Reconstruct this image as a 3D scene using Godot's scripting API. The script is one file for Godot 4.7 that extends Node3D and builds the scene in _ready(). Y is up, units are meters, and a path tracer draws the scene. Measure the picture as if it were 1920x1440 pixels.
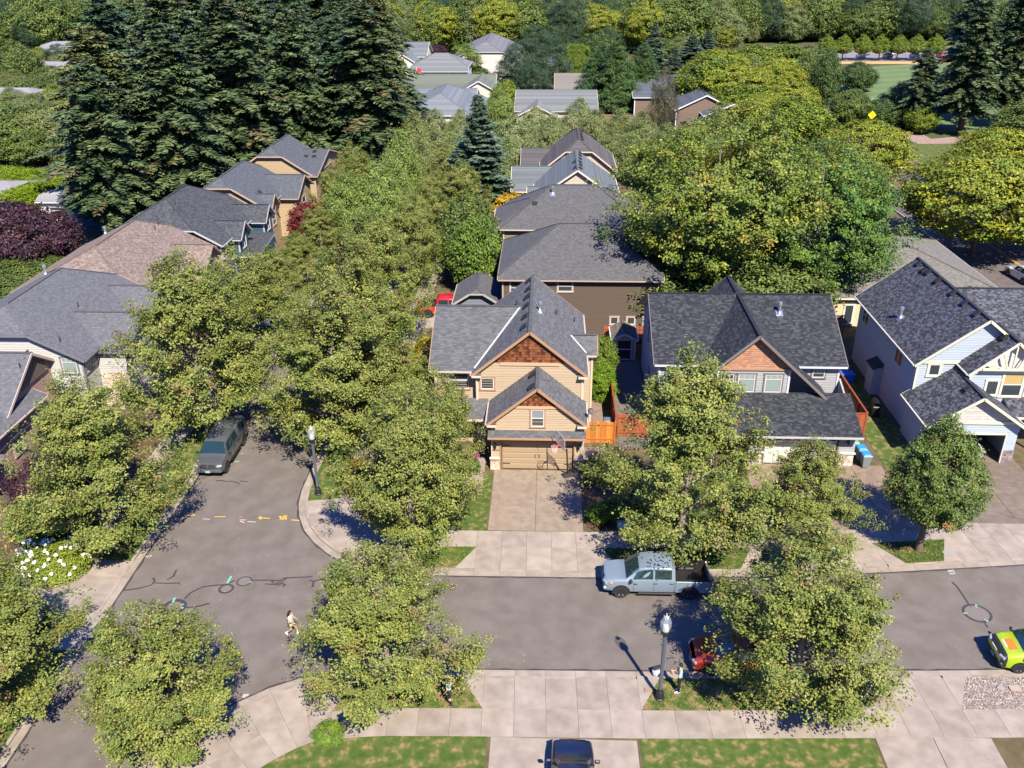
extends Node3D
# An aerial view over a suburban street corner: y up, metres, the street runs along x, the houses lie towards -z.

const CAM_H := 32.1
const FOCAL := 1690.0 / 1440.0
var rng := RandomNumberGenerator.new()
var taken := {}
var mats := {}
var view_basis := Basis()
var fine_grain: Texture2D
var pebble_grain: Texture2D

class Shape:
	# collects flat or smooth faces; corners run counter-clockwise as seen from outside
	var v := PackedVector3Array()
	var n := PackedVector3Array()
	var c := PackedColorArray()
	var uv := PackedVector2Array()
	var col := Color.WHITE
	func tri(a: Vector3, b: Vector3, d: Vector3) -> void:
		var m := (b - a).cross(d - a).normalized()
		v.append_array(PackedVector3Array([a, d, b]))
		n.append_array(PackedVector3Array([m, m, m]))
		c.append_array(PackedColorArray([col, col, col]))
	func quad(a: Vector3, b: Vector3, d: Vector3, e: Vector3) -> void:
		var m := (d - a).cross(e - b).normalized()
		v.append_array(PackedVector3Array([a, d, b, a, e, d]))
		n.append_array(PackedVector3Array([m, m, m, m, m, m]))
		c.append_array(PackedColorArray([col, col, col, col, col, col]))
	func squad(a: Vector3, b: Vector3, d: Vector3, e: Vector3, na: Vector3, nb: Vector3, nd: Vector3, ne: Vector3) -> void:
		v.append_array(PackedVector3Array([a, d, b, a, e, d]))
		n.append_array(PackedVector3Array([na, nd, nb, na, ne, nd]))
		c.append_array(PackedColorArray([col, col, col, col, col, col]))
	func poly(p: Array) -> void:
		for i in range(1, p.size() - 1):
			tri(p[0], p[i], p[i + 1])
	func prism(p: Array, down: Vector3) -> void:
		# a slab: top face p (counter-clockwise from above), extruded along down
		poly(p)
		var q := []
		for x in p: q.append(x + down)
		var r := q.duplicate(); r.reverse(); poly(r)
		for i in p.size():
			var j := (i + 1) % p.size()
			quad(p[j], p[i], q[i], q[j])
	func box(ctr: Vector3, size: Vector3, b := Basis(), bev := 0.0) -> void:
		var x := b.x * size.x * 0.5; var y := b.y * size.y * 0.5; var z := b.z * size.z * 0.5
		if bev <= 0.0:
			quad(ctr - x - y + z, ctr + x - y + z, ctr + x + y + z, ctr - x + y + z)
			quad(ctr + x - y - z, ctr - x - y - z, ctr - x + y - z, ctr + x + y - z)
			quad(ctr + x - y + z, ctr + x - y - z, ctr + x + y - z, ctr + x + y + z)
			quad(ctr - x - y - z, ctr - x - y + z, ctr - x + y + z, ctr - x + y - z)
			quad(ctr - x + y + z, ctr + x + y + z, ctr + x + y - z, ctr - x + y - z)
			quad(ctr - x - y - z, ctr + x - y - z, ctr + x - y + z, ctr - x - y + z)
			return
		var s := [x, y, z]; var u := [b.x * bev, b.y * bev, b.z * bev]
		for k in 3:
			for g: float in [-1.0, 1.0]:
				var w: Vector3 = s[k] * g
				var p: Vector3 = (s[(k + 1) % 3] - u[(k + 1) % 3]) * g
				var q: Vector3 = s[(k + 2) % 3] - u[(k + 2) % 3]
				quad(ctr + w - p - q, ctr + w + p - q, ctr + w + p + q, ctr + w - p + q)
		for k in 3:
			for g: float in [-1.0, 1.0]:
				for h: float in [-1.0, 1.0]:
					var p: Vector3 = s[k] - u[k]
					var a0: Vector3 = s[(k + 1) % 3] * g + (s[(k + 2) % 3] - u[(k + 2) % 3]) * h
					var a1: Vector3 = (s[(k + 1) % 3] - u[(k + 1) % 3]) * g + s[(k + 2) % 3] * h
					_edge(ctr, a0, a1, p)
		for g: float in [-1.0, 1.0]:
			for h: float in [-1.0, 1.0]:
				for i: float in [-1.0, 1.0]:
					var a: Vector3 = x * g + (y - u[1]) * h + (z - u[2]) * i
					var e: Vector3 = (x - u[0]) * g + y * h + (z - u[2]) * i
					var f: Vector3 = (x - u[0]) * g + (y - u[1]) * h + z * i
					if g * h * i > 0.0: tri(ctr + a, ctr + e, ctr + f)
					else: tri(ctr + a, ctr + f, ctr + e)
	func _edge(ctr: Vector3, a0: Vector3, a1: Vector3, p: Vector3) -> void:
		var m := (a0 + a1)
		var q := [ctr + a0 - p, ctr + a0 + p, ctr + a1 + p, ctr + a1 - p]
		if (q[2] - q[0]).cross(q[3] - q[1]).dot(m) < 0.0: q.reverse()
		quad(q[0], q[1], q[2], q[3])
	func bar(a: Vector3, b: Vector3, w: float, h: float, up := Vector3.UP) -> void:
		# a square bar from a to b
		var f := b - a
		var l := f.length()
		if l < 1e-4: return
		f /= l
		if absf(f.dot(up)) > 0.99: up = Vector3.FORWARD
		var s := f.cross(up).normalized()
		box((a + b) * 0.5, Vector3(l, h, w), Basis(f, s.cross(f), s))
	func tube(p: Array, r: Array, sides := 6, cap := true) -> void:
		var ring0 := []; var nr0 := []
		var side := Vector3.ZERO
		for i in p.size():
			var d: Vector3 = (p[mini(i + 1, p.size() - 1)] - p[maxi(i - 1, 0)]).normalized()
			if side == Vector3.ZERO or absf(side.dot(d)) > 0.95:
				side = d.cross(Vector3.UP if absf(d.y) < 0.9 else Vector3.RIGHT).normalized()
			side = (side - d * side.dot(d)).normalized()
			var t := d.cross(side)
			var ring := []; var nr := []
			for k in sides:
				var a := TAU * k / sides
				var o := side * cos(a) + t * sin(a)
				nr.append(o); ring.append(p[i] + o * r[i])
			if i > 0:
				for k in sides:
					var j := (k + 1) % sides
					squad(ring0[k], ring0[j], ring[j], ring[k], nr0[k], nr0[j], nr[j], nr[k])
			ring0 = ring; nr0 = nr
			if cap and (i == 0 or i == p.size() - 1):
				var q := ring.duplicate()
				if i == 0: q.reverse()
				poly(q)
	func lathe(prof: Array, ctr: Vector3, b := Basis(), sides := 16) -> void:
		# prof: Vector2(radius, height) from the top down, turned about b.y; flat along, smooth round
		for i in prof.size() - 1:
			var p: Vector2 = prof[i]; var q: Vector2 = prof[i + 1]
			var e := q - p
			var nn := Vector2(-e.y, e.x).normalized()
			for k in sides:
				var a0 := TAU * k / sides; var a1 := TAU * (k + 1) / sides
				var d0 := b.x * cos(a0) + b.z * sin(a0); var d1 := b.x * cos(a1) + b.z * sin(a1)
				var n0 := (d0 * nn.x + b.y * nn.y).normalized(); var n1 := (d1 * nn.x + b.y * nn.y).normalized()
				squad(ctr + d0 * p.x + b.y * p.y, ctr + d1 * p.x + b.y * p.y, ctr + d1 * q.x + b.y * q.y, ctr + d0 * q.x + b.y * q.y, n0, n1, n1, n0)
	func mesh() -> ArrayMesh:
		var a := []
		a.resize(Mesh.ARRAY_MAX)
		a[Mesh.ARRAY_VERTEX] = v; a[Mesh.ARRAY_NORMAL] = n; a[Mesh.ARRAY_COLOR] = c
		var m := ArrayMesh.new()
		if v.size() > 0: m.add_surface_from_arrays(Mesh.PRIMITIVE_TRIANGLES, a)
		return m

# ---------------------------------------------------------------- helpers
func pix(px: float, py: float, y := 0.0) -> Vector3:
	# where the line of sight through a pixel of the photograph meets the height y
	var d := view_basis * Vector3((px - 960.0) / 1440.0, -(py - 720.0) / 1440.0, -FOCAL)
	return Vector3(0, CAM_H, 0) + d * ((y - CAM_H) / d.y)

func numbered(called: String) -> String:
	taken[called] = taken.get(called, -1) + 1
	return called if taken[called] == 0 else "%s_%03d" % [called, taken[called]]

func thing(called: String, label: String, category: String, at := Vector3.ZERO, turn := 0.0, group := "") -> Node3D:
	var o := Node3D.new()
	o.name = numbered(called)
	add_child(o)
	o.position = at
	o.rotation.y = turn
	tag(o, label, category, group)
	return o

func tag(o: Node, label: String, category: String, group := "") -> void:
	o.set_meta("label", label)
	o.set_meta("category", category)
	if group: o.set_meta("group", group)

func part(called: String, s, m: Material, parent: Node, at := Vector3.ZERO, turn := 0.0) -> MeshInstance3D:
	var o := MeshInstance3D.new()
	o.name = called
	o.mesh = s.mesh() if s is Shape else s
	o.material_override = m
	parent.add_child(o, true)
	o.position = at
	o.rotation.y = turn
	return o

func stuff(called: String, s, m: Material, parent: Node) -> MeshInstance3D:
	var o := part(called, s, m, parent)
	o.set_meta("kind", "stuff")
	return o

func ground_piece(called: String, s, m: Material) -> MeshInstance3D:
	var o := part(numbered(called), s, m, self)
	o.set_meta("kind", "structure")
	return o

func copy(o: Node3D, at: Vector3, turn: float, scl := Vector3.ONE, label := "", group := "") -> Node3D:
	var r: Node3D = o.duplicate()
	var base := String(o.name)
	if base.length() > 4 and base[-4] == "_" and base.right(3).is_valid_int(): base = base.left(-4)
	r.name = numbered(base)
	add_child(r)
	r.position = at
	r.rotation = Vector3(0, turn, 0)
	r.scale = scl
	if label: r.set_meta("label", label)
	if group: r.set_meta("group", group)
	return r

func lin(r: float, g: float, b: float) -> Color:
	return Color(r, g, b).linear_to_srgb()

func paint(key: String, c: Color, rough := 0.85, metal := 0.0, spec := 0.5) -> StandardMaterial3D:
	# c holds real-world (linear) base colours
	if mats.has(key): return mats[key]
	var m := StandardMaterial3D.new()
	m.albedo_color = c.linear_to_srgb()
	m.roughness = rough
	m.metallic = metal
	m.metallic_specular = spec
	mats[key] = m
	return m

func vpaint(key: String, rough := 0.9, tex: Texture2D = null, scl := 1.0, spec := 0.4) -> StandardMaterial3D:
	# colour from the mesh's vertices, with a grain that multiplies it
	if mats.has(key): return mats[key]
	var m := StandardMaterial3D.new()
	m.vertex_color_use_as_albedo = true
	m.roughness = rough
	m.metallic_specular = spec
	if tex:
		m.albedo_texture = tex
		m.uv1_triplanar = true
		m.uv1_world_triplanar = true
		m.uv1_scale = Vector3.ONE * scl
	mats[key] = m
	return m

func grain(seed_n: int, freq: float, lo: Color, hi: Color, octaves := 4, mid := 0.5, size := 512) -> NoiseTexture2D:
	var t := NoiseTexture2D.new()
	var f := FastNoiseLite.new()
	f.seed = seed_n
	f.frequency = freq
	f.fractal_octaves = octaves
	f.noise_type = FastNoiseLite.TYPE_SIMPLEX_SMOOTH
	t.noise = f
	t.width = size; t.height = size
	t.seamless = true
	t.generate_mipmaps = false
	var g := Gradient.new()
	g.offsets = PackedFloat32Array([0.0, mid, 1.0])
	g.colors = PackedColorArray([lo, lo.lerp(hi, 0.5), hi])
	t.color_ramp = g
	return t

func two_scale(key: String, c_lo: Color, c_hi: Color, fine: float, coarse: float, rough := 0.92, size_m := 8.0, bump := 0.0, sd := 1) -> StandardMaterial3D:
	# a ground: coarse patches between two linear colours times a fine grain, both world-sized and out of step with each other
	if mats.has(key): return mats[key]
	var m := StandardMaterial3D.new()
	m.albedo_texture = grain(sd, 0.012, c_lo.linear_to_srgb(), c_hi.linear_to_srgb(), 5, 0.5, 512)
	m.uv1_triplanar = true
	m.uv1_world_triplanar = true
	m.uv1_scale = Vector3.ONE / coarse
	m.detail_enabled = true
	m.detail_blend_mode = BaseMaterial3D.BLEND_MODE_MUL
	m.detail_uv_layer = BaseMaterial3D.DETAIL_UV_2
	if not fine_grain: fine_grain = grain(7, 0.05, Color(0.66, 0.66, 0.66), Color(1, 1, 1), 4, 0.45, 1024)
	m.detail_albedo = fine_grain
	m.uv2_triplanar = true
	m.uv2_world_triplanar = true
	m.uv2_scale = Vector3.ONE / fine
	m.roughness = rough
	m.metallic_specular = 0.35
	mats[key] = m
	return m

func wobble(a: float) -> float:
	return rng.randf_range(1.0 - a, 1.0 + a)

# ---------------------------------------------------------------- houses
func lap(s: Shape, pts: Array, outward: Vector3, expo: float, lift: float, tab: float, pal: Array, spread := 0.12) -> void:
	# covers a convex flat outline with lapped courses (boards, or tabs of shingle), from the lowest edge up
	var nrm := Vector3.ZERO
	for i in range(1, pts.size() - 1):
		var cr: Vector3 = (pts[i] - pts[0]).cross(pts[i + 1] - pts[0])
		if cr.length() > nrm.length(): nrm = cr
	nrm = nrm.normalized()
	if nrm.dot(outward) < 0.0: nrm = -nrm
	var d := (Vector3.DOWN - nrm * Vector3.DOWN.dot(nrm)).normalized()
	var u := (-d).cross(nrm)
	var o: Vector3 = pts[0]
	var q := PackedVector2Array()
	var t0 := 1e9; var t1 := -1e9
	for p: Vector3 in pts:
		var w := Vector2((p - o).dot(u), (p - o).dot(d))
		q.append(w)
		t0 = minf(t0, w.y); t1 = maxf(t1, w.y)
	var tb := t1
	while tb > t0 + 0.004:
		var ta := maxf(t0, tb - expo)
		var la := _span(q, ta + 0.0005); var lb := _span(q, tb - 0.0005)
		if lb.y > lb.x or la.y > la.x:
			var s0 := minf(la.x, lb.x); var s1 := maxf(la.y, lb.y)
			var x := s0
			while x < s1 - 0.001:
				var x2 := s1
				if tab > 0.0: x2 = minf(s1, x + tab * (rng.randf_range(0.65, 1.35)))
				var c: Color = pal[rng.randi() % pal.size()]
				var k := wobble(spread)
				s.col = Color(c.r * k, c.g * k, c.b * k)
				var h := lift * (1.0 if tab <= 0.0 else rng.randf_range(0.7, 1.3))
				var a := o + u * clampf(x, la.x, la.y) + d * ta
				var b := o + u * clampf(x2, la.x, la.y) + d * ta
				var e := o + u * clampf(x, lb.x, lb.y) + d * tb + nrm * h
				var f := o + u * clampf(x2, lb.x, lb.y) + d * tb + nrm * h
				s.quad(a, e, f, b)
				s.quad(e, e - nrm * h, f - nrm * h, f)
				x = x2
		tb -= expo

func _span(q: PackedVector2Array, t: float) -> Vector2:
	var lo := 1e9; var hi := -1e9
	for i in q.size():
		var a := q[i]; var b := q[(i + 1) % q.size()]
		if (a.y - t) * (b.y - t) <= 0.0 and absf(a.y - b.y) > 1e-7:
			var x := a.x + (b.x - a.x) * (t - a.y) / (b.y - a.y)
			lo = minf(lo, x); hi = maxf(hi, x)
	return Vector2(lo, hi)

func shingle_mat() -> Material:
	return vpaint("shingle", 0.95, grain(31, 0.09, Color(0.72, 0.72, 0.72), Color(1, 1, 1), 3, 0.5), 1.3, 0.25)

func siding_mat() -> Material:
	return vpaint("siding", 0.8, grain(32, 0.02, Color(0.93, 0.92, 0.91), Color(1, 1, 1), 4, 0.5), 0.7, 0.3)

func roof(parent: Node, ax: String, a0: float, a1: float, b0: float, b1: float, e: float, r: float, k0: float, k1: float, pal: Array, trim: Material, o := {}) -> Dictionary:
	# a ridge roof: edges a0..a1 along the ridge and b0..b1 across it, edge height e, ridge height r; k0, k1: how much of each end is hipped (0 gable, 1 hip)
	var rb: float = o.get("rb", (b0 + b1) * 0.5)
	var hw := (b1 - b0) * 0.5
	var P := func(s: float, t: float, h: float) -> Vector3: return Vector3(t, h, s) if ax == "z" else Vector3(s, h, t)
	# ends: a0 is the first end, a1 the second, a0 < a1
	var g0 := a0 + hw * k0; var g1 := a1 - hw * k1
	var up := func(b: float, k: float) -> float: return b + (rb - b) * (1.0 - k)
	var ek := func(k: float) -> float: return e + (r - e) * (1.0 - k)
	var planes := []
	for b: float in [b0, b1]:
		planes.append([P.call(a0, b, e), P.call(a1, b, e), P.call(a1, up.call(b, k1), ek.call(k1)), P.call(g1, rb, r), P.call(g0, rb, r), P.call(a0, up.call(b, k0), ek.call(k0))])
	if k0 > 0.0: planes.append([P.call(a0, up.call(b0, k0), ek.call(k0)), P.call(a0, up.call(b1, k0), ek.call(k0)), P.call(g0, rb, r)])
	if k1 > 0.0: planes.append([P.call(a1, up.call(b0, k1), ek.call(k1)), P.call(a1, up.call(b1, k1), ek.call(k1)), P.call(g1, rb, r)])
	var deck := Shape.new()
	var sh := Shape.new()
	var expo: float = o.get("expo", 0.145)
	for p: Array in planes:
		lap(sh, p, Vector3.UP, expo, o.get("lift", 0.014), o.get("tab", 0.32), pal, o.get("spread", 0.13))
		var m: Vector3 = (p[1] - p[0]).cross(p[p.size() - 1] - p[0]).normalized()
		if p.size() == 6: m = (p[1] - p[0]).cross(p[3] - p[0]).normalized()
		var t := p.duplicate()
		if m.y < 0.0: t.reverse(); m = -m
		var top := []
		for x: Vector3 in t: top.append(x - m * 0.02)
		deck.prism(top, -m * 0.14)
	var node := part("roof", deck, trim, parent)
	stuff("shingle_courses", sh, shingle_mat(), node)
	# caps along the ridge and the hips
	var cap := Shape.new()
	cap.col = pal[0] * 0.92
	var lines := [[P.call(g0, rb, r), P.call(g1, rb, r)]]
	for b: float in [b0, b1]:
		if k0 > 0.0: lines.append([P.call(a0, up.call(b, k0), ek.call(k0)), P.call(g0, rb, r)])
		if k1 > 0.0: lines.append([P.call(a1, up.call(b, k1), ek.call(k1)), P.call(g1, rb, r)])
	for l in lines:
		var a: Vector3 = l[0]; var b: Vector3 = l[1]
		if a.distance_to(b) < 0.1: continue
		var cs := Shape.new()
		var n := maxi(1, int(a.distance_to(b) / 0.22))
		for i in n:
			var k := wobble(0.1)
			cs.col = Color(pal[0].r * k * o.get("cap", 0.92), pal[0].g * k * o.get("cap", 0.92), pal[0].b * k * o.get("cap", 0.92))
			cs.bar(a.lerp(b, i / float(n)) + Vector3(0, 0.022, 0), a.lerp(b, (i + 1.0) / n) + Vector3(0, 0.03, 0), 0.24, 0.03)
		stuff("ridge_cap", cs, shingle_mat(), node)
	# gutters along the eaves, boards along the gable rakes
	var gm: Material = o.get("gutter", trim)
	if not o.get("bare", false):
		for b: float in [b0, b1]:
			var dirb := -1.0 if b == b0 else 1.0
			var g := Shape.new()
			g.bar(P.call(a0 + 0.03, b + dirb * 0.055, e - 0.07), P.call(a1 - 0.03, b + dirb * 0.055, e - 0.07), 0.1, 0.1)
			part("gutter", g, gm, node)
		for i in 2:
			var k: float = [k0, k1][i]
			var a: float = [a0 - 0.03, a1 + 0.03][i]
			if k < 1.0:
				for b: float in [b0, b1]:
					var g := Shape.new()
					var p0: Vector3 = P.call(a, b, e - 0.10); var p1: Vector3 = P.call(a, up.call(b, k), ek.call(k) - 0.10)
					g.bar(p0, p1, 0.05, 0.18)
					part("bargeboard", g, o.get("barge", trim), node)
				if k > 0.0:
					var g := Shape.new()
					g.bar(P.call(a, up.call(b0, k), ek.call(k) - 0.07), P.call(a, up.call(b1, k), ek.call(k) - 0.07), 0.05, 0.14)
					part("fascia", g, o.get("barge", trim), node)
			else:
				var g := Shape.new()
				var da := -0.055 if i == 0 else 0.055
				g.bar(P.call([a0, a1][i] + da, b0, e - 0.07), P.call([a0, a1][i] + da, b1, e - 0.07), 0.1, 0.1)
				part("gutter", g, gm, node)
	return {"node": node, "ax": ax, "a0": a0, "a1": a1, "b0": b0, "b1": b1, "rb": rb, "e": e, "r": r, "k0": k0, "k1": k1, "P": P}

func roof_h(R: Dictionary, t: float) -> float:
	# height of the roof's surface at a place across it
	return lerpf(R.e, R.r, clampf((t - R.b0) / (R.rb - R.b0), 0, 1)) if t < R.rb else lerpf(R.e, R.r, clampf((R.b1 - t) / (R.b1 - R.rb), 0, 1))

func on_roof(R: Dictionary, s: float, t: float) -> Array:
	# [point, normal] on a slope
	var p: Vector3 = R.P.call(s, t, roof_h(R, t))
	var sl: float = (R.r - R.e) / (R.rb - R.b0) if t < R.rb else -(R.r - R.e) / (R.b1 - R.rb)
	var nn: Vector3 = R.P.call(0.0, -sl, 1.0)
	return [p, nn.normalized()]

func wall(parent: Node, pts: Array, outward: Vector3, pal: Array, expo := 0.19, tab := 0.0, called := "wall", lift := 0.024) -> MeshInstance3D:
	var s := Shape.new()
	lap(s, pts, outward, expo, lift, tab, pal, 0.035 if tab == 0.0 else 0.1)
	s.col = pal[0]
	var q := []
	for p in pts: q.append(p - outward * 0.02)
	if (q[1] - q[0]).cross(q[2] - q[0]).dot(outward) < 0.0: q.reverse()
	s.prism(q, -outward * 0.12)
	return part(called, s, siding_mat(), parent)

func wall_box(parent: Node, x0: float, x1: float, z0: float, z1: float, y0: float, y1: float, pal: Array, sides := "nsew", expo := 0.19, corner: Material = null) -> void:
	# z0 < z1; s faces +z
	if "s" in sides: wall(parent, [Vector3(x0, y0, z1), Vector3(x1, y0, z1), Vector3(x1, y1, z1), Vector3(x0, y1, z1)], Vector3(0, 0, 1), pal, expo)
	if "n" in sides: wall(parent, [Vector3(x0, y0, z0), Vector3(x1, y0, z0), Vector3(x1, y1, z0), Vector3(x0, y1, z0)], Vector3(0, 0, -1), pal, expo)
	if "e" in sides: wall(parent, [Vector3(x1, y0, z0), Vector3(x1, y0, z1), Vector3(x1, y1, z1), Vector3(x1, y1, z0)], Vector3(1, 0, 0), pal, expo)
	if "w" in sides: wall(parent, [Vector3(x0, y0, z0), Vector3(x0, y0, z1), Vector3(x0, y1, z1), Vector3(x0, y1, z0)], Vector3(-1, 0, 0), pal, expo)
	if corner:
		for x: float in [x0, x1]:
			var s := Shape.new()
			s.box(Vector3(x, (y0 + y1) * 0.5, z1), Vector3(0.14, y1 - y0 - 0.02, 0.14))
			part("corner_board", s, corner, parent)

func gable(parent: Node, R: Dictionary, at: float, w0: float, w1: float, y0: float, pal: Array, outward: Vector3, expo := 0.19, tab := 0.0, y_top := 1e9, called := "gable_wall") -> void:
	# the wall that fills a gable end under the roof R, from height y0
	var kk: float = R.k1 if outward.dot(R.P.call(1.0, 0.0, 0.0)) > 0.0 else R.k0
	var top := minf(y_top, lerpf(R.r, R.e, kk)) - 0.17
	var q := []
	var cross := func(b: float, side: float) -> float:
		# across position where the slope's underside is at height b
		var f := clampf((b + 0.17 - R.e) / (R.r - R.e), 0, 1)
		return lerpf(R.b0 if side < 0 else R.b1, R.rb, f)
	var l0 := maxf(w0, cross.call(y0, -1)); var l1 := minf(w1, cross.call(y0, 1))
	var put := func(t: float, h: float) -> void: q.append(R.P.call(at, t, h))
	put.call(l0, y0); put.call(l1, y0)
	var h1 := minf(top, roof_h(R, w1) - 0.17)
	if h1 > y0: put.call(w1, h1)
	var c1: float = cross.call(top, 1); var c0: float = cross.call(top, -1)
	if top > h1: put.call(minf(c1, w1), top)
	var h0 := minf(top, roof_h(R, w0) - 0.17)
	if c0 < c1 - 0.01 and top > h0: put.call(maxf(c0, w0), top)
	if h0 > y0: put.call(w0, h0)
	if q.size() >= 3 and top > y0 + 0.1: wall(parent, q, outward, pal, expo, tab, called)

func window(parent: Node, at: Vector3, face: String, w: float, h: float, trim: Material, o := {}) -> MeshInstance3D:
	# trim boards round a sash with panes; at is the middle of the opening on the wall's face
	var turn: float = {"s": 0.0, "n": PI, "e": PI * 0.5, "w": -PI * 0.5}[face]
	var tw: float = o.get("tw", 0.11)
	var s := Shape.new()
	s.box(Vector3(0, h * 0.5 + tw * 0.5, 0.025), Vector3(w + tw * 2 + 0.06, tw, 0.07))
	s.box(Vector3(0, -h * 0.5 - tw * 0.5, 0.03), Vector3(w + tw * 2 + 0.06, tw, 0.09))
	for g: float in [-1.0, 1.0]: s.box(Vector3(g * (w * 0.5 + tw * 0.5), 0, 0.02), Vector3(tw, h, 0.06))
	var node := part("window", s, trim, parent, at, turn)
	var f := Shape.new()
	var fw := 0.055
	for g: float in [-1.0, 1.0]:
		f.box(Vector3(g * (w * 0.5 - fw * 0.5), 0, 0.022), Vector3(fw, h, 0.05))
		f.box(Vector3(0, g * (h * 0.5 - fw * 0.5), 0.022), Vector3(w - fw * 2, fw, 0.05))
	if o.get("style", "hung") == "hung": f.box(Vector3(0, 0, 0.024), Vector3(w - fw * 2, fw, 0.05))
	elif o.style == "slide": f.box(Vector3(0, 0, 0.024), Vector3(fw, h - fw * 2, 0.05))
	elif o.style == "grid":
		f.box(Vector3(0, h * 0.22, 0.022), Vector3(w - fw * 2, 0.03, 0.04))
		for i in 2: f.box(Vector3((i - 0.5) * w * 0.36, h * 0.36, 0.022), Vector3(0.03, h * 0.25, 0.04))
	part("sash", f, o.get("sash", paint("sash_white", Color(0.5, 0.5, 0.49), 0.5)), node)
	var p := Shape.new()
	p.box(Vector3(0, 0, 0.004), Vector3(w - fw, h - fw, 0.012))
	part("pane", p, o.get("pane", glass_mat()), node)
	if o.get("blind", 0.0) > 0.0:
		var b := Shape.new()
		var hh: float = h * o.blind
		b.box(Vector3(0, h * 0.5 - fw - hh * 0.5, 0.012), Vector3(w - fw * 2.2, hh - 0.02, 0.008))
		part("blind", b, o.get("blind_mat", paint("blind", Color(0.25, 0.25, 0.22), 0.6)), node)
	return node

func glass_mat() -> Material:
	return paint("window_glass", Color(0.03, 0.04, 0.045), 0.06, 0.0, 0.4)

func roof_vent(R: Dictionary, s: float, t: float, c := 0.012) -> void:
	# a low black box vent
	var q := on_roof(R, s, t)
	var nn: Vector3 = q[1]
	var u: Vector3 = R.P.call(1.0, 0.0, 0.0)
	var b := Basis(u, nn, u.cross(nn)).orthonormalized()
	var sh := Shape.new()
	sh.box(q[0] + nn * 0.05, Vector3(0.34, 0.08, 0.34), b, 0.02)
	sh.box(q[0] + nn * 0.13, Vector3(0.52, 0.09, 0.5), b, 0.03)
	part("roof_vent", sh, paint("vent_black%d" % int(c * 1000), Color(c, c, c), 0.6), R.node)

func flue(R: Dictionary, s: float, t: float, h := 0.9, rad := 0.1) -> void:
	# a metal flue with a cap on a flashing plate
	var q := on_roof(R, s, t)
	var p: Vector3 = q[0]
	var nn: Vector3 = q[1]
	var m := paint("flue_metal", Color(0.6, 0.62, 0.64), 0.35, 0.85)
	var sh := Shape.new()
	sh.tube([p - Vector3(0, 0.15, 0), p + Vector3(0, h * 0.72, 0)], [rad, rad], 12)
	var o := part("flue_pipe", sh, m, R.node)
	var c := Shape.new()
	c.lathe([Vector2(0, h), Vector2(rad * 1.5, h * 0.97), Vector2(rad * 1.6, h * 0.86), Vector2(rad * 1.6, h * 0.72), Vector2(rad, h * 0.68)], p, Basis(), 14)
	part("flue_cap", c, m, o)
	var f := Shape.new()
	var u: Vector3 = R.P.call(1.0, 0.0, 0.0)
	f.box(p + nn * 0.03, Vector3(0.5, 0.02, 0.6), Basis(u, nn, u.cross(nn)).orthonormalized())
	f.lathe([Vector2(rad * 1.02, 0.2), Vector2(rad * 1.9, 0.0)], p, Basis(), 12)
	part("flashing", f, m, o)

func pipe_vent(R: Dictionary, s: float, t: float, h := 0.4) -> void:
	var q := on_roof(R, s, t)
	var sh := Shape.new()
	sh.tube([q[0] - Vector3(0, 0.1, 0), q[0] + Vector3(0, h, 0)], [0.05, 0.045], 8)
	part("vent_pipe", sh, paint("pipe_black", Color(0.03, 0.03, 0.035), 0.5), R.node)

func valley(parent: Node, a: Vector3, b: Vector3, w := 0.12) -> void:
	# a strip of metal flashing in a valley
	var s := Shape.new()
	s.bar(a + Vector3(0, 0.04, 0), b + Vector3(0, 0.04, 0), w, 0.03)
	part("valley_flashing", s, paint("flashing_grey", Color(0.52, 0.55, 0.56), 0.5, 0.3), parent)

func stones(parent: Node, x0: float, x1: float, y0: float, y1: float, z: float, pal: Array) -> void:
	# ledge stones laid in courses on a south face
	var y := y0
	while y < y1 - 0.02:
		var h := minf(rng.randf_range(0.12, 0.2), y1 - y)
		var x := x0
		while x < x1 - 0.02:
			var w := minf(rng.randf_range(0.22, 0.5), x1 - x)
			var s := Shape.new()
			var d := rng.randf_range(0.05, 0.1)
			s.box(Vector3(x + w * 0.5, y + h * 0.5, z + d * 0.5), Vector3(w - 0.018, h - 0.018, d), Basis(), 0.012)
			var i := rng.randi() % pal.size()
			part("stone", s, pal[i], parent)
			x += w
		y += h

func stone_mats(key: String, base: Color) -> Array:
	var r := []
	for i in 4:
		var k := 0.75 + i * 0.17
		r.append(paint("%s_stone%d" % [key, i], Color(base.r * k, base.g * k * (0.96 + 0.02 * i), base.b * k), 0.95))
	return r

func garage_door(parent: Node, x0: float, x1: float, y1: float, z: float, m: Material, rows := 4, cols := 4, lights := false, y0 := 0.02) -> MeshInstance3D:
	var s := Shape.new()
	s.box(Vector3((x0 + x1) * 0.5, (y0 + y1) * 0.5, z - 0.03), Vector3(x1 - x0, y1 - y0, 0.04))
	var door := part("garage_door", s, m, parent)
	var rh := (y1 - y0) / rows; var cw := (x1 - x0) / cols
	for i in rows:
		for j in cols:
			var p := Shape.new()
			p.box(Vector3(x0 + cw * (j + 0.5), y0 + rh * (i + 0.5), z + 0.0), Vector3(cw - 0.09, rh - 0.05, 0.05), Basis(), 0.02)
			part("door_panel", p, m, door)
			if lights and i == rows - 1:
				var g := Shape.new()
				g.box(Vector3(x0 + cw * (j + 0.5), y0 + rh * (i + 0.55), z + 0.03), Vector3(cw * 0.62, rh * 0.45, 0.02))
				part("door_light", g, glass_mat(), door)
	return door

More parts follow.
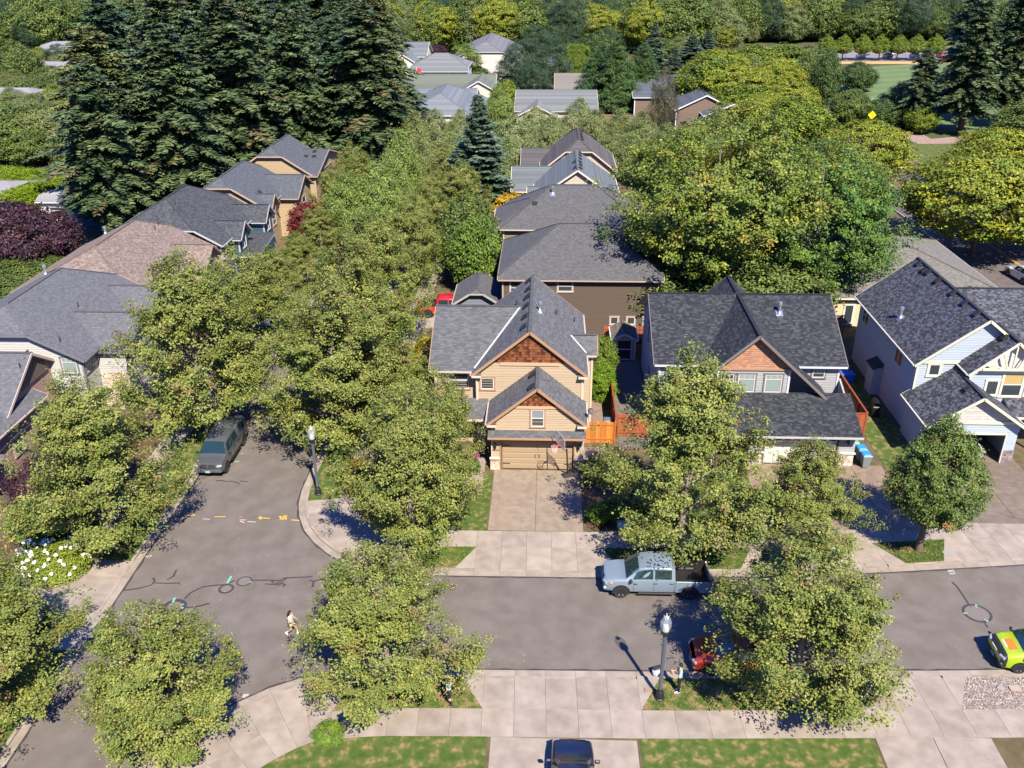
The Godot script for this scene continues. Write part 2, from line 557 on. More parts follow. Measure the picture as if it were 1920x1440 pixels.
func lantern(parent: Node, at: Vector3) -> void:
	var m := paint("lantern_black", Color(0.015, 0.015, 0.017), 0.45, 0.4)
	var s := Shape.new()
	s.box(at + Vector3(0, 0, 0.03), Vector3(0.12, 0.3, 0.05))
	s.bar(at + Vector3(0, 0.12, 0.04), at + Vector3(0, 0.16, 0.2), 0.03, 0.03)
	s.lathe([Vector2(0.0, 0.2), Vector2(0.11, 0.12), Vector2(0.1, 0.1), Vector2(0.08, 0.1), Vector2(0.055, -0.17), Vector2(0.0, -0.2)], at + Vector3(0, 0, 0.2), Basis(), 8)
	part("wall_lantern", s, m, parent)

func settle(o: Node3D, at: Vector3) -> void:
	# moves a thing's origin to its base while its parts stay where they are
	for k in o.get_children(): k.position -= at
	o.position = at

func seen_on(R: Dictionary, px: float, py: float) -> Vector2:
	# (along, across) where the line of sight through a pixel meets the roof R
	var h: float = lerpf(R.e, R.r, 0.7)
	var p := Vector3.ZERO
	for i in 24:
		p = pix(px, py, h)
		h = lerpf(h, roof_h(R, p.x if R.ax == "z" else p.z), 0.5)
	return Vector2(p.z, p.x) if R.ax == "z" else Vector2(p.x, p.z)

func vents(R: Dictionary, a: Array) -> void:
	for p in a:
		var q := seen_on(R, p[0], p[1])
		roof_vent(R, q.x, q.y)

func flues(R: Dictionary, a: Array, h := 0.9) -> void:
	for p in a:
		var q := seen_on(R, p[0], p[1])
		flue(R, q.x, q.y, h)

func pipes(R: Dictionary, a: Array) -> void:
	for p in a:
		var q := seen_on(R, p[0], p[1])
		pipe_vent(R, q.x, q.y)

func shed_roof(parent: Node, x0: float, x1: float, zt: float, yt: float, zb: float, yb: float, pal: Array, trim: Material, called := "lean_to_roof") -> MeshInstance3D:
	# one slope falling towards +z
	var p := [Vector3(x0, yb, zb), Vector3(x1, yb, zb), Vector3(x1, yt, zt), Vector3(x0, yt, zt)]
	var d := Shape.new()
	var q := []
	for v: Vector3 in p: q.append(v - Vector3(0, 0.015, 0))
	d.prism(q, Vector3(0, -0.14, 0))
	var node := part(called, d, trim, parent)
	var s := Shape.new()
	lap(s, p, Vector3.UP, 0.145, 0.014, 0.22, pal, 0.07)
	stuff("shingle_courses", s, shingle_mat(), node)
	var g := Shape.new()
	g.bar(Vector3(x0, yb - 0.07, zb + 0.055), Vector3(x1, yb - 0.07, zb + 0.055), 0.1, 0.1)
	part("gutter", g, trim, node)
	return node

func trim_board(parent: Node, a: Vector3, b: Vector3, w: float, d: float, m: Material, called := "trim_board") -> void:
	var s := Shape.new()
	s.bar(a, b, d, w)
	part(called, s, m, parent)

func pal(r: float, g: float, b: float, n := 3, var_ := 0.25) -> Array:
	var a := []
	for i in n:
		var k := 1.0 + var_ * (i / maxf(1.0, n - 1.0) - 0.5) * 2.0
		a.append(Color(r * k, g * k, b * k))
	return a

func tan_house() -> void:
	var h := thing("house", "tan two storey house with cedar shake gables and basketball hoop in front", "house")
	var tan_ := [Color(0.375, 0.3, 0.21)]
	var shake := pal(0.135, 0.048, 0.022, 4, 0.5)
	var rf := pal(0.132, 0.136, 0.144, 3, 0.14)
	var trim := paint("tan_trim", Color(0.50, 0.40, 0.30), 0.7)
	var brown := paint("brown_trim", Color(0.30, 0.175, 0.10), 0.75)
	var o := {"barge": brown, "gutter": paint("tan_gutter", Color(0.42, 0.36, 0.31), 0.5), "spread": 0.09}
	var R0 := roof(h, "z", -67.1, -55.62, -5.13, 2.87, 5.72, 8.99, 0, 0, rf, trim, o)
	var R1 := roof(h, "z", -55.95, -52.44, -3.92, 2.77, 3.62, 6.33, 0, 0, rf, trim, o)
	var R2 := roof(h, "x", -8.1, -1.7, -67.0, -56.05, 5.8, 8.5, 0, 0, rf, trim, o)
	var R3 := roof(h, "x", 1.9, 3.65, -61.6, -59.1, 5.75, 6.8, 0, 0, rf, trim, o)
	# returns of the eaves at the feet of the gables
	for q in [[-5.1, -4.45, 5.72, -55.58], [2.2, 2.85, 5.72, -55.58], [-3.88, -3.25, 3.62, -52.4], [2.1, 2.73, 3.62, -52.4]]:
		shed_roof(h, q[0], q[1], q[3] - 0.5, q[2] + 0.12, q[3], q[2] - 0.05, rf, trim, "eave_return")
	# main walls
	wall_box(h, -4.75, 2.5, -66.7, -55.9, 0, 5.95, tan_, "snew", 0.19, trim)
	gable(h, R0, -55.9, -4.75, 2.5, 5.95, tan_, Vector3(0, 0, 1), 0.19, 0.0, 6.75)
	gable(h, R0, -55.86, -4.75, 2.5, 6.6, shake, Vector3(0, 0, 1), 0.2, 0.17, 1e9, "cedar_shakes")
	gable(h, R0, -66.7, -4.75, 2.5, 5.95, tan_, Vector3(0, 0, -1))
	trim_board(h, Vector3(-3.15, 6.48, -55.85), Vector3(0.9, 6.48, -55.85), 0.24, 0.06, paint("tan_band", Color(0.42, 0.29, 0.18), 0.7))
	# wing on the left
	wall_box(h, -7.7, -4.7, -66.6, -56.5, 0, 5.85, tan_, "sw", 0.19, trim)
	gable(h, R2, -7.7, -66.6, -56.5, 5.85, tan_, Vector3(-1, 0, 0))
	wall_box(h, 2.5, 3.3, -61.3, -59.4, 0, 5.7, tan_, "sen", 0.19, trim)
	gable(h, R3, 3.3, -61.3, -59.4, 5.7, tan_, Vector3(1, 0, 0))
	# garage
	for q in [[-3.65, -2.97], [1.92, 2.5]]: wall(h, [Vector3(q[0], 0, -52.7), Vector3(q[1], 0, -52.7), Vector3(q[1], 2.13, -52.7), Vector3(q[0], 2.13, -52.7)], Vector3(0, 0, 1), tan_)
	wall(h, [Vector3(-3.65, 2.13, -52.7), Vector3(2.5, 2.13, -52.7), Vector3(2.5, 3.76, -52.7), Vector3(-3.65, 3.76, -52.7)], Vector3(0, 0, 1), tan_)
	wall_box(h, -3.65, 2.5, -55.9, -52.7, 0, 3.76, tan_, "ew")
	gable(h, R1, -52.7, -3.65, 2.5, 3.76, tan_, Vector3(0, 0, 1), 0.19, 0.0, 5.0)
	gable(h, R1, -52.66, -3.65, 2.5, 4.92, shake, Vector3(0, 0, 1), 0.19, 0.17, 1e9, "cedar_shakes")
	trim_board(h, Vector3(-2.05, 4.82, -52.65), Vector3(0.95, 4.82, -52.65), 0.2, 0.06, paint("tan_band", Color.WHITE))
	for x: float in [-3.6, 2.45]: trim_board(h, Vector3(x, 0.9, -52.68), Vector3(x, 3.7, -52.68), 0.13, 0.06, trim, "corner_board")
	shed_roof(h, -3.82, 2.7, -52.66, 3.08, -52.02, 2.86, rf, brown, "pent_roof")
	shed_roof(h, -8.0, -3.98, -55.92, 3.8, -54.55, 2.85, rf, trim, "porch_roof")
	for x: float in [-7.8, -4.3]: trim_board(h, Vector3(x, 0.06, -54.75), Vector3(x, 2.72, -54.75), 0.16, 0.16, trim, "porch_post")
	var door := garage_door(h, -2.92, 1.87, 2.1, -52.82, paint("door_tan", Color(0.28, 0.208, 0.132), 0.65), 5, 2)
	var hw := paint("hardware_black", Color(0.015, 0.014, 0.013), 0.5)
	for y: float in [0.45, 1.85]:
		for x: float in [-2.62, 1.55]:
			var s := Shape.new()
			s.box(Vector3(x, y, -52.78), Vector3(0.5, 0.05, 0.02))
			part("hinge", s, hw, door)
	for x: float in [-0.66, -0.38]:
		var s := Shape.new()
		s.bar(Vector3(x, 0.95, -52.74), Vector3(x, 1.2, -52.74), 0.03, 0.03)
		part("door_handle", s, hw, door)
	for x: float in [-2.99, 1.95]: trim_board(h, Vector3(x, 0.02, -52.66), Vector3(x, 2.22, -52.66), 0.13, 0.07, brown, "door_casing")
	trim_board(h, Vector3(-3.05, 2.2, -52.66), Vector3(2.01, 2.2, -52.66), 0.16, 0.07, brown, "door_casing")
	var sm := stone_mats("tan", Color(0.46, 0.35, 0.28))
	stones(h, -3.72, -3.08, 0.0, 0.9, -52.69, sm)
	stones(h, 2.03, 2.56, 0.0, 0.9, -52.69, sm)
	for x: float in [-3.4, 2.3]: trim_board(h, Vector3(x - 0.34, 0.94, -52.6), Vector3(x + 0.34, 0.94, -52.6), 0.08, 0.2, paint("stone_cap", Color(0.55, 0.48, 0.42), 0.8), "stone_cap")
	lantern(h, Vector3(-3.35, 1.9, -52.69))
	lantern(h, Vector3(2.24, 1.9, -52.69))
	for i in 5:
		var s := Shape.new()
		s.box(Vector3(-3.55 + i * 0.1, 1.52, -52.67), Vector3(0.05 if i != 2 else 0.025, 0.11, 0.02))
		part("house_number", s, hw, h)
	window(h, Vector3(-0.52, 4.0, -52.69), "s", 0.85, 1.25, brown, {"tw": 0.1, "blind": 0.45, "blind_mat": paint("blind_grey", Color(0.17, 0.2, 0.2), 0.5)})
	window(h, Vector3(-4.05, 4.95, -55.89), "s", 0.9, 0.85, brown, {"tw": 0.1, "style": "one"})
	window(h, Vector3(-6.1, 4.9, -56.49), "s", 1.4, 1.3, brown, {"tw": 0.1})
	window(h, Vector3(-5.6, 1.5, -56.49), "s", 1.0, 1.5, brown)
	window(h, Vector3(-7.71, 4.6, -60), "w", 1.2, 1.3, brown)
	var en := Shape.new()
	en.box(Vector3(-6.9, 1.05, -56.44), Vector3(0.95, 2.1, 0.08), Basis(), 0.02)
	part("front_door", en, paint("door_dark", Color(0.12, 0.05, 0.03), 0.5), h)
	vents(R0, [[993, 527], [992, 543], [990, 558], [988, 575], [986, 595], [984, 614]])
	flues(R0, [[1013, 586]], 0.85)
	pipes(R0, [[1043, 590], [1077, 604], [869 + 100, 572]])
	vents(R1, [[1000, 704], [998, 727]])
	# downspouts and a dish on the garage eave
	for q in [[2.55, -52.75, 3.55], [2.58, -56.0, 5.6], [-4.8, -55.8, 5.6]]: trim_board(h, Vector3(q[0], 0.1, q[1]), Vector3(q[0], q[2], q[1]), 0.07, 0.07, paint("tan_gutter", Color.WHITE), "downspout")
	var dish := Shape.new()
	var db := Basis(Vector3(1, 0, 0), 0.4).rotated(Vector3.UP, 2.1)
	dish.lathe([Vector2(0.22, 0.05), Vector2(0.15, 0.015), Vector2(0, 0)], Vector3(2.98, 4.2, -53.4), db.rotated(Vector3.RIGHT, 1.1), 14)
	dish.bar(Vector3(2.72, 3.75, -53.4), Vector3(2.98, 4.2, -53.4), 0.04, 0.04)
	part("satellite_dish", dish, paint("dish_grey", Color(0.03, 0.03, 0.034), 0.5), h)
	for a in [[Vector3(-4.95, 5.95, -56.1), Vector3(-1.95, 8.45, -61.5)], [Vector3(2.85, 5.85, -59.2), Vector3(1.75, 6.75, -60.25)]]: valley(h, a[0], a[1])
	settle(h, Vector3(-0.6, 0, -57))

func grey_gable_house() -> void:
	var h := thing("house", "grey house with steep terracotta shingled gable and black speckled roof", "house")
	var w := [Color(0.29, 0.3, 0.315)]
	var rf := [Color(0.034, 0.037, 0.044), Color(0.042, 0.046, 0.053), Color(0.052, 0.056, 0.065), Color(0.074, 0.08, 0.09)]
	var trim := paint("house3_trim", Color(0.48, 0.48, 0.48), 0.7)
	var dk := paint("house3_dark", Color(0.13, 0.115, 0.105), 0.7)
	var o := {"barge": dk, "gutter": paint("house3_gutter", Color(0.5, 0.5, 0.5), 0.5), "expo": 0.15, "tab": 0.22, "spread": 0.05, "cap": 1.0}
	var R0 := roof(h, "x", 7.65, 21.2, -70.8, -58.4, 5.4, 8.5, 0, 0, rf, trim, o)
	var R1 := roof(h, "z", -68.8, -56.5, 9.15, 19.55, 3.75, 8.5, 0, 0, rf, trim, {"barge": dk, "gutter": dk, "expo": 0.15, "tab": 0.22, "spread": 0.05, "cap": 1.0, "bare": false})
	wall_box(h, 8.1, 20.75, -70.4, -58.8, 0, 5.5, w, "snew", 0.19, trim)
	gable(h, R0, 8.1, -70.4, -58.8, 5.5, w, Vector3(-1, 0, 0))
	gable(h, R0, 20.75, -70.4, -58.8, 5.5, w, Vector3(1, 0, 0))
	var terra := pal(0.33, 0.18, 0.115, 3, 0.08)
	gable(h, R1, -57.0, 9.6, 19.1, 5.85, terra, Vector3(0, 0, 1), 0.16, 0.22, 1e9, "terracotta_shingles")
	trim_board(h, Vector3(11.4, 5.8, -56.92), Vector3(17.25, 5.8, -56.92), 0.14, 0.1, paint("house3_band", Color(0.3, 0.17, 0.1), 0.7))
	# upper window wall under the gable
	wall_box(h, 11.9, 16.8, -58.8, -57.0, 3.6, 5.75, w, "sew", 0.19, trim)
	window(h, Vector3(15.75, 4.72, -56.98), "s", 1.15, 1.35, dk, {"style": "grid", "blind": 0.9, "blind_mat": paint("blind_mint", Color(0.2, 0.25, 0.23), 0.4)})
	window(h, Vector3(13.9, 4.72, -56.98), "s", 1.15, 1.35, dk, {"style": "grid", "blind": 0.9, "blind_mat": paint("blind_mint", Color.WHITE)})
	window(h, Vector3(12.55, 4.72, -56.98), "s", 0.9, 1.35, dk, {"style": "grid"})
	window(h, Vector3(9.35, 5.0, -58.78), "s", 0.95, 0.75, dk, {"style": "grid", "blind": 0.7, "blind_mat": paint("blind_mint", Color.WHITE)})
	window(h, Vector3(19.35, 4.8, -58.78), "s", 0.85, 0.85, dk, {"style": "hung", "blind": 0.6, "blind_mat": paint("blind_mint", Color.WHITE)})
	window(h, Vector3(8.08, 4.6, -62.5), "w", 0.7, 1.2, dk)
	window(h, Vector3(8.08, 4.6, -66.5), "w", 0.7, 1.2, dk)
	window(h, Vector3(8.08, 1.6, -64.5), "w", 1.2, 1.2, dk)
	# low roof over the garage and the porch
	var low := shed_roof(h, 8.7, 21.15, -57.02, 4.02, -53.2, 2.62, rf, paint("house3_eave", Color(0.35, 0.34, 0.33), 0.6), "garage_roof")
	low.name = "garage_roof"
	var dmat := paint("house3_door", Color(0.55, 0.52, 0.47), 0.6)
	garage_door(h, 14.95, 19.8, 2.2, -54.12, dmat, 4, 8, true)
	for q in [[13.9, 14.85], [19.9, 21.0]]:
		wall(h, [Vector3(q[0], 0, -54.0), Vector3(q[1], 0, -54.0), Vector3(q[1], 2.6, -54.0), Vector3(q[0], 2.6, -54.0)], Vector3(0, 0, 1), w, 0.19)
		stones(h, q[0], q[1], 0.0, 0.95, -53.99, stone_mats("grey", Color(0.42, 0.36, 0.31)))
		trim_board(h, Vector3(q[0] - 0.05, 1.0, -53.9), Vector3(q[1] + 0.05, 1.0, -53.9), 0.08, 0.22, trim, "stone_cap")
	wall(h, [Vector3(14.85, 2.2, -54.0), Vector3(19.9, 2.2, -54.0), Vector3(19.9, 2.6, -54.0), Vector3(14.85, 2.6, -54.0)], Vector3(0, 0, 1), w, 0.19)
	for x: float in [14.88, 19.87]: trim_board(h, Vector3(x, 0.02, -53.96), Vector3(x, 2.25, -53.96), 0.12, 0.08, dk, "door_casing")
	wall(h, [Vector3(20.98, 0, -58.8), Vector3(20.98, 0, -54.0), Vector3(20.98, 2.6, -54.0), Vector3(20.98, 4.3, -58.8)], Vector3(1, 0, 0), w, 0.19)
	wall(h, [Vector3(13.92, 0, -57.0), Vector3(13.92, 0, -54.0), Vector3(13.92, 2.6, -54.0), Vector3(13.92, 3.6, -57.0)], Vector3(-1, 0, 0), w, 0.19)
	wall(h, [Vector3(8.6, 0, -57.0), Vector3(13.9, 0, -57.0), Vector3(13.9, 3.7, -57.0), Vector3(8.6, 3.7, -57.0)], Vector3(0, 0, 1), w, 0.19)
	var fd := Shape.new()
	fd.box(Vector3(12.4, 1.06, -56.92), Vector3(0.95, 2.1, 0.08), Basis(), 0.02)
	part("front_door", fd, paint("door_dark", Color.WHITE), h)
	window(h, Vector3(10.4, 1.6, -56.98), "s", 1.6, 1.3, dk)
	for x: float in [8.9, 11.4]: trim_board(h, Vector3(x, 0.06, -53.6), Vector3(x, 2.5, -53.6), 0.18, 0.18, trim, "porch_post")
	lantern(h, Vector3(20.45, 1.9, -53.98))
	flues(R0, [[1461, 588]], 0.95)
	pipes(R0, [[1276, 608]])
	settle(h, Vector3(14.4, 0, -60))

func blue_house() -> void:
	var h := thing("house", "pale blue sided house with dark grey speckled roof and open garage", "house")
	var w := [Color(0.33, 0.39, 0.45)]
	var rf := [Color(0.05, 0.053, 0.063), Color(0.07, 0.075, 0.088), Color(0.10, 0.105, 0.118), Color(0.145, 0.15, 0.19)]
	var trim := paint("house4_trim", Color(0.47, 0.465, 0.36), 0.7)
	var gut := paint("house4_gutter", Color(0.55, 0.52, 0.45), 0.5)
	var o := {"barge": trim, "gutter": gut, "tab": 0.2, "expo": 0.15, "spread": 0.06}
	var R0 := roof(h, "z", -72.45, -58.65, 25.9, 34.9, 5.5, 8.95, 0, 0, rf, trim, o)
	var R1 := roof(h, "z", -60.6, -57.15, 29.0, 34.8, 5.5, 7.95, 0, 0, rf, trim, o)
	var R2 := roof(h, "z", -59.2, -54.2, 25.62, 32.2, 2.95, 5.2, 0, 0, rf, trim, o)
	var R3 := roof(h, "x", 31.0, 47.0, -74.0, -60.6, 5.3, 8.15, 0, 0, rf, trim, o)
	shed_roof(h, 32.0, 37.0, -58.9, 4.1, -55.9, 2.9, rf, trim, "porch_roof")
	for x: float in [34.3, 36.8]: trim_board(h, Vector3(x, 0.05, -56.1), Vector3(x, 2.75, -56.1), 0.18, 0.18, trim, "porch_post")
	wall_box(h, 26.3, 34.5, -72.0, -59.1, 0, 5.6, w, "snew", 0.18, trim)
	gable(h, R0, -59.1, 26.3, 34.5, 5.6, w, Vector3(0, 0, 1), 0.18)
	gable(h, R0, -72.0, 26.3, 34.5, 5.6, w, Vector3(0, 0, -1), 0.18)
	trim_board(h, Vector3(26.4, 5.55, -59.03), Vector3(29.3, 5.55, -59.03), 0.2, 0.06, trim)
	wall_box(h, 34.4, 46.5, -73.6, -61.0, 0, 5.4, w, "sne", 0.18, trim)
	gable(h, R3, 46.5, -73.6, -61.0, 5.4, w, Vector3(1, 0, 0), 0.18)
	wall_box(h, 29.4, 34.4, -59.1, -57.65, 2.9, 5.5, w, "sew", 0.18, trim)
	gable(h, R1, -57.65, 29.4, 34.4, 5.5, [Color(0.48, 0.48, 0.46)], Vector3(0, 0, 1), 0.4)
	trim_board(h, Vector3(29.5, 5.5, -57.58), Vector3(34.3, 5.5, -57.58), 0.22, 0.06, trim)
	for a in [-1.5, -0.75, 0.0, 0.75, 1.5]: trim_board(h, Vector3(31.9 + a * 0.45, 5.9, -57.25), Vector3(31.9 + a, 7.6 - absf(a) * 0.85, -57.25), 0.1, 0.1, trim, "gable_bracket")
	trim_board(h, Vector3(29.9, 5.85, -57.25), Vector3(33.9, 5.85, -57.25), 0.16, 0.12, trim, "gable_bracket")
	var ym := paint("blind_yellow", Color(0.36, 0.27, 0.11), 0.5)
	window(h, Vector3(32.35, 4.55, -57.63), "s", 1.35, 1.75, trim, {"blind": 0.5, "blind_mat": ym})
	window(h, Vector3(31.0, 4.3, -57.63), "s", 0.8, 1.1, trim, {"style": "one"})
	window(h, Vector3(33.75, 4.3, -57.63), "s", 0.8, 1.1, trim, {"style": "one", "blind": 0.5, "blind_mat": ym})
	window(h, Vector3(27.5, 4.95, -59.08), "s", 0.75, 0.85, trim, {"style": "one", "tw": 0.14})
	window(h, Vector3(26.28, 4.5, -70.3), "w", 1.4, 1.25, trim, {"style": "slide", "tw": 0.05})
	window(h, Vector3(26.28, 4.5, -62.4), "w", 1.5, 1.35, trim, {"style": "slide", "tw": 0.05})
	# boxed bay on the side wall with its own little roof
	wall_box(h, 25.65, 26.3, -66.4, -65.0, 0, 2.3, w, "sewn", 0.18)
	var bay := Shape.new()
	bay.prism([Vector3(25.5, 2.3, -64.85), Vector3(26.4, 2.75, -64.85), Vector3(26.4, 2.75, -66.55), Vector3(25.5, 2.3, -66.55)], Vector3(0, -0.1, 0))
	part("bay_roof", bay, paint("bay_roof", Color(0.03, 0.03, 0.034), 0.9), h)
	# garage: open front with walls of its own round a dark room
	for q in [[26.0, 26.75], [31.25, 31.95]]:
		wall(h, [Vector3(q[0], 0, -54.7), Vector3(q[1], 0, -54.7), Vector3(q[1], 2.2, -54.7), Vector3(q[0], 2.2, -54.7)], Vector3(0, 0, 1), w, 0.18)
		stones(h, q[0] - 0.04, q[1] + 0.04, 0.0, 1.0, -54.69, stone_mats("plum", Color(0.2, 0.16, 0.16)))
	wall(h, [Vector3(26.0, 2.2, -54.7), Vector3(31.95, 2.2, -54.7), Vector3(31.95, 3.0, -54.7), Vector3(26.0, 3.0, -54.7)], Vector3(0, 0, 1), w, 0.18)
	gable(h, R2, -54.7, 26.0, 31.95, 3.15, pal(0.42, 0.41, 0.39, 2, 0.03), Vector3(0, 0, 1), 0.2, 0.35)
	trim_board(h, Vector3(26.1, 3.1, -54.63), Vector3(31.85, 3.1, -54.63), 0.22, 0.06, trim)
	for x: float in [26.82, 31.18]: trim_board(h, Vector3(x, 0.02, -54.66), Vector3(x, 2.2, -54.66), 0.12, 0.08, trim, "door_casing")
	trim_board(h, Vector3(26.75, 2.24, -54.66), Vector3(31.25, 2.24, -54.66), 0.12, 0.08, trim, "door_casing")
	wall_box(h, 26.0, 31.95, -59.1, -54.7, 0, 3.0, w, "ew", 0.18)
	var inner := Shape.new()
	inner.box(Vector3(29.0, 2.35, -57.0), Vector3(5.6, 0.05, 4.2))
	inner.box(Vector3(29.0, 1.2, -59.0), Vector3(5.6, 2.3, 0.06))
	part("garage_lining", inner, paint("garage_lining", Color(0.3, 0.29, 0.27), 0.9), h)
	vents(R0, [[1723, 496], [1733, 508], [1741, 512], [1759, 528], [1787, 551], [1809, 570], [1832, 590]])
	flues(R0, [[1688, 596]], 0.9)
	pipes(R0, [[1722, 536]])
	vents(R1, [[1885, 634]])
	vents(R2, [[1815, 731]])
	settle(h, Vector3(30, 0, -60))

func simple_house(label: String, blocks: Array, wc: Color, rf: Array, tc: Color, wins := [], o := {}) -> Array:
	# blocks: [ridge axis, a0, a1, b0, b1, edge height, ridge height, k0, k1]
	var h := thing("house", label, "house", Vector3.ZERO, 0.0, o.get("group", ""))
	var trim := paint("trim_%s" % tc.to_html(), tc, 0.7)
	var out := []
	var ro := {"tab": o.get("tab", 0.22), "expo": o.get("expo", 0.16), "spread": o.get("spread", 0.07), "lift": o.get("lift", 0.014)}
	for b in blocks:
		var R := roof(h, b[0], b[1], b[2], b[3], b[4], b[5], b[6], b[7], b[8], rf, trim, ro)
		out.append(R)
		var i := 0.42
		var x0: float = (b[3] if b[0] == "z" else b[1]) + i; var x1: float = (b[4] if b[0] == "z" else b[2]) - i
		var z0: float = (b[1] if b[0] == "z" else b[3]) + i; var z1: float = (b[2] if b[0] == "z" else b[4]) - i
		var pw: Array = [b[9]] if b.size() > 9 else [wc]
		var top: float = b[5] + 0.12
		wall_box(h, x0, x1, z0, z1, 0, top, pw, "nsew", o.get("board", 0.18), trim)
		if b[7] < 1.0: gable(h, R, b[1] + i, b[3] + i, b[4] - i, top, pw, -Vector3(R.P.call(1.0, 0.0, 0.0)), o.get("board", 0.18))
		if b[8] < 1.0: gable(h, R, b[2] - i, b[3] + i, b[4] - i, top, pw, Vector3(R.P.call(1.0, 0.0, 0.0)), o.get("board", 0.18))
	for q in wins: window(h, q[0], q[1], q[2], q[3], trim, q[4] if q.size() > 4 else {})
	var f: Array = blocks[0]
	settle(h, Vector3((f[3] + f[4]) * 0.5, 0, (f[1] + f[2]) * 0.5) if f[0] == "z" else Vector3((f[1] + f[2]) * 0.5, 0, (f[3] + f[4]) * 0.5))
	return [h, out]

func arch_window(h: Node3D, at: Vector3, w: float, hh: float) -> void:
	# a tall east window with a round head
	var m := paint("sash_white", Color.WHITE)
	at -= h.position
	var s := Shape.new()
	for g: float in [-1.0, 1.0]: s.box(Vector3(g * w * 0.5, -w * 0.25, 0.03), Vector3(0.1, hh - w * 0.5, 0.07))
	s.box(Vector3(0, -hh * 0.5, 0.03), Vector3(w + 0.1, 0.1, 0.08))
	s.box(Vector3(0, -w * 0.25, 0.03), Vector3(0.06, hh - w * 0.5, 0.05))
	for i in 8:
		var a := PI * i / 8.0; var b := PI * (i + 1) / 8.0
		s.bar(Vector3(cos(a) * w * 0.5, hh * 0.5 - w * 0.5 + sin(a) * w * 0.5, 0.03), Vector3(cos(b) * w * 0.5, hh * 0.5 - w * 0.5 + sin(b) * w * 0.5, 0.03), 0.07, 0.1, Vector3(0, 0, 1))
	var node := part("window", s, m, h, at, PI * 0.5)
	var p := Shape.new()
	var q := [Vector3(-w * 0.5, -hh * 0.5, 0.01), Vector3(w * 0.5, -hh * 0.5, 0.01)]
	for i in 9:
		var a := PI * i / 8.0
		q.append(Vector3(cos(a) * w * 0.5, hh * 0.5 - w * 0.5 + sin(a) * w * 0.5, 0.01))
	p.prism(q, Vector3(0, 0, -0.02))
	part("pane", p, glass_mat(), node)

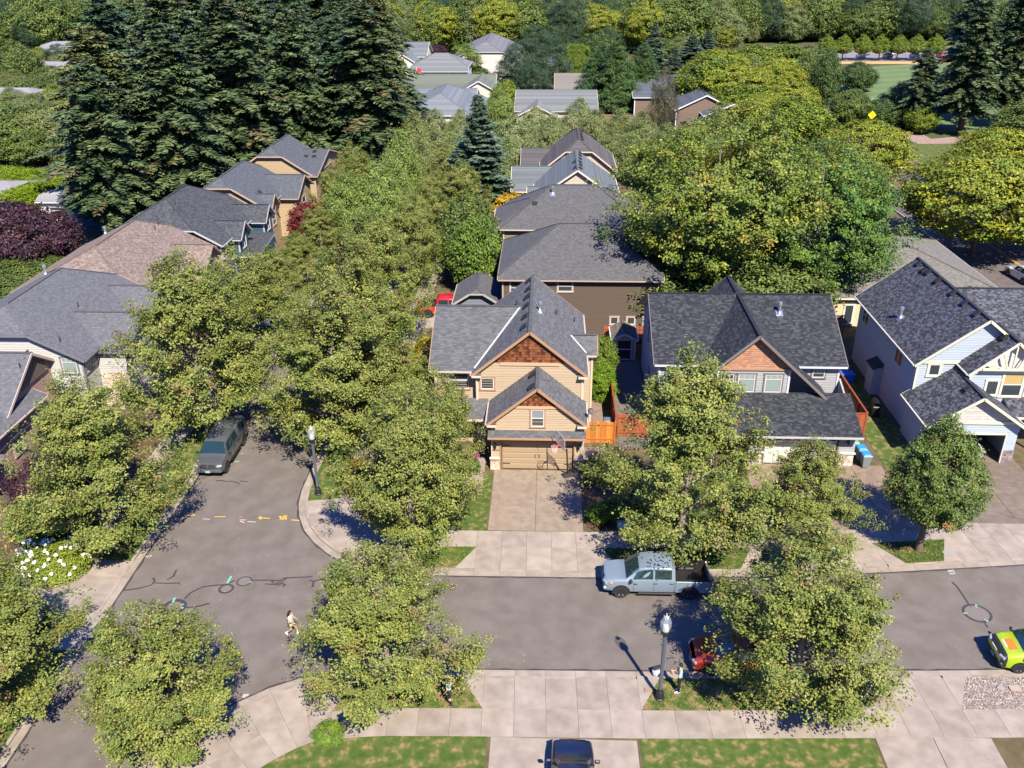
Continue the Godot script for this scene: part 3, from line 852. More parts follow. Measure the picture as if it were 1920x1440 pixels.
func other_houses() -> void:
	var grey := pal(0.115, 0.117, 0.123, 3, 0.1)
	# behind the tan house
	var a := simple_house("brown lap sided house with grey hip roof behind the tan house", [["x", -4.4, 10.3, -87.5, -75.9, 5.5, 9.0, 0.93, 0.93]], Color(0.098, 0.076, 0.06), grey, Color(0.32, 0.25, 0.2),
		[[Vector3(9.1, 1.55, -76.31), "s", 0.7, 0.7, {"style": "one"}], [Vector3(7.6, 1.55, -76.31), "s", 0.7, 0.7, {"style": "one"}], [Vector3(6.1, 1.55, -76.31), "s", 0.7, 0.7, {"style": "one"}], [Vector3(1.6, 4.8, -76.31), "s", 1.3, 1.0], [Vector3(-2.8, 4.6, -76.31), "s", 1.0, 1.2], [Vector3(-3.99, 4.5, -80), "w", 1.3, 1.3]])
	flues(a[1][0], [[1079, 418]], 0.9)
	pipes(a[1][0], [[1093, 414]])
	simple_house("small grey shingled garage wing beside red pickup", [["z", -82.0, -76.6, -8.6, -4.2, 2.9, 4.3, 0.3, 0.3]], Color(0.15, 0.17, 0.2), grey, Color(0.3, 0.28, 0.25), [[Vector3(-8.19, 1.4, -79), "w", 1.0, 1.0]])
	a = simple_house("grey hip roofed house with four box vents in a row", [["x", -5.1, 10.7, -103.2, -92.0, 5.4, 8.8, 0.98, 0.98], ["z", -101.0, -92.6, -5.9, 2.0, 5.3, 7.4, 0.9, 0.9]], Color(0.2, 0.17, 0.14), grey, Color(0.42, 0.36, 0.3), [[Vector3(-4.7, 4.4, -97), "w", 1.2, 1.2]])
	vents(a[1][0], [[1048, 351], [1065, 351], [1086, 351], [1105, 351], [1003, 382]])
	flues(a[1][0], [[1036, 364]], 0.9)
	var blue := pal(0.15, 0.172, 0.188, 3, 0.1)
	a = simple_house("cream gabled house with pale blue grey roof and long row of ridge vents", [["z", -116.2, -104.6, -1.8, 8.5, 5.3, 8.85, 0, 0], ["x", -4.7, 2.5, -119.5, -111.5, 4.6, 6.9, 0, 0], ["x", -2.6, 2.5, -111.4, -106.0, 4.4, 5.9, 0, 0]], Color(0.42, 0.38, 0.31), blue, Color(0.55, 0.5, 0.42), [], {"tab": 0.0, "spread": 0.05})
	vents(a[1][0], [[1088, 316], [1088, 310], [1087, 304], [1087, 298], [1087, 292], [1087, 287], [1079, 315], [1078, 304]])
	var wm := pal(0.115, 0.11, 0.112, 3, 0.12)
	a = simple_house("cream house with clipped gable and warm grey roof", [["z", -130.0, -119.0, -1.2, 9.0, 5.4, 9.4, 0.35, 0.35], ["x", -3.9, 3.5, -134.0, -123.0, 4.5, 6.6, 0, 0]], Color(0.43, 0.36, 0.28), wm, Color(0.45, 0.38, 0.3), [], {"tab": 0.0, "spread": 0.06})
	vents(a[1][1], [[993, 277], [1015, 277], [1038, 277]])
	vents(a[1][0], [[1091, 262], [1090, 257], [1089, 252], [1089, 247]])
	# west side of the side street
	var lg := pal(0.145, 0.149, 0.165, 3, 0.1)
	var wht := Color(0.4, 0.4, 0.39)
	a = simple_house("white house with pale grey roof and stone entry between street trees", [["z", -73.8, -58.3, -46.5, -33.5, 5.2, 8.5, 0.7, 0.42], ["x", -37.5, -31.2, -67.4, -60.4, 5.0, 6.8, 0, 0], ["x", -37.5, -32.2, -73.2, -66.6, 5.1, 6.8, 0, 0]], wht, lg, Color(0.13, 0.13, 0.14),
		[[Vector3(-34.9, 4.6, -58.7), "s", 1.1, 1.2, {"style": "grid", "blind": 0.9, "blind_mat": paint("blind_mint", Color.WHITE)}], [Vector3(-33.9, 4.5, -59.5), "e", 1.1, 1.2], [Vector3(-31.6, 3.4, -64), "e", 1.4, 1.3], [Vector3(-32.6, 3.6, -70), "e", 1.4, 1.3]])
	pipes(a[1][0], [[147, 576], [113, 641]])
	flues(a[1][0], [[86, 515]], 0.9)
	stones(a[0], -33.5 + 39.95, -31.6 + 39.95, 0.0, 3.2, -60.7 + 66.05, stone_mats("tan", Color.WHITE))
	a = simple_house("mauve boarded house with grey roof and brown open gable by flowering hydrangea", [["x", -52.0, -36.0, -60.6, -51.9, 3.9, 6.7, 0, 0], ["z", -56.0, -48.2, -44.0, -35.4, 3.6, 5.4, 0.3, 0.45]], Color(0.33, 0.22, 0.2), lg, Color(0.42, 0.34, 0.29),
		[[Vector3(-36.6, 1.6, -48.6), "s", 0.9, 1.2], [Vector3(-35.8, 1.8, -52), "e", 1.2, 1.2]])
	pipes(a[1][0], [[38, 690]])
	var vb := Shape.new()
	for i in 9: vb.box(Vector3(-36.3, 5.0 + 0.35 * (4 - absf(i - 4)) * 0.5, -57.9 + i * 0.4) , Vector3(0.06, 0.9 + 0.35 * (4 - absf(i - 4)), 0.36))
	part("gable_boards", vb, paint("dark_boards", Color(0.10, 0.075, 0.065), 0.8), a[0], -a[0].position)
	shed_roof(a[0], -40.5 + 44, -34.6 + 44, -48.6 + 56.25, 3.0, -46.6 + 56.25, 2.4, lg, paint("trim_mauve", Color(0.42, 0.34, 0.29), 0.7), "porch_roof")
	var br := [Color(0.20, 0.155, 0.125), Color(0.255, 0.2, 0.19), Color(0.31, 0.245, 0.205), Color(0.225, 0.185, 0.16)]
	a = simple_house("house with mottled brown shingle roof beside purple leaved tree", [["z", -86.0, -72.3, -46.7, -33.2, 5.2, 8.5, 0.35, 0.45], ["x", -38.5, -32.0, -84.6, -79.5, 4.9, 6.6, 0, 0]], Color(0.36, 0.3, 0.22), br, Color(0.26, 0.19, 0.15), [[Vector3(-32.4, 3.4, -82), "e", 1.6, 1.3], [Vector3(-33.6, 3.4, -76), "e", 1.6, 1.3]])
	pipes(a[1][0], [[291, 431]])
	flues(a[1][0], [[198, 438]], 0.8)
	var dk := pal(0.082, 0.088, 0.1, 3, 0.2)
	var teal := Color(0.032, 0.085, 0.115)
	var olive := Color(0.2, 0.19, 0.12)
	a = simple_house("dark roofed house with teal gables and round headed windows", [["z", -99.2, -86.2, -46.0, -32.6, 5.2, 9.0, 0.5, 0.6], ["x", -38.0, -31.6, -92.7, -88.9, 5.0, 6.5, 0, 0, teal], ["x", -38.0, -30.9, -99.3, -95.4, 5.0, 6.5, 0, 0, teal]], olive, dk, Color(0.34, 0.34, 0.35), [[Vector3(-33.0, 4.2, -87.4), "e", 0.8, 1.3]])
	arch_window(a[0], Vector3(-32.0, 4.6, -90.8), 1.2, 1.9)
	arch_window(a[0], Vector3(-31.3, 4.6, -97.35), 1.2, 1.9)
	shed_roof(a[0], -32.6 + 39.3, -30.0 + 39.3, -95.5 + 92.7, 3.9, -89.0 + 92.7, 3.2, dk, paint("trim_pale", Color(0.34, 0.34, 0.35), 0.7), "porch_roof")
	pipes(a[1][0], [[329, 384], [326, 396], [338, 396], [295, 412]])
	var sl := pal(0.112, 0.124, 0.145, 3, 0.12)
	var tanw := Color(0.36, 0.275, 0.175)
	a = simple_house("tan house with slate grey clipped gable roof behind the teal gables", [["z", -112.8, -100.8, -43.2, -32.4, 5.1, 8.4, 0.3, 0.3], ["x", -37.0, -30.2, -114.6, -106.6, 4.8, 6.8, 0, 0], ["x", -36.0, -32.0, -105.0, -101.6, 4.8, 6.2, 0, 0]], tanw, sl, Color(0.35, 0.27, 0.2), [[Vector3(-30.6, 3.4, -110.5), "e", 1.6, 1.5], [Vector3(-32.4, 3.2, -103.3), "e", 1.2, 1.3]])
	vents(a[1][0], [[486, 361]])
	a = simple_house("tan house with slate grey gable roof next to the firs", [["z", -126.4, -116.8, -42.0, -30.6, 5.1, 8.8, 0.0, 0.3], ["x", -37.0, -30.2, -132.0, -116.6, 5.2, 7.2, 0, 0]], tanw, sl, Color(0.35, 0.27, 0.2), [[Vector3(-35.3, 4.2, -117.2), "s", 1.2, 1.2]])
	vents(a[1][1], [[560, 294], [574, 294], [589, 294], [590, 285]])
	# behind the big maples
	simple_house("low tan house with weathered grey hip roof behind the fence", [["x", 22.5, 42.0, -97.5, -79.0, 2.9, 6.2, 0.9, 0.9]], Color(0.55, 0.44, 0.28), pal(0.20, 0.19, 0.17, 3, 0.12), Color(0.55, 0.53, 0.48), [[Vector3(30.0, 1.4, -79.4), "s", 1.5, 1.2, {"style": "slide"}], [Vector3(28.0, 1.2, -79.4), "s", 0.8, 1.8, {"style": "one"}]])
	# far houses
	var fo := {"tab": 0.0, "expo": 0.5, "lift": 0.03, "board": 0.5, "group": "houses far beyond the trees", "spread": 0.06}
	var pg := pal(0.20, 0.215, 0.22, 3, 0.1)
	simple_house("tan gabled house with pale green grey roof beyond the olive trees", [["x", -6.5, 9.0, -190.0, -171.0, 4.8, 7.3, 0, 0], ["z", -178.0, -168.5, -6.3, 1.6, 4.2, 6.2, 0, 0]], Color(0.45, 0.38, 0.27), pg, Color(0.5, 0.46, 0.4), [[Vector3(-3.0, 3.0, -168.9), "s", 2.0, 1.4]], fo)
	simple_house("wide house with blue grey hip roof at the end of the side street", [["z", -196.0, -170.5, -29.0, -12.5, 3.3, 7.2, 0.8, 0.8], ["x", -30.0, -15.0, -202.0, -188.0, 3.5, 5.6, 0, 0]], Color(0.5, 0.5, 0.48), pal(0.19, 0.215, 0.245, 3, 0.08), Color(0.6, 0.6, 0.58), [], fo)
	simple_house("long house with brown grey gable roof behind the blue grey hip roof", [["x", -32.0, -12.0, -220.0, -206.0, 3.5, 6.2, 0, 0], ["z", -214.0, -200.0, -20.5, -10.0, 3.5, 6.4, 0, 0]], Color(0.5, 0.47, 0.42), pal(0.17, 0.19, 0.16, 3, 0.08), Color(0.6, 0.58, 0.55), [], fo)
	simple_house("pale blue house with green grey hip roof beyond the red shrub", [["x", -34.5, -20.0, -246.0, -231.0, 4.6, 8.2, 0.75, 0.75]], Color(0.55, 0.62, 0.68), pg, Color(0.6, 0.6, 0.6), [[Vector3(-32.5, 3.0, -231.4), "s", 1.2, 1.6], [Vector3(-24.5, 3.0, -231.4), "s", 1.2, 1.6]], fo)
	simple_house("cream gabled house with small arched attic window", [["x", -50.0, -33.0, -268.0, -254.0, 5.6, 8.8, 0, 0], ["z", -258.0, -245.0, -43.5, -33.0, 4.0, 7.2, 0, 0]], Color(0.7, 0.62, 0.5), pal(0.18, 0.2, 0.215, 3, 0.08), Color(0.65, 0.6, 0.52), [[Vector3(-38.2, 5.2, -245.4), "s", 0.9, 1.6]], fo)
	simple_house("small white house with grey roof beside the purple tree", [["x", -13.0, -2.0, -246.0, -236.0, 3.2, 6.0, 0, 0]], Color(0.6, 0.6, 0.6), pal(0.17, 0.19, 0.16, 3, 0.08), Color(0.6, 0.6, 0.6), [[Vector3(-9.0, 1.8, -236.4), "s", 2.4, 1.4]], fo)
	simple_house("house with long slanting grey roof behind the round cedar", [["z", -300.0, -262.0, -28.0, -8.0, 3.6, 8.4, 0.5, 0.5]], Color(0.5, 0.48, 0.46), pal(0.19, 0.195, 0.21, 3, 0.06), Color(0.5, 0.5, 0.5), [], fo)
	simple_house("white porch house with flag by the yellow cypress", [["z", -224.0, -212.0, -42.0, -33.5, 3.2, 5.6, 0, 0.0]], Color(0.5, 0.52, 0.5), pg, Color(0.65, 0.65, 0.65), [[Vector3(-37.8, 1.6, -212.4), "s", 3.4, 1.4]], fo)
	simple_house("house with taupe ridge vented roof behind the tan gabled house", [["x", 1.0, 11.5, -224.0, -209.0, 3.4, 6.0, 0, 0]], Color(0.4, 0.37, 0.32), pal(0.23, 0.215, 0.19, 3, 0.05), Color(0.5, 0.47, 0.42), [], fo)
	simple_house("house with low slate blue roof behind the clipped hedge", [["x", -1.5, 10.0, -268.0, -256.0, 3.2, 5.0, 0, 0]], Color(0.4, 0.37, 0.32), pal(0.17, 0.185, 0.23, 3, 0.05), Color(0.5, 0.47, 0.42), [], fo)
	simple_house("brick house with blue grey roofs and white gable trim", [["x", 17.0, 35.0, -212.0, -192.0, 4.2, 7.4, 0, 0], ["z", -200.0, -180.0, 24.0, 36.0, 3.6, 6.4, 0, 0], ["z", -192.0, -176.0, 29.0, 40.0, 3.2, 5.4, 0, 0]], Color(0.16, 0.12, 0.1), pal(0.11, 0.125, 0.15, 3, 0.1), Color(0.7, 0.7, 0.7), [], fo)
	for q in [[Vector3(-78, 0, -117.5), 15.0, 9.0, 3.2, 4.2, "white walled low house with flat grey roof behind yellow green hedge"], [Vector3(-63.5, 0, -114.5), 5.0, 5.0, 2.8, 3.8, "small pale grey outbuilding by the yellow green hedge"], [Vector3(-119, 0, -200), 16.0, 12.0, 3.2, 5.0, "blue grey house with white gutter beyond the olive trees"], [Vector3(-130, 0, -246), 22.0, 14.0, 3.2, 5.4, "long house with pale grey roof among far orchard trees"], [Vector3(-105, 0, -232), 18.0, 12.0, 3.2, 5.2, "far house with lavender grey roof and white eaves"], [Vector3(-150, 0, -300), 22.0, 14.0, 3.2, 5.6, "farthest grey roofed house past the orchard trees"]]:
		var c: Vector3 = q[0]
		simple_house(q[5], [["x", c.x - q[1] * 0.5, c.x + q[1] * 0.5, c.z - q[2] * 0.5, c.z + q[2] * 0.5, q[3], q[4], 0.4, 0.4]], Color(0.55, 0.54, 0.52), pal(0.3, 0.3, 0.32, 3, 0.06), Color(0.6, 0.6, 0.6), [[c + Vector3(0, 1.6, q[2] * 0.5 - 0.41), "s", 2.0, 1.2]], fo)
	simple_house("dark teal blue walled building behind fir trunks", [["x", -62.0, -44.0, -118.5, -110.0, 3.4, 5.0, 0.3, 0.3]], Color(0.012, 0.075, 0.125), pal(0.12, 0.13, 0.14, 3, 0.08), Color(0.06, 0.12, 0.16), [], {"tab": 0.0})
	simple_house("navy walled low building with flat roof beside the green shrubs", [["x", -70.0, -56.5, -97.0, -91.0, 2.6, 3.1, 0.2, 0.2]], Color(0.01, 0.04, 0.085), pal(0.4, 0.4, 0.4, 3, 0.08), Color(0.4, 0.4, 0.4), [], {"tab": 0.0})

# ---------------------------------------------------------------- ground
const ROAD_Y := -0.12
const KERB_N := [[-15.6, -172], [-15.6, -50], [-15.45, -48.5], [-15.0, -46.9], [-14.3, -45.4], [-13.3, -44.1], [-12.0, -42.9], [-10.6, -42.1], [-9.2, -41.7], [-6, -41.62], [2.5, -41.72], [12, -42.1], [19, -42.7], [27.2, -43.7], [40, -45.6], [64, -49.4]]
const KERB_W := [[-23.9, -12], [-23.9, -172]]
const KERB_S := [[64, -37.1], [40, -35.4], [20.4, -34.2], [5.8, -33.62], [-3.8, -33.43], [-8, -33.3], [-11.3, -32.8], [-13, -31.9], [-14.4, -30.8], [-16.2, -29.0], [-17.6, -26.6], [-18.2, -24], [-18.2, -10]]

func resample(a: Array, step: float) -> PackedVector2Array:
	var c := Curve2D.new()
	for p in a: c.add_point(Vector2(p[0], p[1]))
	c.bake_interval = 0.2
	var n := int(ceil(c.get_baked_length() / step))
	var r := PackedVector2Array()
	for i in n + 1: r.append(c.sample_baked(c.get_baked_length() * i / n))
	return r

func offset(a: PackedVector2Array, d: float) -> PackedVector2Array:
	# the line moved to its left (seen from above, z towards the viewer)
	var r := PackedVector2Array()
	for i in a.size():
		var t := (a[mini(i + 1, a.size() - 1)] - a[maxi(i - 1, 0)]).normalized()
		r.append(a[i] + Vector2(t.y, -t.x) * d)
	return r

func v3(p: Vector2, y: float) -> Vector3:
	return Vector3(p.x, y, p.y)

func slab4(s: Shape, a: Vector3, b: Vector3, c: Vector3, d: Vector3, thick: float) -> void:
	var p := [a, b, c, d]
	if (b - a).cross(c - a).y < 0.0: p.reverse()
	s.prism(p, Vector3(0, -thick, 0))

func sheet(called: String, pts: Array, y: float, m: Material, thick := 0.0) -> MeshInstance3D:
	# a flat piece of ground with any outline
	var q := PackedVector2Array()
	for p in pts: q.append(Vector2(p[0], p[1]) if p is Array else p)
	var s := Shape.new()
	var t := Geometry2D.triangulate_polygon(q)
	for i in range(0, t.size(), 3):
		var a := v3(q[t[i]], y); var b := v3(q[t[i + 1]], y); var c := v3(q[t[i + 2]], y)
		if (b - a).cross(c - a).y < 0.0: s.tri(a, c, b)
		else: s.tri(a, b, c)
	if thick > 0.0:
		for i in q.size():
			var a := v3(q[i], y); var b := v3(q[(i + 1) % q.size()], y)
			s.quad(a, b, b - Vector3(0, thick, 0), a - Vector3(0, thick, 0))
	return ground_piece(called, s, m)

func concrete_mats() -> Array:
	var r := []
	for i in 4:
		var k: float = [0.93, 1.0, 1.05, 0.97][i]
		r.append(two_scale("concrete%d" % i, Color(0.30, 0.25, 0.205) * k, Color(0.45, 0.39, 0.33) * k, 1.1, 6.0 + i, 0.93, 8.0, 0.0, 50 + i * 3))
	return r

func aggregate(key: String, k: float, sd: int, tint := Color(1, 1, 1)) -> StandardMaterial3D:
	if mats.has(key): return mats[key]
	var m := two_scale(key, Color(0.33 * tint.r, 0.27 * tint.g, 0.205 * tint.b) * k, Color(0.48 * tint.r, 0.405 * tint.g, 0.32 * tint.b) * k, 0.9, 5.0, 0.95, 8.0, 0.0, sd)
	if not pebble_grain: pebble_grain = grain(8, 0.16, Color(0.45, 0.42, 0.4), Color(1, 1, 1), 2, 0.4, 1024)
	m.detail_albedo = pebble_grain
	return m

func lawn_mat(key: String, sd: int, dry: float) -> StandardMaterial3D:
	if mats.has(key): return mats[key]
	var m := two_scale(key, Color(0.055, 0.10, 0.015), Color(0.11, 0.16, 0.03), 0.8, 4.0, 0.95, 8.0, 0.0, sd)
	var t: NoiseTexture2D = m.albedo_texture
	var g := Gradient.new()
	g.offsets = PackedFloat32Array([0.0, 0.35, 0.62 - dry * 0.3, 0.8 - dry * 0.3, 1.0])
	g.colors = PackedColorArray([lin(0.05, 0.095, 0.014), lin(0.075, 0.125, 0.022), lin(0.12, 0.15, 0.035), lin(0.26, 0.20, 0.085), lin(0.36, 0.25, 0.13)])
	t.color_ramp = g
	return m

func grass_blades(parent: Node, area: Array, n: int, dry: float) -> void:
	# short turf standing on a lawn; area: a corner list
	var q := PackedVector2Array()
	var lo := Vector2(1e9, 1e9); var hi := -lo
	for p in area:
		var w: Vector2 = p if p is Vector2 else Vector2(p[0], p[1])
		q.append(w); lo = lo.min(w); hi = hi.max(w)
	var s := Shape.new()
	var f := FastNoiseLite.new(); f.seed = 5; f.frequency = 0.5
	var k := 0
	while k < n:
		k += 1
		var p := Vector2(rng.randf_range(lo.x, hi.x), rng.randf_range(lo.y, hi.y))
		if not Geometry2D.is_point_in_polygon(p, q): continue
		var w := f.get_noise_2d(p.x, p.y) + dry + rng.randf_range(-0.2, 0.2)
		s.col = Color(0.075, 0.13, 0.022).lerp(Color(0.3, 0.22, 0.1), clampf(w * 1.6, 0, 1)) * wobble(0.3)
		var a := rng.randf() * TAU
		var d := Vector3(cos(a), 0, sin(a)) * 0.03
		var b := v3(p, 0.0)
		s.tri(b - d, b + d, b + Vector3(rng.randf_range(-0.04, 0.04), rng.randf_range(0.03, 0.08), rng.randf_range(-0.04, 0.04)))
	var o := part("turf", s, vpaint("turf", 0.8), parent)
	o.set_meta("kind", "stuff")

func verge_kind(x: float, row: String) -> String:
	if row == "n":
		if x < -9.0: return "concrete"
		if x < -4.4: return "lawn"
		if x < 3.0: return "apron"
		if x < 12.8: return "lawn"
		if x < 19.9: return "apron"
		if x < 24.4: return "lawn"
		if x < 33.2: return "apron"
		return "lawn"
	if x < -10.2: return "concrete"
	if x < -2.6: return "lawn"
	if x < 4.6: return "apron"
	if x < 14.6: return "lawn"
	if x < 20.0: return "apron"
	if x < 27.5: return "gravel"
	return "lawn"

func streets() -> void:
	var earth := two_scale("earth", Color(0.05, 0.07, 0.02), Color(0.16, 0.13, 0.06), 2.3, 23.0, 0.95, 8.0, 0.0, 3)
	var far := sheet("ground", [[-900, -1600], [900, -1600], [900, 60], [-900, 60]], -0.2, earth)
	far.set_meta("label", "ground")
	var asphalt := two_scale("asphalt", Color(0.155, 0.134, 0.118), Color(0.215, 0.191, 0.17), 0.9, 11.0, 0.9, 8.0, 0.0, 9)
	sheet("road", [[-24.6, -50], [66, -50], [66, -8], [-24.6, -8]], ROAD_Y, asphalt)
	sheet("road", [[-24.6, -174], [-15.0, -174], [-15.0, -50], [-24.6, -50]], ROAD_Y, asphalt)
	var conc := concrete_mats()
	var bark := two_scale("bark_bed", Color(0.075, 0.042, 0.025), Color(0.2, 0.12, 0.075), 0.7, 3.0, 0.95, 8.0, 0.0, 21)
	var yard := two_scale("yard", Color(0.10, 0.085, 0.04), Color(0.2, 0.15, 0.085), 0.9, 6.0, 0.95, 8.0, 0.0, 23)
	var tar := paint("tar", Color(0.045, 0.036, 0.034), 0.6)
	for row in ["n", "w", "s"]:
		var line: PackedVector2Array = resample({"n": KERB_N, "w": KERB_W, "s": KERB_S}[row], 1.5)
		var k1 := offset(line, 0.16); var strip := offset(line, 2.2); var walk := offset(line, 3.85); var pan := offset(line, -0.42)
		# yards: everything inside the sidewalk
		var inner := []
		var edge := offset(line, 2.19)
		for p in edge: inner.append([p.x, p.y])
		if row == "n": inner.append_array([[64, -172]])
		elif row == "w": inner.append_array([[-120, -172], [-120, -12]])
		else: inner.append_array([[64, -10]])
		sheet("yard", inner, -0.03, yard, 0.17)
		var kerb := ground_piece("kerb", Shape.new(), conc[0])
		var side := ground_piece("sidewalk", Shape.new(), conc[0])
		var verge := ground_piece("verge", Shape.new(), conc[0])
		var lawns := []
		for i in line.size() - 1:
			var m := (line[i] + line[i + 1]) * 0.5
			var far_off := m.y < -100.0
			var kind := verge_kind(m.x, row)
			if row == "n" and m.y < -47.9: kind = "lawn"
			if row == "n" and m.y < -43.1 and m.y > -47.9 and m.x < -9: kind = "concrete"
			if row == "w": kind = "apron" if m.y > -41.2 and m.y < -34.6 else "lawn"
			var low := kind == "apron"
			var ky := -0.085 if low else 0.0
			# kerb and gutter pan, each piece with a joint
			var t := (line[i + 1] - line[i]).normalized() * 0.006
			if not far_off:
				var s := Shape.new()
				slab4(s, v3(line[i] + t, ky), v3(line[i + 1] - t, ky), v3(k1[i + 1] - t, ky + 0.004), v3(k1[i] + t, ky + 0.004), 0.2)
				part("kerb_stone", s, conc[(i * 7) % 4], kerb)
				s = Shape.new()
				slab4(s, v3(line[i] + t, ROAD_Y + 0.006), v3(line[i + 1] - t, ROAD_Y + 0.006), v3(pan[i + 1] - t, ROAD_Y + 0.016), v3(pan[i] + t, ROAD_Y + 0.016), 0.1)
				part("gutter_slab", s, conc[(i * 5 + 1) % 4], kerb)
				s = Shape.new()
				var dj := (line[i + 1] - line[i]).normalized()
				var nn := Vector2(dj.y, -dj.x)
				for j in 3:
					var f0 := j / 3.0; var f1 := (j + 1) / 3.0
					var w0 := 0.05 + 0.02 * sin(i * 5.1 + j * 2.7); var w1 := 0.05 + 0.02 * sin(i * 5.1 + (j + 1) * 2.7)
					if j == 2: w1 = 0.05 + 0.02 * sin((i + 1) * 5.1)
					var pa := pan[i].lerp(pan[i + 1], f0); var pb := pan[i].lerp(pan[i + 1], f1)
					s.quad(v3(pa + nn * 0.005, ROAD_Y + 0.021), v3(pa - nn * w0 * 2.0, ROAD_Y + 0.008), v3(pb - nn * w1 * 2.0, ROAD_Y + 0.008), v3(pb + nn * 0.005, ROAD_Y + 0.021))
				if s.n[0].y < 0.0: pass
				part("tar_seam", s, tar, kerb)
				# sidewalk slabs
				s = Shape.new()
				slab4(s, v3(strip[i] + t, 0.0), v3(strip[i + 1] - t, 0.0), v3(walk[i + 1] - t, 0.0), v3(walk[i] + t, 0.0), 0.12)
				part("slab", s, conc[(i * 3 + 2) % 4], side)
			else:
				var s := Shape.new()
				slab4(s, v3(line[i], 0.0), v3(line[i + 1], 0.0), v3(k1[i + 1], 0.0), v3(k1[i], 0.0), 0.2)
				part("kerb_stone", s, conc[(i * 7) % 4], kerb)
				s = Shape.new()
				slab4(s, v3(strip[i], 0.0), v3(strip[i + 1], 0.0), v3(walk[i + 1], 0.0), v3(walk[i], 0.0), 0.12)
				part("slab", s, conc[(i * 3 + 2) % 4], side)
			# the verge between kerb and sidewalk
			var st := strip[i]; var st1 := strip[i + 1]
			if kind == "concrete" or kind == "apron":
				var s := Shape.new()
				slab4(s, v3(k1[i] + t, ky + 0.002), v3(k1[i + 1] - t, ky + 0.002), v3(st1 - t, -0.002), v3(st + t, -0.002), 0.12)
				part("slab", s, conc[(i * 3 + 1) % 4], verge)
			else:
				lawns.append([k1[i], k1[i + 1], st1, st, kind, i])
		# join each run of lawn pieces into one bed
		var run := []
		for j in lawns.size() + 1:
			if j < lawns.size() and (run.is_empty() or (lawns[j][5] == run[-1][5] + 1 and lawns[j][4] == run[-1][4])):
				run.append(lawns[j])
				continue
			if not run.is_empty():
				var o := []
				for r in run: o.append(r[0])
				o.append(run[-1][1])
				o.append(run[-1][2])
				for r2 in run.size(): o.append(run[run.size() - 1 - r2][3])
				var kind: String = run[0][4]
				# concrete flares cut the corners of a lawn beside a driveway
				if row != "w" and run[0][0].y > -48.0:
					var d0: Vector2 = (run[0][1] - run[0][0]).normalized()
					o[0] += d0 * 1.1
					o[run.size()] -= d0 * 1.1
					for e in 2:
						var fl := Shape.new()
						var c0: Vector2 = run[0][0] if e == 0 else run[-1][1]
						var c1: Vector2 = o[0] if e == 0 else o[run.size()]
						var c2: Vector2 = run[0][3] if e == 0 else run[-1][2]
						slab4(fl, v3(c0, -0.06), v3(c1, -0.002), v3(c2, -0.004), v3(c0.lerp(c2, 0.02), -0.06), 0.1)
						part("flare", fl, conc[e + 1], verge)
				if kind == "gravel":
					var g := sheet("gravel_bed", o, -0.03, paint("gravel_base", Color(0.2, 0.16, 0.14), 0.95), 0.1)
					gravel(g, o)
				else:
					var m := lawn_mat("lawn_%s" % row, {"n": 61, "w": 62, "s": 63}[row], 0.25 if row == "s" else 0.1)
					var lw := sheet("lawn", o, -0.006, m, 0.14)
					if run[0][0].y > -60.0 and row != "w": grass_blades(lw, o, 5200, 0.22 if row == "s" else 0.05)
			run = []
			if j < lawns.size(): run.append(lawns[j])
		if row == "n":
			for nm in ["kerb", "sidewalk", "verge"]: pass
	driveways(conc, bark)
	street_marks(tar)

func gravel(parent: Node, area: Array) -> void:
	var q := PackedVector2Array()
	var lo := Vector2(1e9, 1e9); var hi := -lo
	for p: Vector2 in area: q.append(p); lo = lo.min(p); hi = hi.max(p)
	var s := Shape.new()
	var cols := [Color(0.3, 0.26, 0.24), Color(0.22, 0.165, 0.14), Color(0.38, 0.34, 0.31), Color(0.14, 0.115, 0.105), Color(0.25, 0.22, 0.2)]
	for i in 5200:
		var p := Vector2(rng.randf_range(lo.x, hi.x), rng.randf_range(lo.y, hi.y))
		if not Geometry2D.is_point_in_polygon(p, q): continue
		s.col = cols[rng.randi() % 5] * wobble(0.2)
		var r := rng.randf_range(0.025, 0.06)
		var c := v3(p, -0.03 + r * 0.35)
		var a := rng.randf() * TAU
		var x := Vector3(cos(a), 0, sin(a)) * r; var z := Vector3(-sin(a), 0, cos(a)) * r * rng.randf_range(0.6, 1.0); var y := Vector3(rng.randf_range(-0.3, 0.3) * r, r * 0.7, 0)
		s.tri(c + x, c + y, c + z); s.tri(c + z, c + y, c - x); s.tri(c - x, c + y, c - z); s.tri(c - z, c + y, c + x)
	stuff("pebbles", s, vpaint("pebbles", 0.9), parent)

func panels(called: String, xs: Array, zs: Array, m: Array, y := 0.004, skew := 0.0) -> Node3D:
	# a driveway laid in panels; xs and zs are the joint lines
	var o := ground_piece(called, Shape.new(), m[0])
	for i in xs.size() - 1:
		for j in zs.size() - 1:
			var s := Shape.new()
			var g := 0.014
			var q := []
			for c in [[i, j, g, g], [i + 1, j, -g, g], [i + 1, j + 1, -g, -g], [i, j + 1, g, -g]]:
				var z: float = zs[c[1]] + c[3]
				q.append(Vector3(xs[c[0]] + c[2] + skew * (z - zs[0]), y, z))
			slab4(s, q[0], q[1], q[2], q[3], 0.1)
			part("panel", s, m[(i * 2 + j) % m.size()], o)
	return o

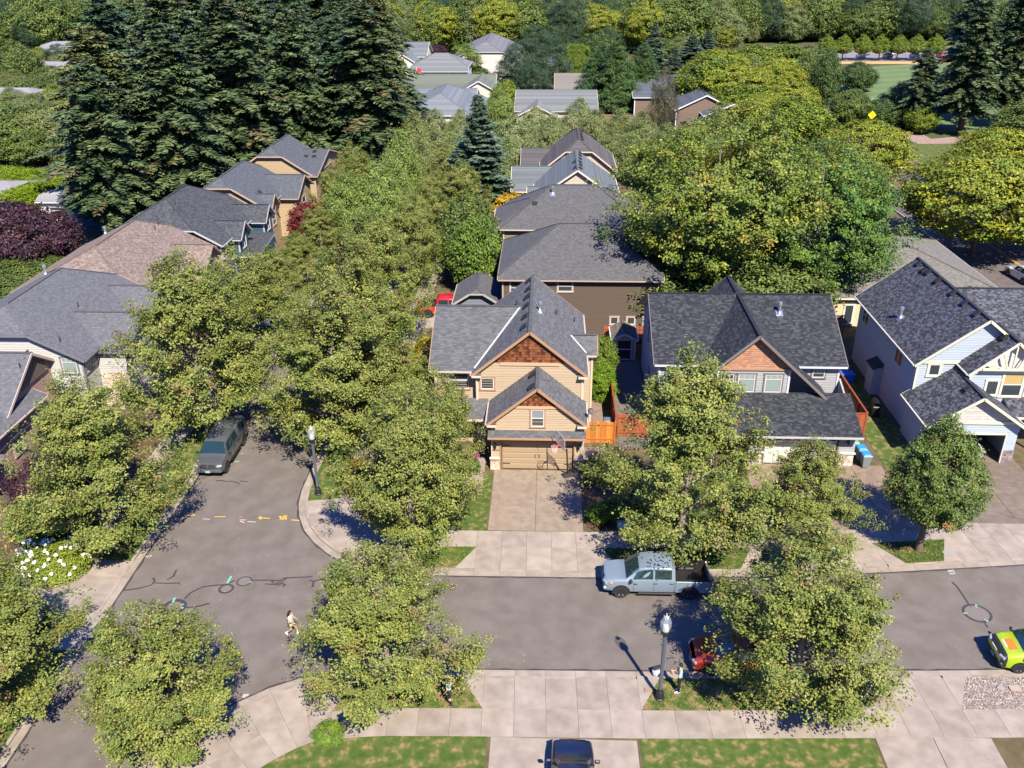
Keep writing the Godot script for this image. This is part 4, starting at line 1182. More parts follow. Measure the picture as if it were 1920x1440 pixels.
func driveways(conc: Array, bark: Material) -> void:
	var a1 := aggregate("aggregate1", 1.0, 71); var a2 := aggregate("aggregate2", 0.95, 74)
	panels("driveway", [-3.45, -0.55, 2.4], [-52.68, -50.6, -48.3, -45.6], [a1, a2, a1])
	var p1 := aggregate("aggregate3", 0.86, 77, Color(1.05, 0.98, 0.95)); var p2 := aggregate("aggregate4", 0.8, 79, Color(1.05, 0.98, 0.95))
	panels("driveway", [13.6, 17.2, 20.9, 23.0], [-54.0, -51.0, -48.2, -46.3], [p1, p2, p1])
	var d1 := aggregate("aggregate5", 0.7, 81, Color(0.98, 0.97, 1.0)); var d2 := aggregate("aggregate6", 0.64, 83, Color(0.98, 0.97, 1.0))
	panels("driveway", [26.2, 29.2, 32.4], [-58.9, -54.68, -51.6, -48.2, -47.3], [d1, d2], 0.004, 0.0)
	panels("driveway", [-2.3, 1.0, 4.3], [-29.6, -26.6, -23.0, -18.0], [conc[1], conc[2]], 0.002)
	panels("driveway", [15.0, 17.6, 20.2], [-30.3, -26.6, -23.0, -18.0], [conc[1], conc[0]], 0.002)
	panels("driveway", [-36.5, -33.8, -31.0, -27.75], [-41.0, -37.8, -34.8], [a2, conc[1], conc[2]], 0.004)
	panels("driveway", [-14.0, -11.6, -9.2, -7.9], [-84.5, -81.0, -77.8], [conc[1], conc[2]], 0.004)
	panels("driveway", [-32.0, -29.8, -27.75], [-73.0, -69.0, -66.0], [conc[1], conc[2]], 0.004)
	panels("driveway", [-32.0, -29.8, -27.75], [-86.6, -83.0, -80.0], [conc[1], conc[2]], 0.004)
	# path along the tan house and the paved side yard
	panels("path", [2.75, 4.35], [-68.5, -64, -60, -57.0], [p1, p2], 0.004)
	panels("path", [-6.9, -4.1], [-54.4, -52.0, -49.6], [conc[1], conc[2]], 0.004)
	panels("path", [2.6, 4.2], [-55.9, -54.2, -52.9], [conc[0], conc[2]], 0.004)
	# planted beds and lawns of the front yards
	sheet("lawn", [[-11.9, -52], [-3.52, -52], [-3.52, -45.0], [-11.9, -45.0]], -0.012, lawn_mat("lawn_yard1", 91, 0.0))
	sheet("planting_bed", [[2.6, -52.6], [4.6, -52.6], [4.6, -46.0], [2.6, -46.0]], -0.010, bark)
	sheet("lawn", [[4.6, -53.5], [13.5, -53.5], [13.5, -45.6], [4.6, -45.2]], -0.012, lawn_mat("lawn_yard2", 92, -0.1))
	sheet("lawn", [[23.2, -72], [25.9, -72], [25.9, -47.6], [23.2, -47.2]], -0.012, lawn_mat("lawn_yard3", 93, 0.15))
	sheet("planting_bed", [[-32.8, -58], [-27.8, -58], [-27.8, -41.2], [-32.8, -41.2]], -0.010, bark)
	sheet("lawn", [[-33, -34.6], [-27.0, -34.6], [-27.0, -14], [-33, -14]], -0.012, lawn_mat("lawn_yard4", 94, 0.1))
	sheet("lawn", [[-15.2, -27.6], [-13.2, -29.4], [-10.5, -30.3], [-2.45, -30.5], [-2.45, -18], [-15.2, -18]], -0.012, lawn_mat("lawn_yard5", 95, 0.0))
	sheet("lawn", [[4.45, -30.6], [14.9, -31], [14.9, -18], [4.45, -18]], -0.012, lawn_mat("lawn_yard6", 96, 0.1))
	sheet("side_yard", [[5.3, -71.5], [7.9, -71.5], [7.9, -56], [5.3, -56]], -0.012, two_scale("moss", Color(0.13, 0.125, 0.1), Color(0.22, 0.2, 0.16), 0.8, 3.0, 0.95, 8.0, 0.0, 99))
	# far: playing field with mown stripes, school car park, dry verge and path
	var f := ground_piece("playing_field", Shape.new(), conc[0])
	for i in 24:
		var s := Shape.new()
		var z0 := -290.0 + i * 4.2
		slab4(s, Vector3(70, 0.0, z0 + 18.0 - 0.0), Vector3(150, 0.0, z0 - 14.0), Vector3(150, 0.0, z0 - 9.8), Vector3(70, 0.0, z0 + 22.2), 0.1)
		part("mown_stripe", s, two_scale("stripe%d" % (i % 2), Color(0.145, 0.215, 0.08) * (1.0 - 0.12 * (i % 2)), Color(0.17, 0.245, 0.095) * (1.0 - 0.12 * (i % 2)), 3.0, 17.0, 0.95, 8.0, 0.0, 111 + i % 2), f)
	sheet("dry_verge", [[80, -294], [150, -294], [150, -289], [80, -289]], 0.06, paint("dry_grass", Color(0.4, 0.27, 0.11), 0.95), 0.2)
	sheet("car_park", [[70, -340], [190, -340], [190, -296], [70, -296]], 0.02, two_scale("lot", Color(0.26, 0.235, 0.235), Color(0.32, 0.29, 0.29), 2.0, 15.0, 0.9, 8.0, 0.0, 115), 0.2)
	sheet("far_path", [[63, -176], [86, -178], [86, -168], [66, -166]], 0.0, two_scale("pinkpath", Color(0.32, 0.23, 0.18), Color(0.42, 0.31, 0.25), 2.0, 9.0, 0.95, 8.0, 0.0, 116), 0.1)
	sheet("lawn", [[60, -166], [90, -168], [90, -150], [60, -150]], 0.0, lawn_mat("lawn_far", 117, 0.1), 0.1)
	# the road behind the golden trees, with its double yellow line and kerb
	sheet("back_road", [[46.5, -175], [57.5, -175], [57.5, -60], [46.5, -60]], 0.01, two_scale("asphalt2", Color(0.13, 0.11, 0.105), Color(0.18, 0.155, 0.145), 0.9, 9.0, 0.9, 8.0, 0.0, 118), 0.2)
	for x: float in [52.2, 52.45]: sheet("lane_line", [[x, -175], [x + 0.12, -175], [x + 0.12, -60], [x, -60]], 0.014, paint("line_yellow", Color(0.5, 0.26, 0.03), 0.8))
	var kb := Shape.new()
	kb.box(Vector3(46.4, 0.05, -118), Vector3(0.2, 0.24, 114))
	ground_piece("back_kerb", kb, conc[1])
	sheet("far_street", [[-60, -150], [-24.7, -150], [-24.7, -141], [-60, -141]], 0.0, two_scale("asphalt3", Color(0.17, 0.145, 0.13), Color(0.23, 0.2, 0.18), 2.0, 9.0, 0.9, 8.0, 0.0, 119))
	sheet("far_street", [[-48, -208], [-16, -208], [-16, -198], [-48, -198]], 0.0, mats["asphalt3"])
	sheet("far_street", [[-60, -78], [-75, -78], [-75, -100], [-60, -100]], 0.0, mats["asphalt3"])

func stroke(parent: Node, pts: Array, w: float, m: Material, called: String, lift := 0.005, jitter := 0.25) -> void:
	# a painted or poured line on the road through pixels of the photograph
	var s := Shape.new()
	var p := []
	for q in pts: p.append(pix(q[0], q[1], ROAD_Y))
	var L := []; var R := []
	for i in p.size():
		var t: Vector3 = (p[mini(i + 1, p.size() - 1)] - p[maxi(i - 1, 0)]).normalized()
		var nn := Vector3(t.z, 0, -t.x) * w * 0.5 * wobble(jitter)
		L.append(p[i] + nn + Vector3(0, lift, 0)); R.append(p[i] - nn + Vector3(0, lift, 0))
	for i in p.size() - 1: s.quad(L[i], L[i + 1], R[i + 1], R[i]) if (L[i + 1] - L[i]).cross(R[i + 1] - L[i]).y > 0 else s.quad(R[i], R[i + 1], L[i + 1], L[i])
	part(called, s, m, parent)

func street_marks(tar: Material) -> void:
	var marks := ground_piece("road_markings", Shape.new(), tar)
	var tars := [
		[[222, 1108], [240, 1106], [262, 1103], [284, 1097], [290, 1090], [288, 1084], [284, 1085]], [[290, 1093], [315, 1094], [335, 1093], [337, 1096]], [[313, 1087], [325, 1081], [331, 1068]],
		[[346, 1123], [357, 1112], [372, 1104], [382, 1100], [400, 1098], [424, 1096]], [[424, 1096], [432, 1092], [441, 1088]], [[444, 1090], [458, 1090], [480, 1088], [510, 1088], [524, 1089], [533, 1084], [552, 1083], [575, 1082], [585, 1081]],
		[[510, 1089], [514, 1096], [496, 1095]], [[514, 1096], [530, 1090], [537, 1084]], [[518, 1098], [529, 1094], [535, 1097], [530, 1100]], [[580, 1088], [588, 1090], [586, 1101]], [[588, 1090], [602, 1086], [611, 1082]], [[600, 1086], [614, 1090]],
		[[262, 1126], [272, 1131], [292, 1135], [308, 1135]], [[340, 1139], [358, 1139], [376, 1136], [393, 1131]],
		[[404, 902], [416, 901], [424, 903], [432, 902], [441, 904], [450, 907]], [[450, 902], [464, 903]], [[364, 905], [358, 914], [354, 922]],
		[[1785, 1091], [1795, 1101], [1808, 1120], [1817, 1134], [1822, 1140]], [[1841, 1160], [1852, 1177]], [[1160 - 300, 1264], [1160 - 250, 1264]]]
	for t in tars: stroke(marks, t, 0.11, tar, "crack_seal", 0.006)
	var mint := paint("mint_paint", Color(0.12, 0.36, 0.26), 0.85)
	for t in [[[426, 1094], [434, 1080]], [[420, 1110], [424, 1102]], [[450, 1092], [472, 1091]], [[324, 1130], [328, 1121]], [[336, 1135], [345, 1133]], [[333, 1139], [344, 1140]], [[331, 1144], [336, 1148]], [[1831, 1142], [1830, 1134]], [[1807, 1150], [1819, 1149]], [[1843, 1158], [1853, 1166]], [[451, 851], [456, 850]], [[440, 866], [449, 865]]]: stroke(marks, t, 0.12, mint, "survey_mark", 0.009)
	var yel := paint("yellow_paint", Color(0.5, 0.33, 0.045), 0.85)
	for t in [[[346, 966], [366, 966]], [[402, 969], [423, 969]], [[484, 971], [506, 972]], [[546, 975], [564, 976]], [[484, 971], [490, 969]], [[484, 971], [490, 974]]]: stroke(marks, t, 0.1, yel, "survey_mark", 0.009)
	for t in [[[524, 968], [532, 974]], [[528, 974], [538, 967]], [[525, 974], [534, 968]], [[532, 967], [537, 974]]]: stroke(marks, t, 0.13, yel, "survey_mark", 0.010)
	var wh := paint("white_paint", Color(0.36, 0.35, 0.33), 0.85)
	for t in [[[264, 1046], [270, 1043]], [[270, 1046], [276, 1042]], [[276, 1046], [279, 1042]], [[281, 1045], [284, 1041]], [[454, 1306], [464, 1304]], [[456, 1303], [466, 1302], [464, 1307], [455, 1308]], [[449, 975], [461, 975]], [[450, 977], [458, 980]],
		[[1774, 1067], [1784, 1066], [1788, 1069], [1779, 1070], [1774, 1067]], [[1777, 1072], [1789, 1072], [1790, 1076], [1780, 1076]], [[1861, 1258], [1874, 1258], [1875, 1264], [1862, 1264], [1861, 1258]], [[1864, 1261], [1871, 1261]], [[1849, 1259], [1857, 1262]], [[1843, 1262], [1850, 1262]], [[380, 973], [394, 974]], [[464, 978], [480, 979]]]: stroke(marks, t, 0.07, wh, "survey_mark", 0.009)
	var red := paint("red_paint", Color(0.28, 0.1, 0.09), 0.85)
	for t in [[[447, 970], [457, 971]], [[448, 968], [455, 969]]]: stroke(marks, t, 0.1, red, "survey_mark", 0.009)
	# manhole covers set in tar rings
	for q in [[327, 1138, 0.42, 0.3], [424, 1104, 0.3, 0.16], [458, 1090, 0.36, 0.1], [1832, 1150, 0.62, 0.17]]:
		var c := pix(q[0], q[1], ROAD_Y)
		var o := ground_piece("manhole", Shape.new(), tar)
		var s := Shape.new()
		var r: float = q[2]
		s.lathe([Vector2(r, 0.0), Vector2(r + q[3] * 0.8, -0.002)], c + Vector3(0, 0.008, 0), Basis(), 24)
		part("tar_ring", s, tar, o)
		s = Shape.new()
		s.lathe([Vector2(0, 0.012), Vector2(r * 0.8, 0.012), Vector2(r * 0.8, 0.006), Vector2(r * 0.88, 0.006), Vector2(r * 0.88, 0.012), Vector2(r * 0.99, 0.01)], c, Basis(), 24)
		part("cover", s, paint("cast_iron", Color(0.15, 0.13, 0.12), 0.75, 0.1), o)
	# litter of small leaves and chips on the asphalt
	var lt := Shape.new()
	for i in 420:
		var p := Vector3(rng.randf_range(-23, 30), ROAD_Y + 0.006, rng.randf_range(-42, -33.5))
		if i % 5 == 0: p = Vector3(rng.randf_range(-23, -16), ROAD_Y + 0.006, rng.randf_range(-60, -33))
		lt.col = [Color(0.16, 0.13, 0.09), Color(0.06, 0.045, 0.035), Color(0.26, 0.23, 0.2)][rng.randi() % 3]
		var a := rng.randf() * TAU
		var d := Vector3(cos(a), 0, sin(a)) * rng.randf_range(0.015, 0.05)
		var e := Vector3(-sin(a), 0.2, cos(a)) * rng.randf_range(0.015, 0.04)
		lt.quad(p - d, p + e, p + d, p - e)
	var lo := ground_piece("leaf_litter", lt, vpaint("litter", 0.9))
	lo.set_meta("kind", "stuff")
	tag(lo, "scattered small leaves and chips on the asphalt", "litter")

# ---------------------------------------------------------------- trees
class Leaves:
	var v := PackedVector3Array()
	var n := PackedVector3Array()
	var c := PackedColorArray()
	var ix := PackedInt32Array()
	var k := 0
	func reserve(m: int) -> void:
		v.resize(m * 4); n.resize(m * 4); c.resize(m * 4); ix.resize(m * 6)
	func leaf(p: Vector3, a: Vector3, b: Vector3, col: Color) -> void:
		# a pointed leaf: p the base end, a along, b across
		var i := k * 4
		if i >= v.size(): return
		var nn := b.cross(a).normalized()
		v[i] = p - a; v[i + 1] = p + b; v[i + 2] = p + a; v[i + 3] = p - b
		n[i] = nn; n[i + 1] = nn; n[i + 2] = nn; n[i + 3] = nn
		c[i] = col; c[i + 1] = col; c[i + 2] = col; c[i + 3] = col
		var j := k * 6
		ix[j] = i; ix[j + 1] = i + 2; ix[j + 2] = i + 1; ix[j + 3] = i; ix[j + 4] = i + 3; ix[j + 5] = i + 2
		k += 1
	func mesh() -> ArrayMesh:
		v.resize(k * 4); n.resize(k * 4); c.resize(k * 4); ix.resize(k * 6)
		var a := []
		a.resize(Mesh.ARRAY_MAX)
		a[Mesh.ARRAY_VERTEX] = v; a[Mesh.ARRAY_NORMAL] = n; a[Mesh.ARRAY_COLOR] = c; a[Mesh.ARRAY_INDEX] = ix
		var m := ArrayMesh.new()
		m.add_surface_from_arrays(Mesh.PRIMITIVE_TRIANGLES, a)
		return m

func leaf_mat(key := "leaf", tint := Color(1, 1, 1), trans := 0.35) -> StandardMaterial3D:
	if mats.has(key): return mats[key]
	var m := StandardMaterial3D.new()
	m.vertex_color_use_as_albedo = true
	m.albedo_color = tint.linear_to_srgb()
	m.roughness = 0.55
	m.metallic_specular = 0.35
	m.cull_mode = BaseMaterial3D.CULL_DISABLED
	m.backlight_enabled = true
	m.backlight = Color(trans, trans, trans * 0.5)
	mats[key] = m
	return m

func ball() -> Vector3:
	while true:
		var p := Vector3(rng.randf_range(-1, 1), rng.randf_range(-1, 1), rng.randf_range(-1, 1))
		if p.length_squared() < 1.0: return p
	return Vector3.ZERO

func env(kind: String, u: float) -> float:
	# crown outline: radius share at the height share u
	u = clampf(u, 0.0, 1.0)
	match kind:
		"pear": return pow(maxf(0.0, sin(PI * pow(u, 0.62))), 0.75) * (1.0 - 0.25 * u)
		"round": return pow(maxf(0.0, sin(PI * pow(u, 0.8))), 0.55)
		"flat": return pow(maxf(0.0, sin(PI * pow(u, 0.75))), 0.45)
		"cone": return pow(1.0 - u, 0.85) * (1.0 - pow(1.0 - u, 14.0) * 0.5)
		"column": return pow(maxf(0.0, sin(PI * clampf(u * 0.85 + 0.13, 0, 1))), 0.4)
	return 1.0

func broadleaf(sd: int, H: float, R: float, base: float, kind: String, nclump: int, per: int, size: float, rc: float, ca: Color, cb: Color, o := {}) -> Node3D:
	# a tree: trunk with limbs, and a crown of leaves set in clumps round the limb ends
	rng.seed = sd
	var f := FastNoiseLite.new(); f.seed = sd; f.frequency = 0.35
	var root := Node3D.new()
	root.name = o.get("called", "street_tree")
	var wood := Shape.new()
	var wc: Color = o.get("bark", Color(0.16, 0.125, 0.10))
	wood.col = wc
	var tr: float = o.get("trunk", R * 0.045)
	var top := H * 0.86
	var tp := []; var trr := []
	var leanv := Vector3(rng.randf_range(-1, 1), 0, rng.randf_range(-1, 1)) * 0.04 * H
	for i in 7:
		var u := i / 6.0
		tp.append(Vector3(sin(u * 5.0 + sd) * 0.02 * H, u * top, cos(u * 4.0 + sd) * 0.02 * H) * Vector3(u, 1, u) + leanv * u * u)
		trr.append(tr * (1.25 if i == 0 else 1.0) * (1.0 - u * 0.86))
	wood.tube(tp, trr, 8)
	for i in o.get("stems", 1) - 1:
		# more stems rising from the same foot
		var a: float = i * 2.2 + 0.5
		var e := Vector3(cos(a), 0, sin(a)) * R * 0.3
		wood.tube([Vector3(cos(a), 0, sin(a)) * tr * 1.3, e * 0.45 + Vector3(0, H * 0.25, 0), e * 0.8 + Vector3(0, H * 0.5, 0), e * 1.3 + Vector3(0, H * 0.78, 0)], [tr * 0.8, tr * 0.6, tr * 0.42, tr * 0.1], 7)
	var at := func(y: float) -> Vector3:
		var u := clampf(y / top, 0, 1) * 6.0
		var i := mini(5, int(u))
		return tp[i].lerp(tp[i + 1], u - i)
	var rad := func(dir: Vector3, y: float) -> float:
		var u := (y - base) / (H - base)
		return R * env(kind, u) * (1.0 + o.get("lump", 0.3) * f.get_noise_3d(dir.x * 3.2 + sd, y * 0.5, dir.z * 3.2))
	var ctr := []
	var crad := []
	var nl: int = o.get("limbs", 15)
	for i in nl:
		var az := i * 2.39996 + rng.randf_range(-0.3, 0.3)
		var dir := Vector3(cos(az), 0, sin(az))
		var g := (i + 0.5) / nl
		var y0 := base * 0.85 + g * (H - base) * 0.55
		var y1 := minf(H * 0.97, y0 + (H - base) * rng.randf_range(0.08, 0.42) * float(o.get("rise", 1.0)) * (0.3 + 0.7 * minf(1.0, g * 2.2)))
		var r1: float = rad.call(dir, y1) * rng.randf_range(0.75, 1.02)
		var p0: Vector3 = at.call(y0)
		var p3: Vector3 = at.call(y1) * Vector3(1, 0, 1) + dir * r1 + Vector3(0, y1, 0)
		var p1: Vector3 = p0.lerp(p3, 0.35) + dir * r1 * 0.12 - Vector3(0, 0.04 * H, 0) * float(o.get("sag", 0.3))
		var p2: Vector3 = p0.lerp(p3, 0.7) + dir * r1 * 0.1
		var lp := []; var lr := []
		var rr := tr * 0.42 * (1.0 - g * 0.5)
		for j in 6:
			var t := j / 5.0
			lp.append(p0.bezier_interpolate(p1, p2, p3, t) + ball() * 0.012 * H * t)
			lr.append(maxf(0.012, rr * (1.0 - 0.85 * t)))
		wood.tube(lp, lr, 5, false)
		ctr.append(p3); crad.append(0.8)
		for j in o.get("twigs", 7):
			var t := rng.randf_range(0.3, 1.0)
			var q: Vector3 = lp[mini(5, int(t * 5.0))]
			var ang := az + rng.randf_range(-1.3, 1.3)
			var d2 := Vector3(cos(ang), rng.randf_range(-0.25, 0.9) + o.get("lift", 0.0), sin(ang)).normalized()
			var q2 := q + d2 * R * rng.randf_range(0.15, 0.4)
			var flat := Vector2(q2.x, q2.z)
			var lim: float = rad.call(Vector3(flat.normalized().x, 0, flat.normalized().y), q2.y)
			if flat.length() > lim and lim > 0.1: q2 = Vector3(q2.x * lim / flat.length(), q2.y, q2.z * lim / flat.length())
			wood.tube([q, q.lerp(q2, 0.55) + ball() * 0.02 * R, q2], [maxf(0.012, rr * 0.32), maxf(0.01, rr * 0.2), 0.008], 4, false)
			if o.has("spray"):
				for e: float in [0.3, 0.6, 0.85]: ctr.append(q.lerp(q2, e)); crad.append(1.0 - 0.3 * e)
				ctr.append(q2 + d2 * rc * 0.5); crad.append(0.5)
			else:
				ctr.append(q2); crad.append(1.0)
	var shell: float = o.get("shell", 0.55)
	while ctr.size() < nclump:
		var u := rng.randf()
		var y := base + (H - base) * u
		if rng.randf() > env(kind, u) + 0.15: continue
		var a := rng.randf() * TAU
		var dir := Vector3(cos(a), 0, sin(a))
		var r: float = rad.call(dir, y) * lerpf(shell, 1.0, sqrt(rng.randf()))
		ctr.append(at.call(y) * Vector3(1, 0, 1) + dir * r + Vector3(0, y, 0)); crad.append(0.9)
	nclump = ctr.size()
	var lv := Leaves.new()
	lv.reserve(nclump * per + 16)
	var odd: Color = o.get("odd", cb)
	var odd_share: float = o.get("odd_share", 0.0)
	for i in nclump:
		var q: Vector3 = ctr[i]
		var axis: Vector3 = at.call(q.y)
		var outw := (q - Vector3(axis.x, q.y - R * 0.25, axis.z)).normalized()
		var cc := ca.lerp(cb, clampf(0.5 + 0.9 * f.get_noise_3d(q.x * 1.5, q.y * 1.5, q.z * 1.5) + rng.randf_range(-0.3, 0.3), 0, 1))
		if rng.randf() < odd_share: cc = odd
		var rcl: float = rc * rng.randf_range(0.7, 1.2) * crad[i]
		for j in per:
			var b := ball()
			var p := q + Vector3(b.x, b.y * float(o.get("squash", 0.75)), b.z) * rcl * (1.0 if j % 4 else 1.55)
			var nn := (ball() * 0.9 + outw * 0.55 + Vector3(0, 0.6, 0)).normalized()
			var t := nn.cross(ball()).normalized()
			var s := size * rng.randf_range(0.6, 1.25)
			var k := rng.randf_range(0.62, 1.4)
			lv.leaf(p, t * s, nn.cross(t) * s * o.get("aspect", 0.62), Color(cc.r * k * rng.randf_range(0.9, 1.15), cc.g * k, cc.b * k))
	part("trunk", wood, vpaint("bark", 0.95, grain(44, 0.08, Color(0.6, 0.6, 0.6), Color(1, 1, 1), 3), 1.5), root)
	part("crown", lv.mesh(), leaf_mat(o.get("mat", "leaf%d" % int(o.get("trans", 0.35) * 100)), Color(1, 1, 1), o.get("trans", 0.35)), root)
	root.set_meta("size", Vector2(H, R))
	return root

func conifer(sd: int, H: float, R: float, base: float, ca: Color, cb: Color, o := {}) -> Node3D:
	# a fir or spruce: whorls of drooping boughs with needle sprays hanging on both sides
	rng.seed = sd
	var root := Node3D.new()
	root.name = o.get("called", "fir_tree")
	var wood := Shape.new()
	wood.col = o.get("bark", Color(0.12, 0.085, 0.065))
	wood.tube([Vector3.ZERO, Vector3(0.05, H * 0.4, 0), Vector3(0, H * 0.8, 0.05), Vector3(0, H * 0.98, 0)], [H * 0.022, H * 0.015, H * 0.007, 0.02], 9)
	var lv := Leaves.new()
	lv.reserve(o.get("most", 26000))
	var y := base
	var f := FastNoiseLite.new(); f.seed = sd; f.frequency = 0.3
	while y < H * 0.99:
		var u := (y - base) / (H - base)
		var nb: int = o.get("boughs", 7)
		for i in nb:
			var az := rng.randf() * TAU
			var dir := Vector3(cos(az), 0, sin(az))
			var L := R * (pow(1.0 - u, o.get("power", 0.8)) * (0.82 + 0.18 * minf(1.0, u * 8.0)) + 0.04) * rng.randf_range(0.55, 1.12) * (1.0 + 0.7 * f.get_noise_2d(dir.x * 6.0 + y, dir.z * 6.0))
			var droop: float = o.get("droop", 0.28)
			var rise := 0.35 * (u - 0.25)
			var n := int(clampf(L / o.get("step", 0.2), 3, 40))
			var cc := ca.lerp(cb, clampf(rng.randf() * 0.7 + f.get_noise_2d(az * 3.0, y) * 0.5 + 0.15, 0, 1))
			if rng.randf() < o.get("odd_share", 0.0): cc = o.odd
			var p0 := Vector3(0, y + rng.randf_range(-0.2, 0.2), 0)
			var side := Vector3(-dir.z, 0, dir.x)
			for j in n:
				var t := (j + 0.6) / n
				if t < 0.18: continue
				var p := p0 + dir * L * t + Vector3(0, L * (rise * t - droop * t * t + 0.06 * t * t * t), 0)
				var w: float = (0.16 + 0.26 * sin(PI * minf(1.0, t * 0.9 + 0.1))) * minf(1.3, 0.5 + L * 0.2) * o.get("spray", 1.0)
				for g: float in [-1.0, 1.0]:
					for m in o.get("sprays", 1):
						var a := (side * g * rng.randf_range(0.6, 1.1) + dir * rng.randf_range(0.2, 0.9) + Vector3(0, rng.randf_range(-0.55, 0.15), 0)).normalized()
						var nn := (Vector3(0, 1, 0) + ball() * 0.7).normalized()
						var b := a.cross(nn).normalized() * w * rng.randf_range(0.28, 0.45)
						var k := rng.randf_range(0.65, 1.35)
						lv.leaf(p + a * w * 0.8 + ball() * 0.07, a * w, b, Color(cc.r * k, cc.g * k, cc.b * k))
			if L > 1.6 and i % 2 == 0:
				wood.tube([p0, p0 + dir * L * 0.5 + Vector3(0, L * (rise * 0.5 - droop * 0.25), 0), p0 + dir * L * 0.9 + Vector3(0, L * (rise * 0.9 - droop * 0.8), 0)], [0.05, 0.03, 0.012], 4, false)
		y += o.get("gap", 0.42) * (1.0 - 0.45 * u)
	part("trunk", wood, vpaint("bark", 0.95), root)
	part("crown", lv.mesh(), leaf_mat("needle", Color(1, 1, 1), 0.12), root)
	root.set_meta("size", Vector2(H, R))
	return root

var protos := {}

func plant(kind: String, x: float, z: float, H: float, R: float, label: String, group := "", turn := -1.0, tint := "", at_y := -0.03) -> Node3D:
	var p: Node3D = protos[kind]
	var s: Vector2 = p.get_meta("size")
	var t := copy(p, Vector3(x, at_y, z), rng.randf() * TAU if turn < 0.0 else turn, Vector3(R / s.y, H / s.x, R / s.y))
	tag(t, label, p.get_meta("what"), group)
	t.remove_meta("size"); t.remove_meta("what")
	if tint: (t.get_node("crown") as MeshInstance3D).material_override = mats["tint_" + tint]
	return t

func plant_px(kind: String, px: float, base_py: float, top_py: float, half: float, label: String, group := "", tint := "", turn := -1.0) -> Node3D:
	# a tree whose foot, top and half width are read off the photograph
	var p := pix(px, base_py, 0)
	var d := view_basis * Vector3((px - 960.0) / 1440.0, -(top_py - 720.0) / 1440.0, -FOCAL)
	var H := CAM_H + d.y * p.z / d.z
	var R := half / 1690.0 * (p - Vector3(0, CAM_H, 0)).length()
	return plant(kind, p.x, p.z, H, R, label, group, turn, tint)

func top_at(px: float, py: float, H: float) -> Vector3:
	return pix(px, py, H)

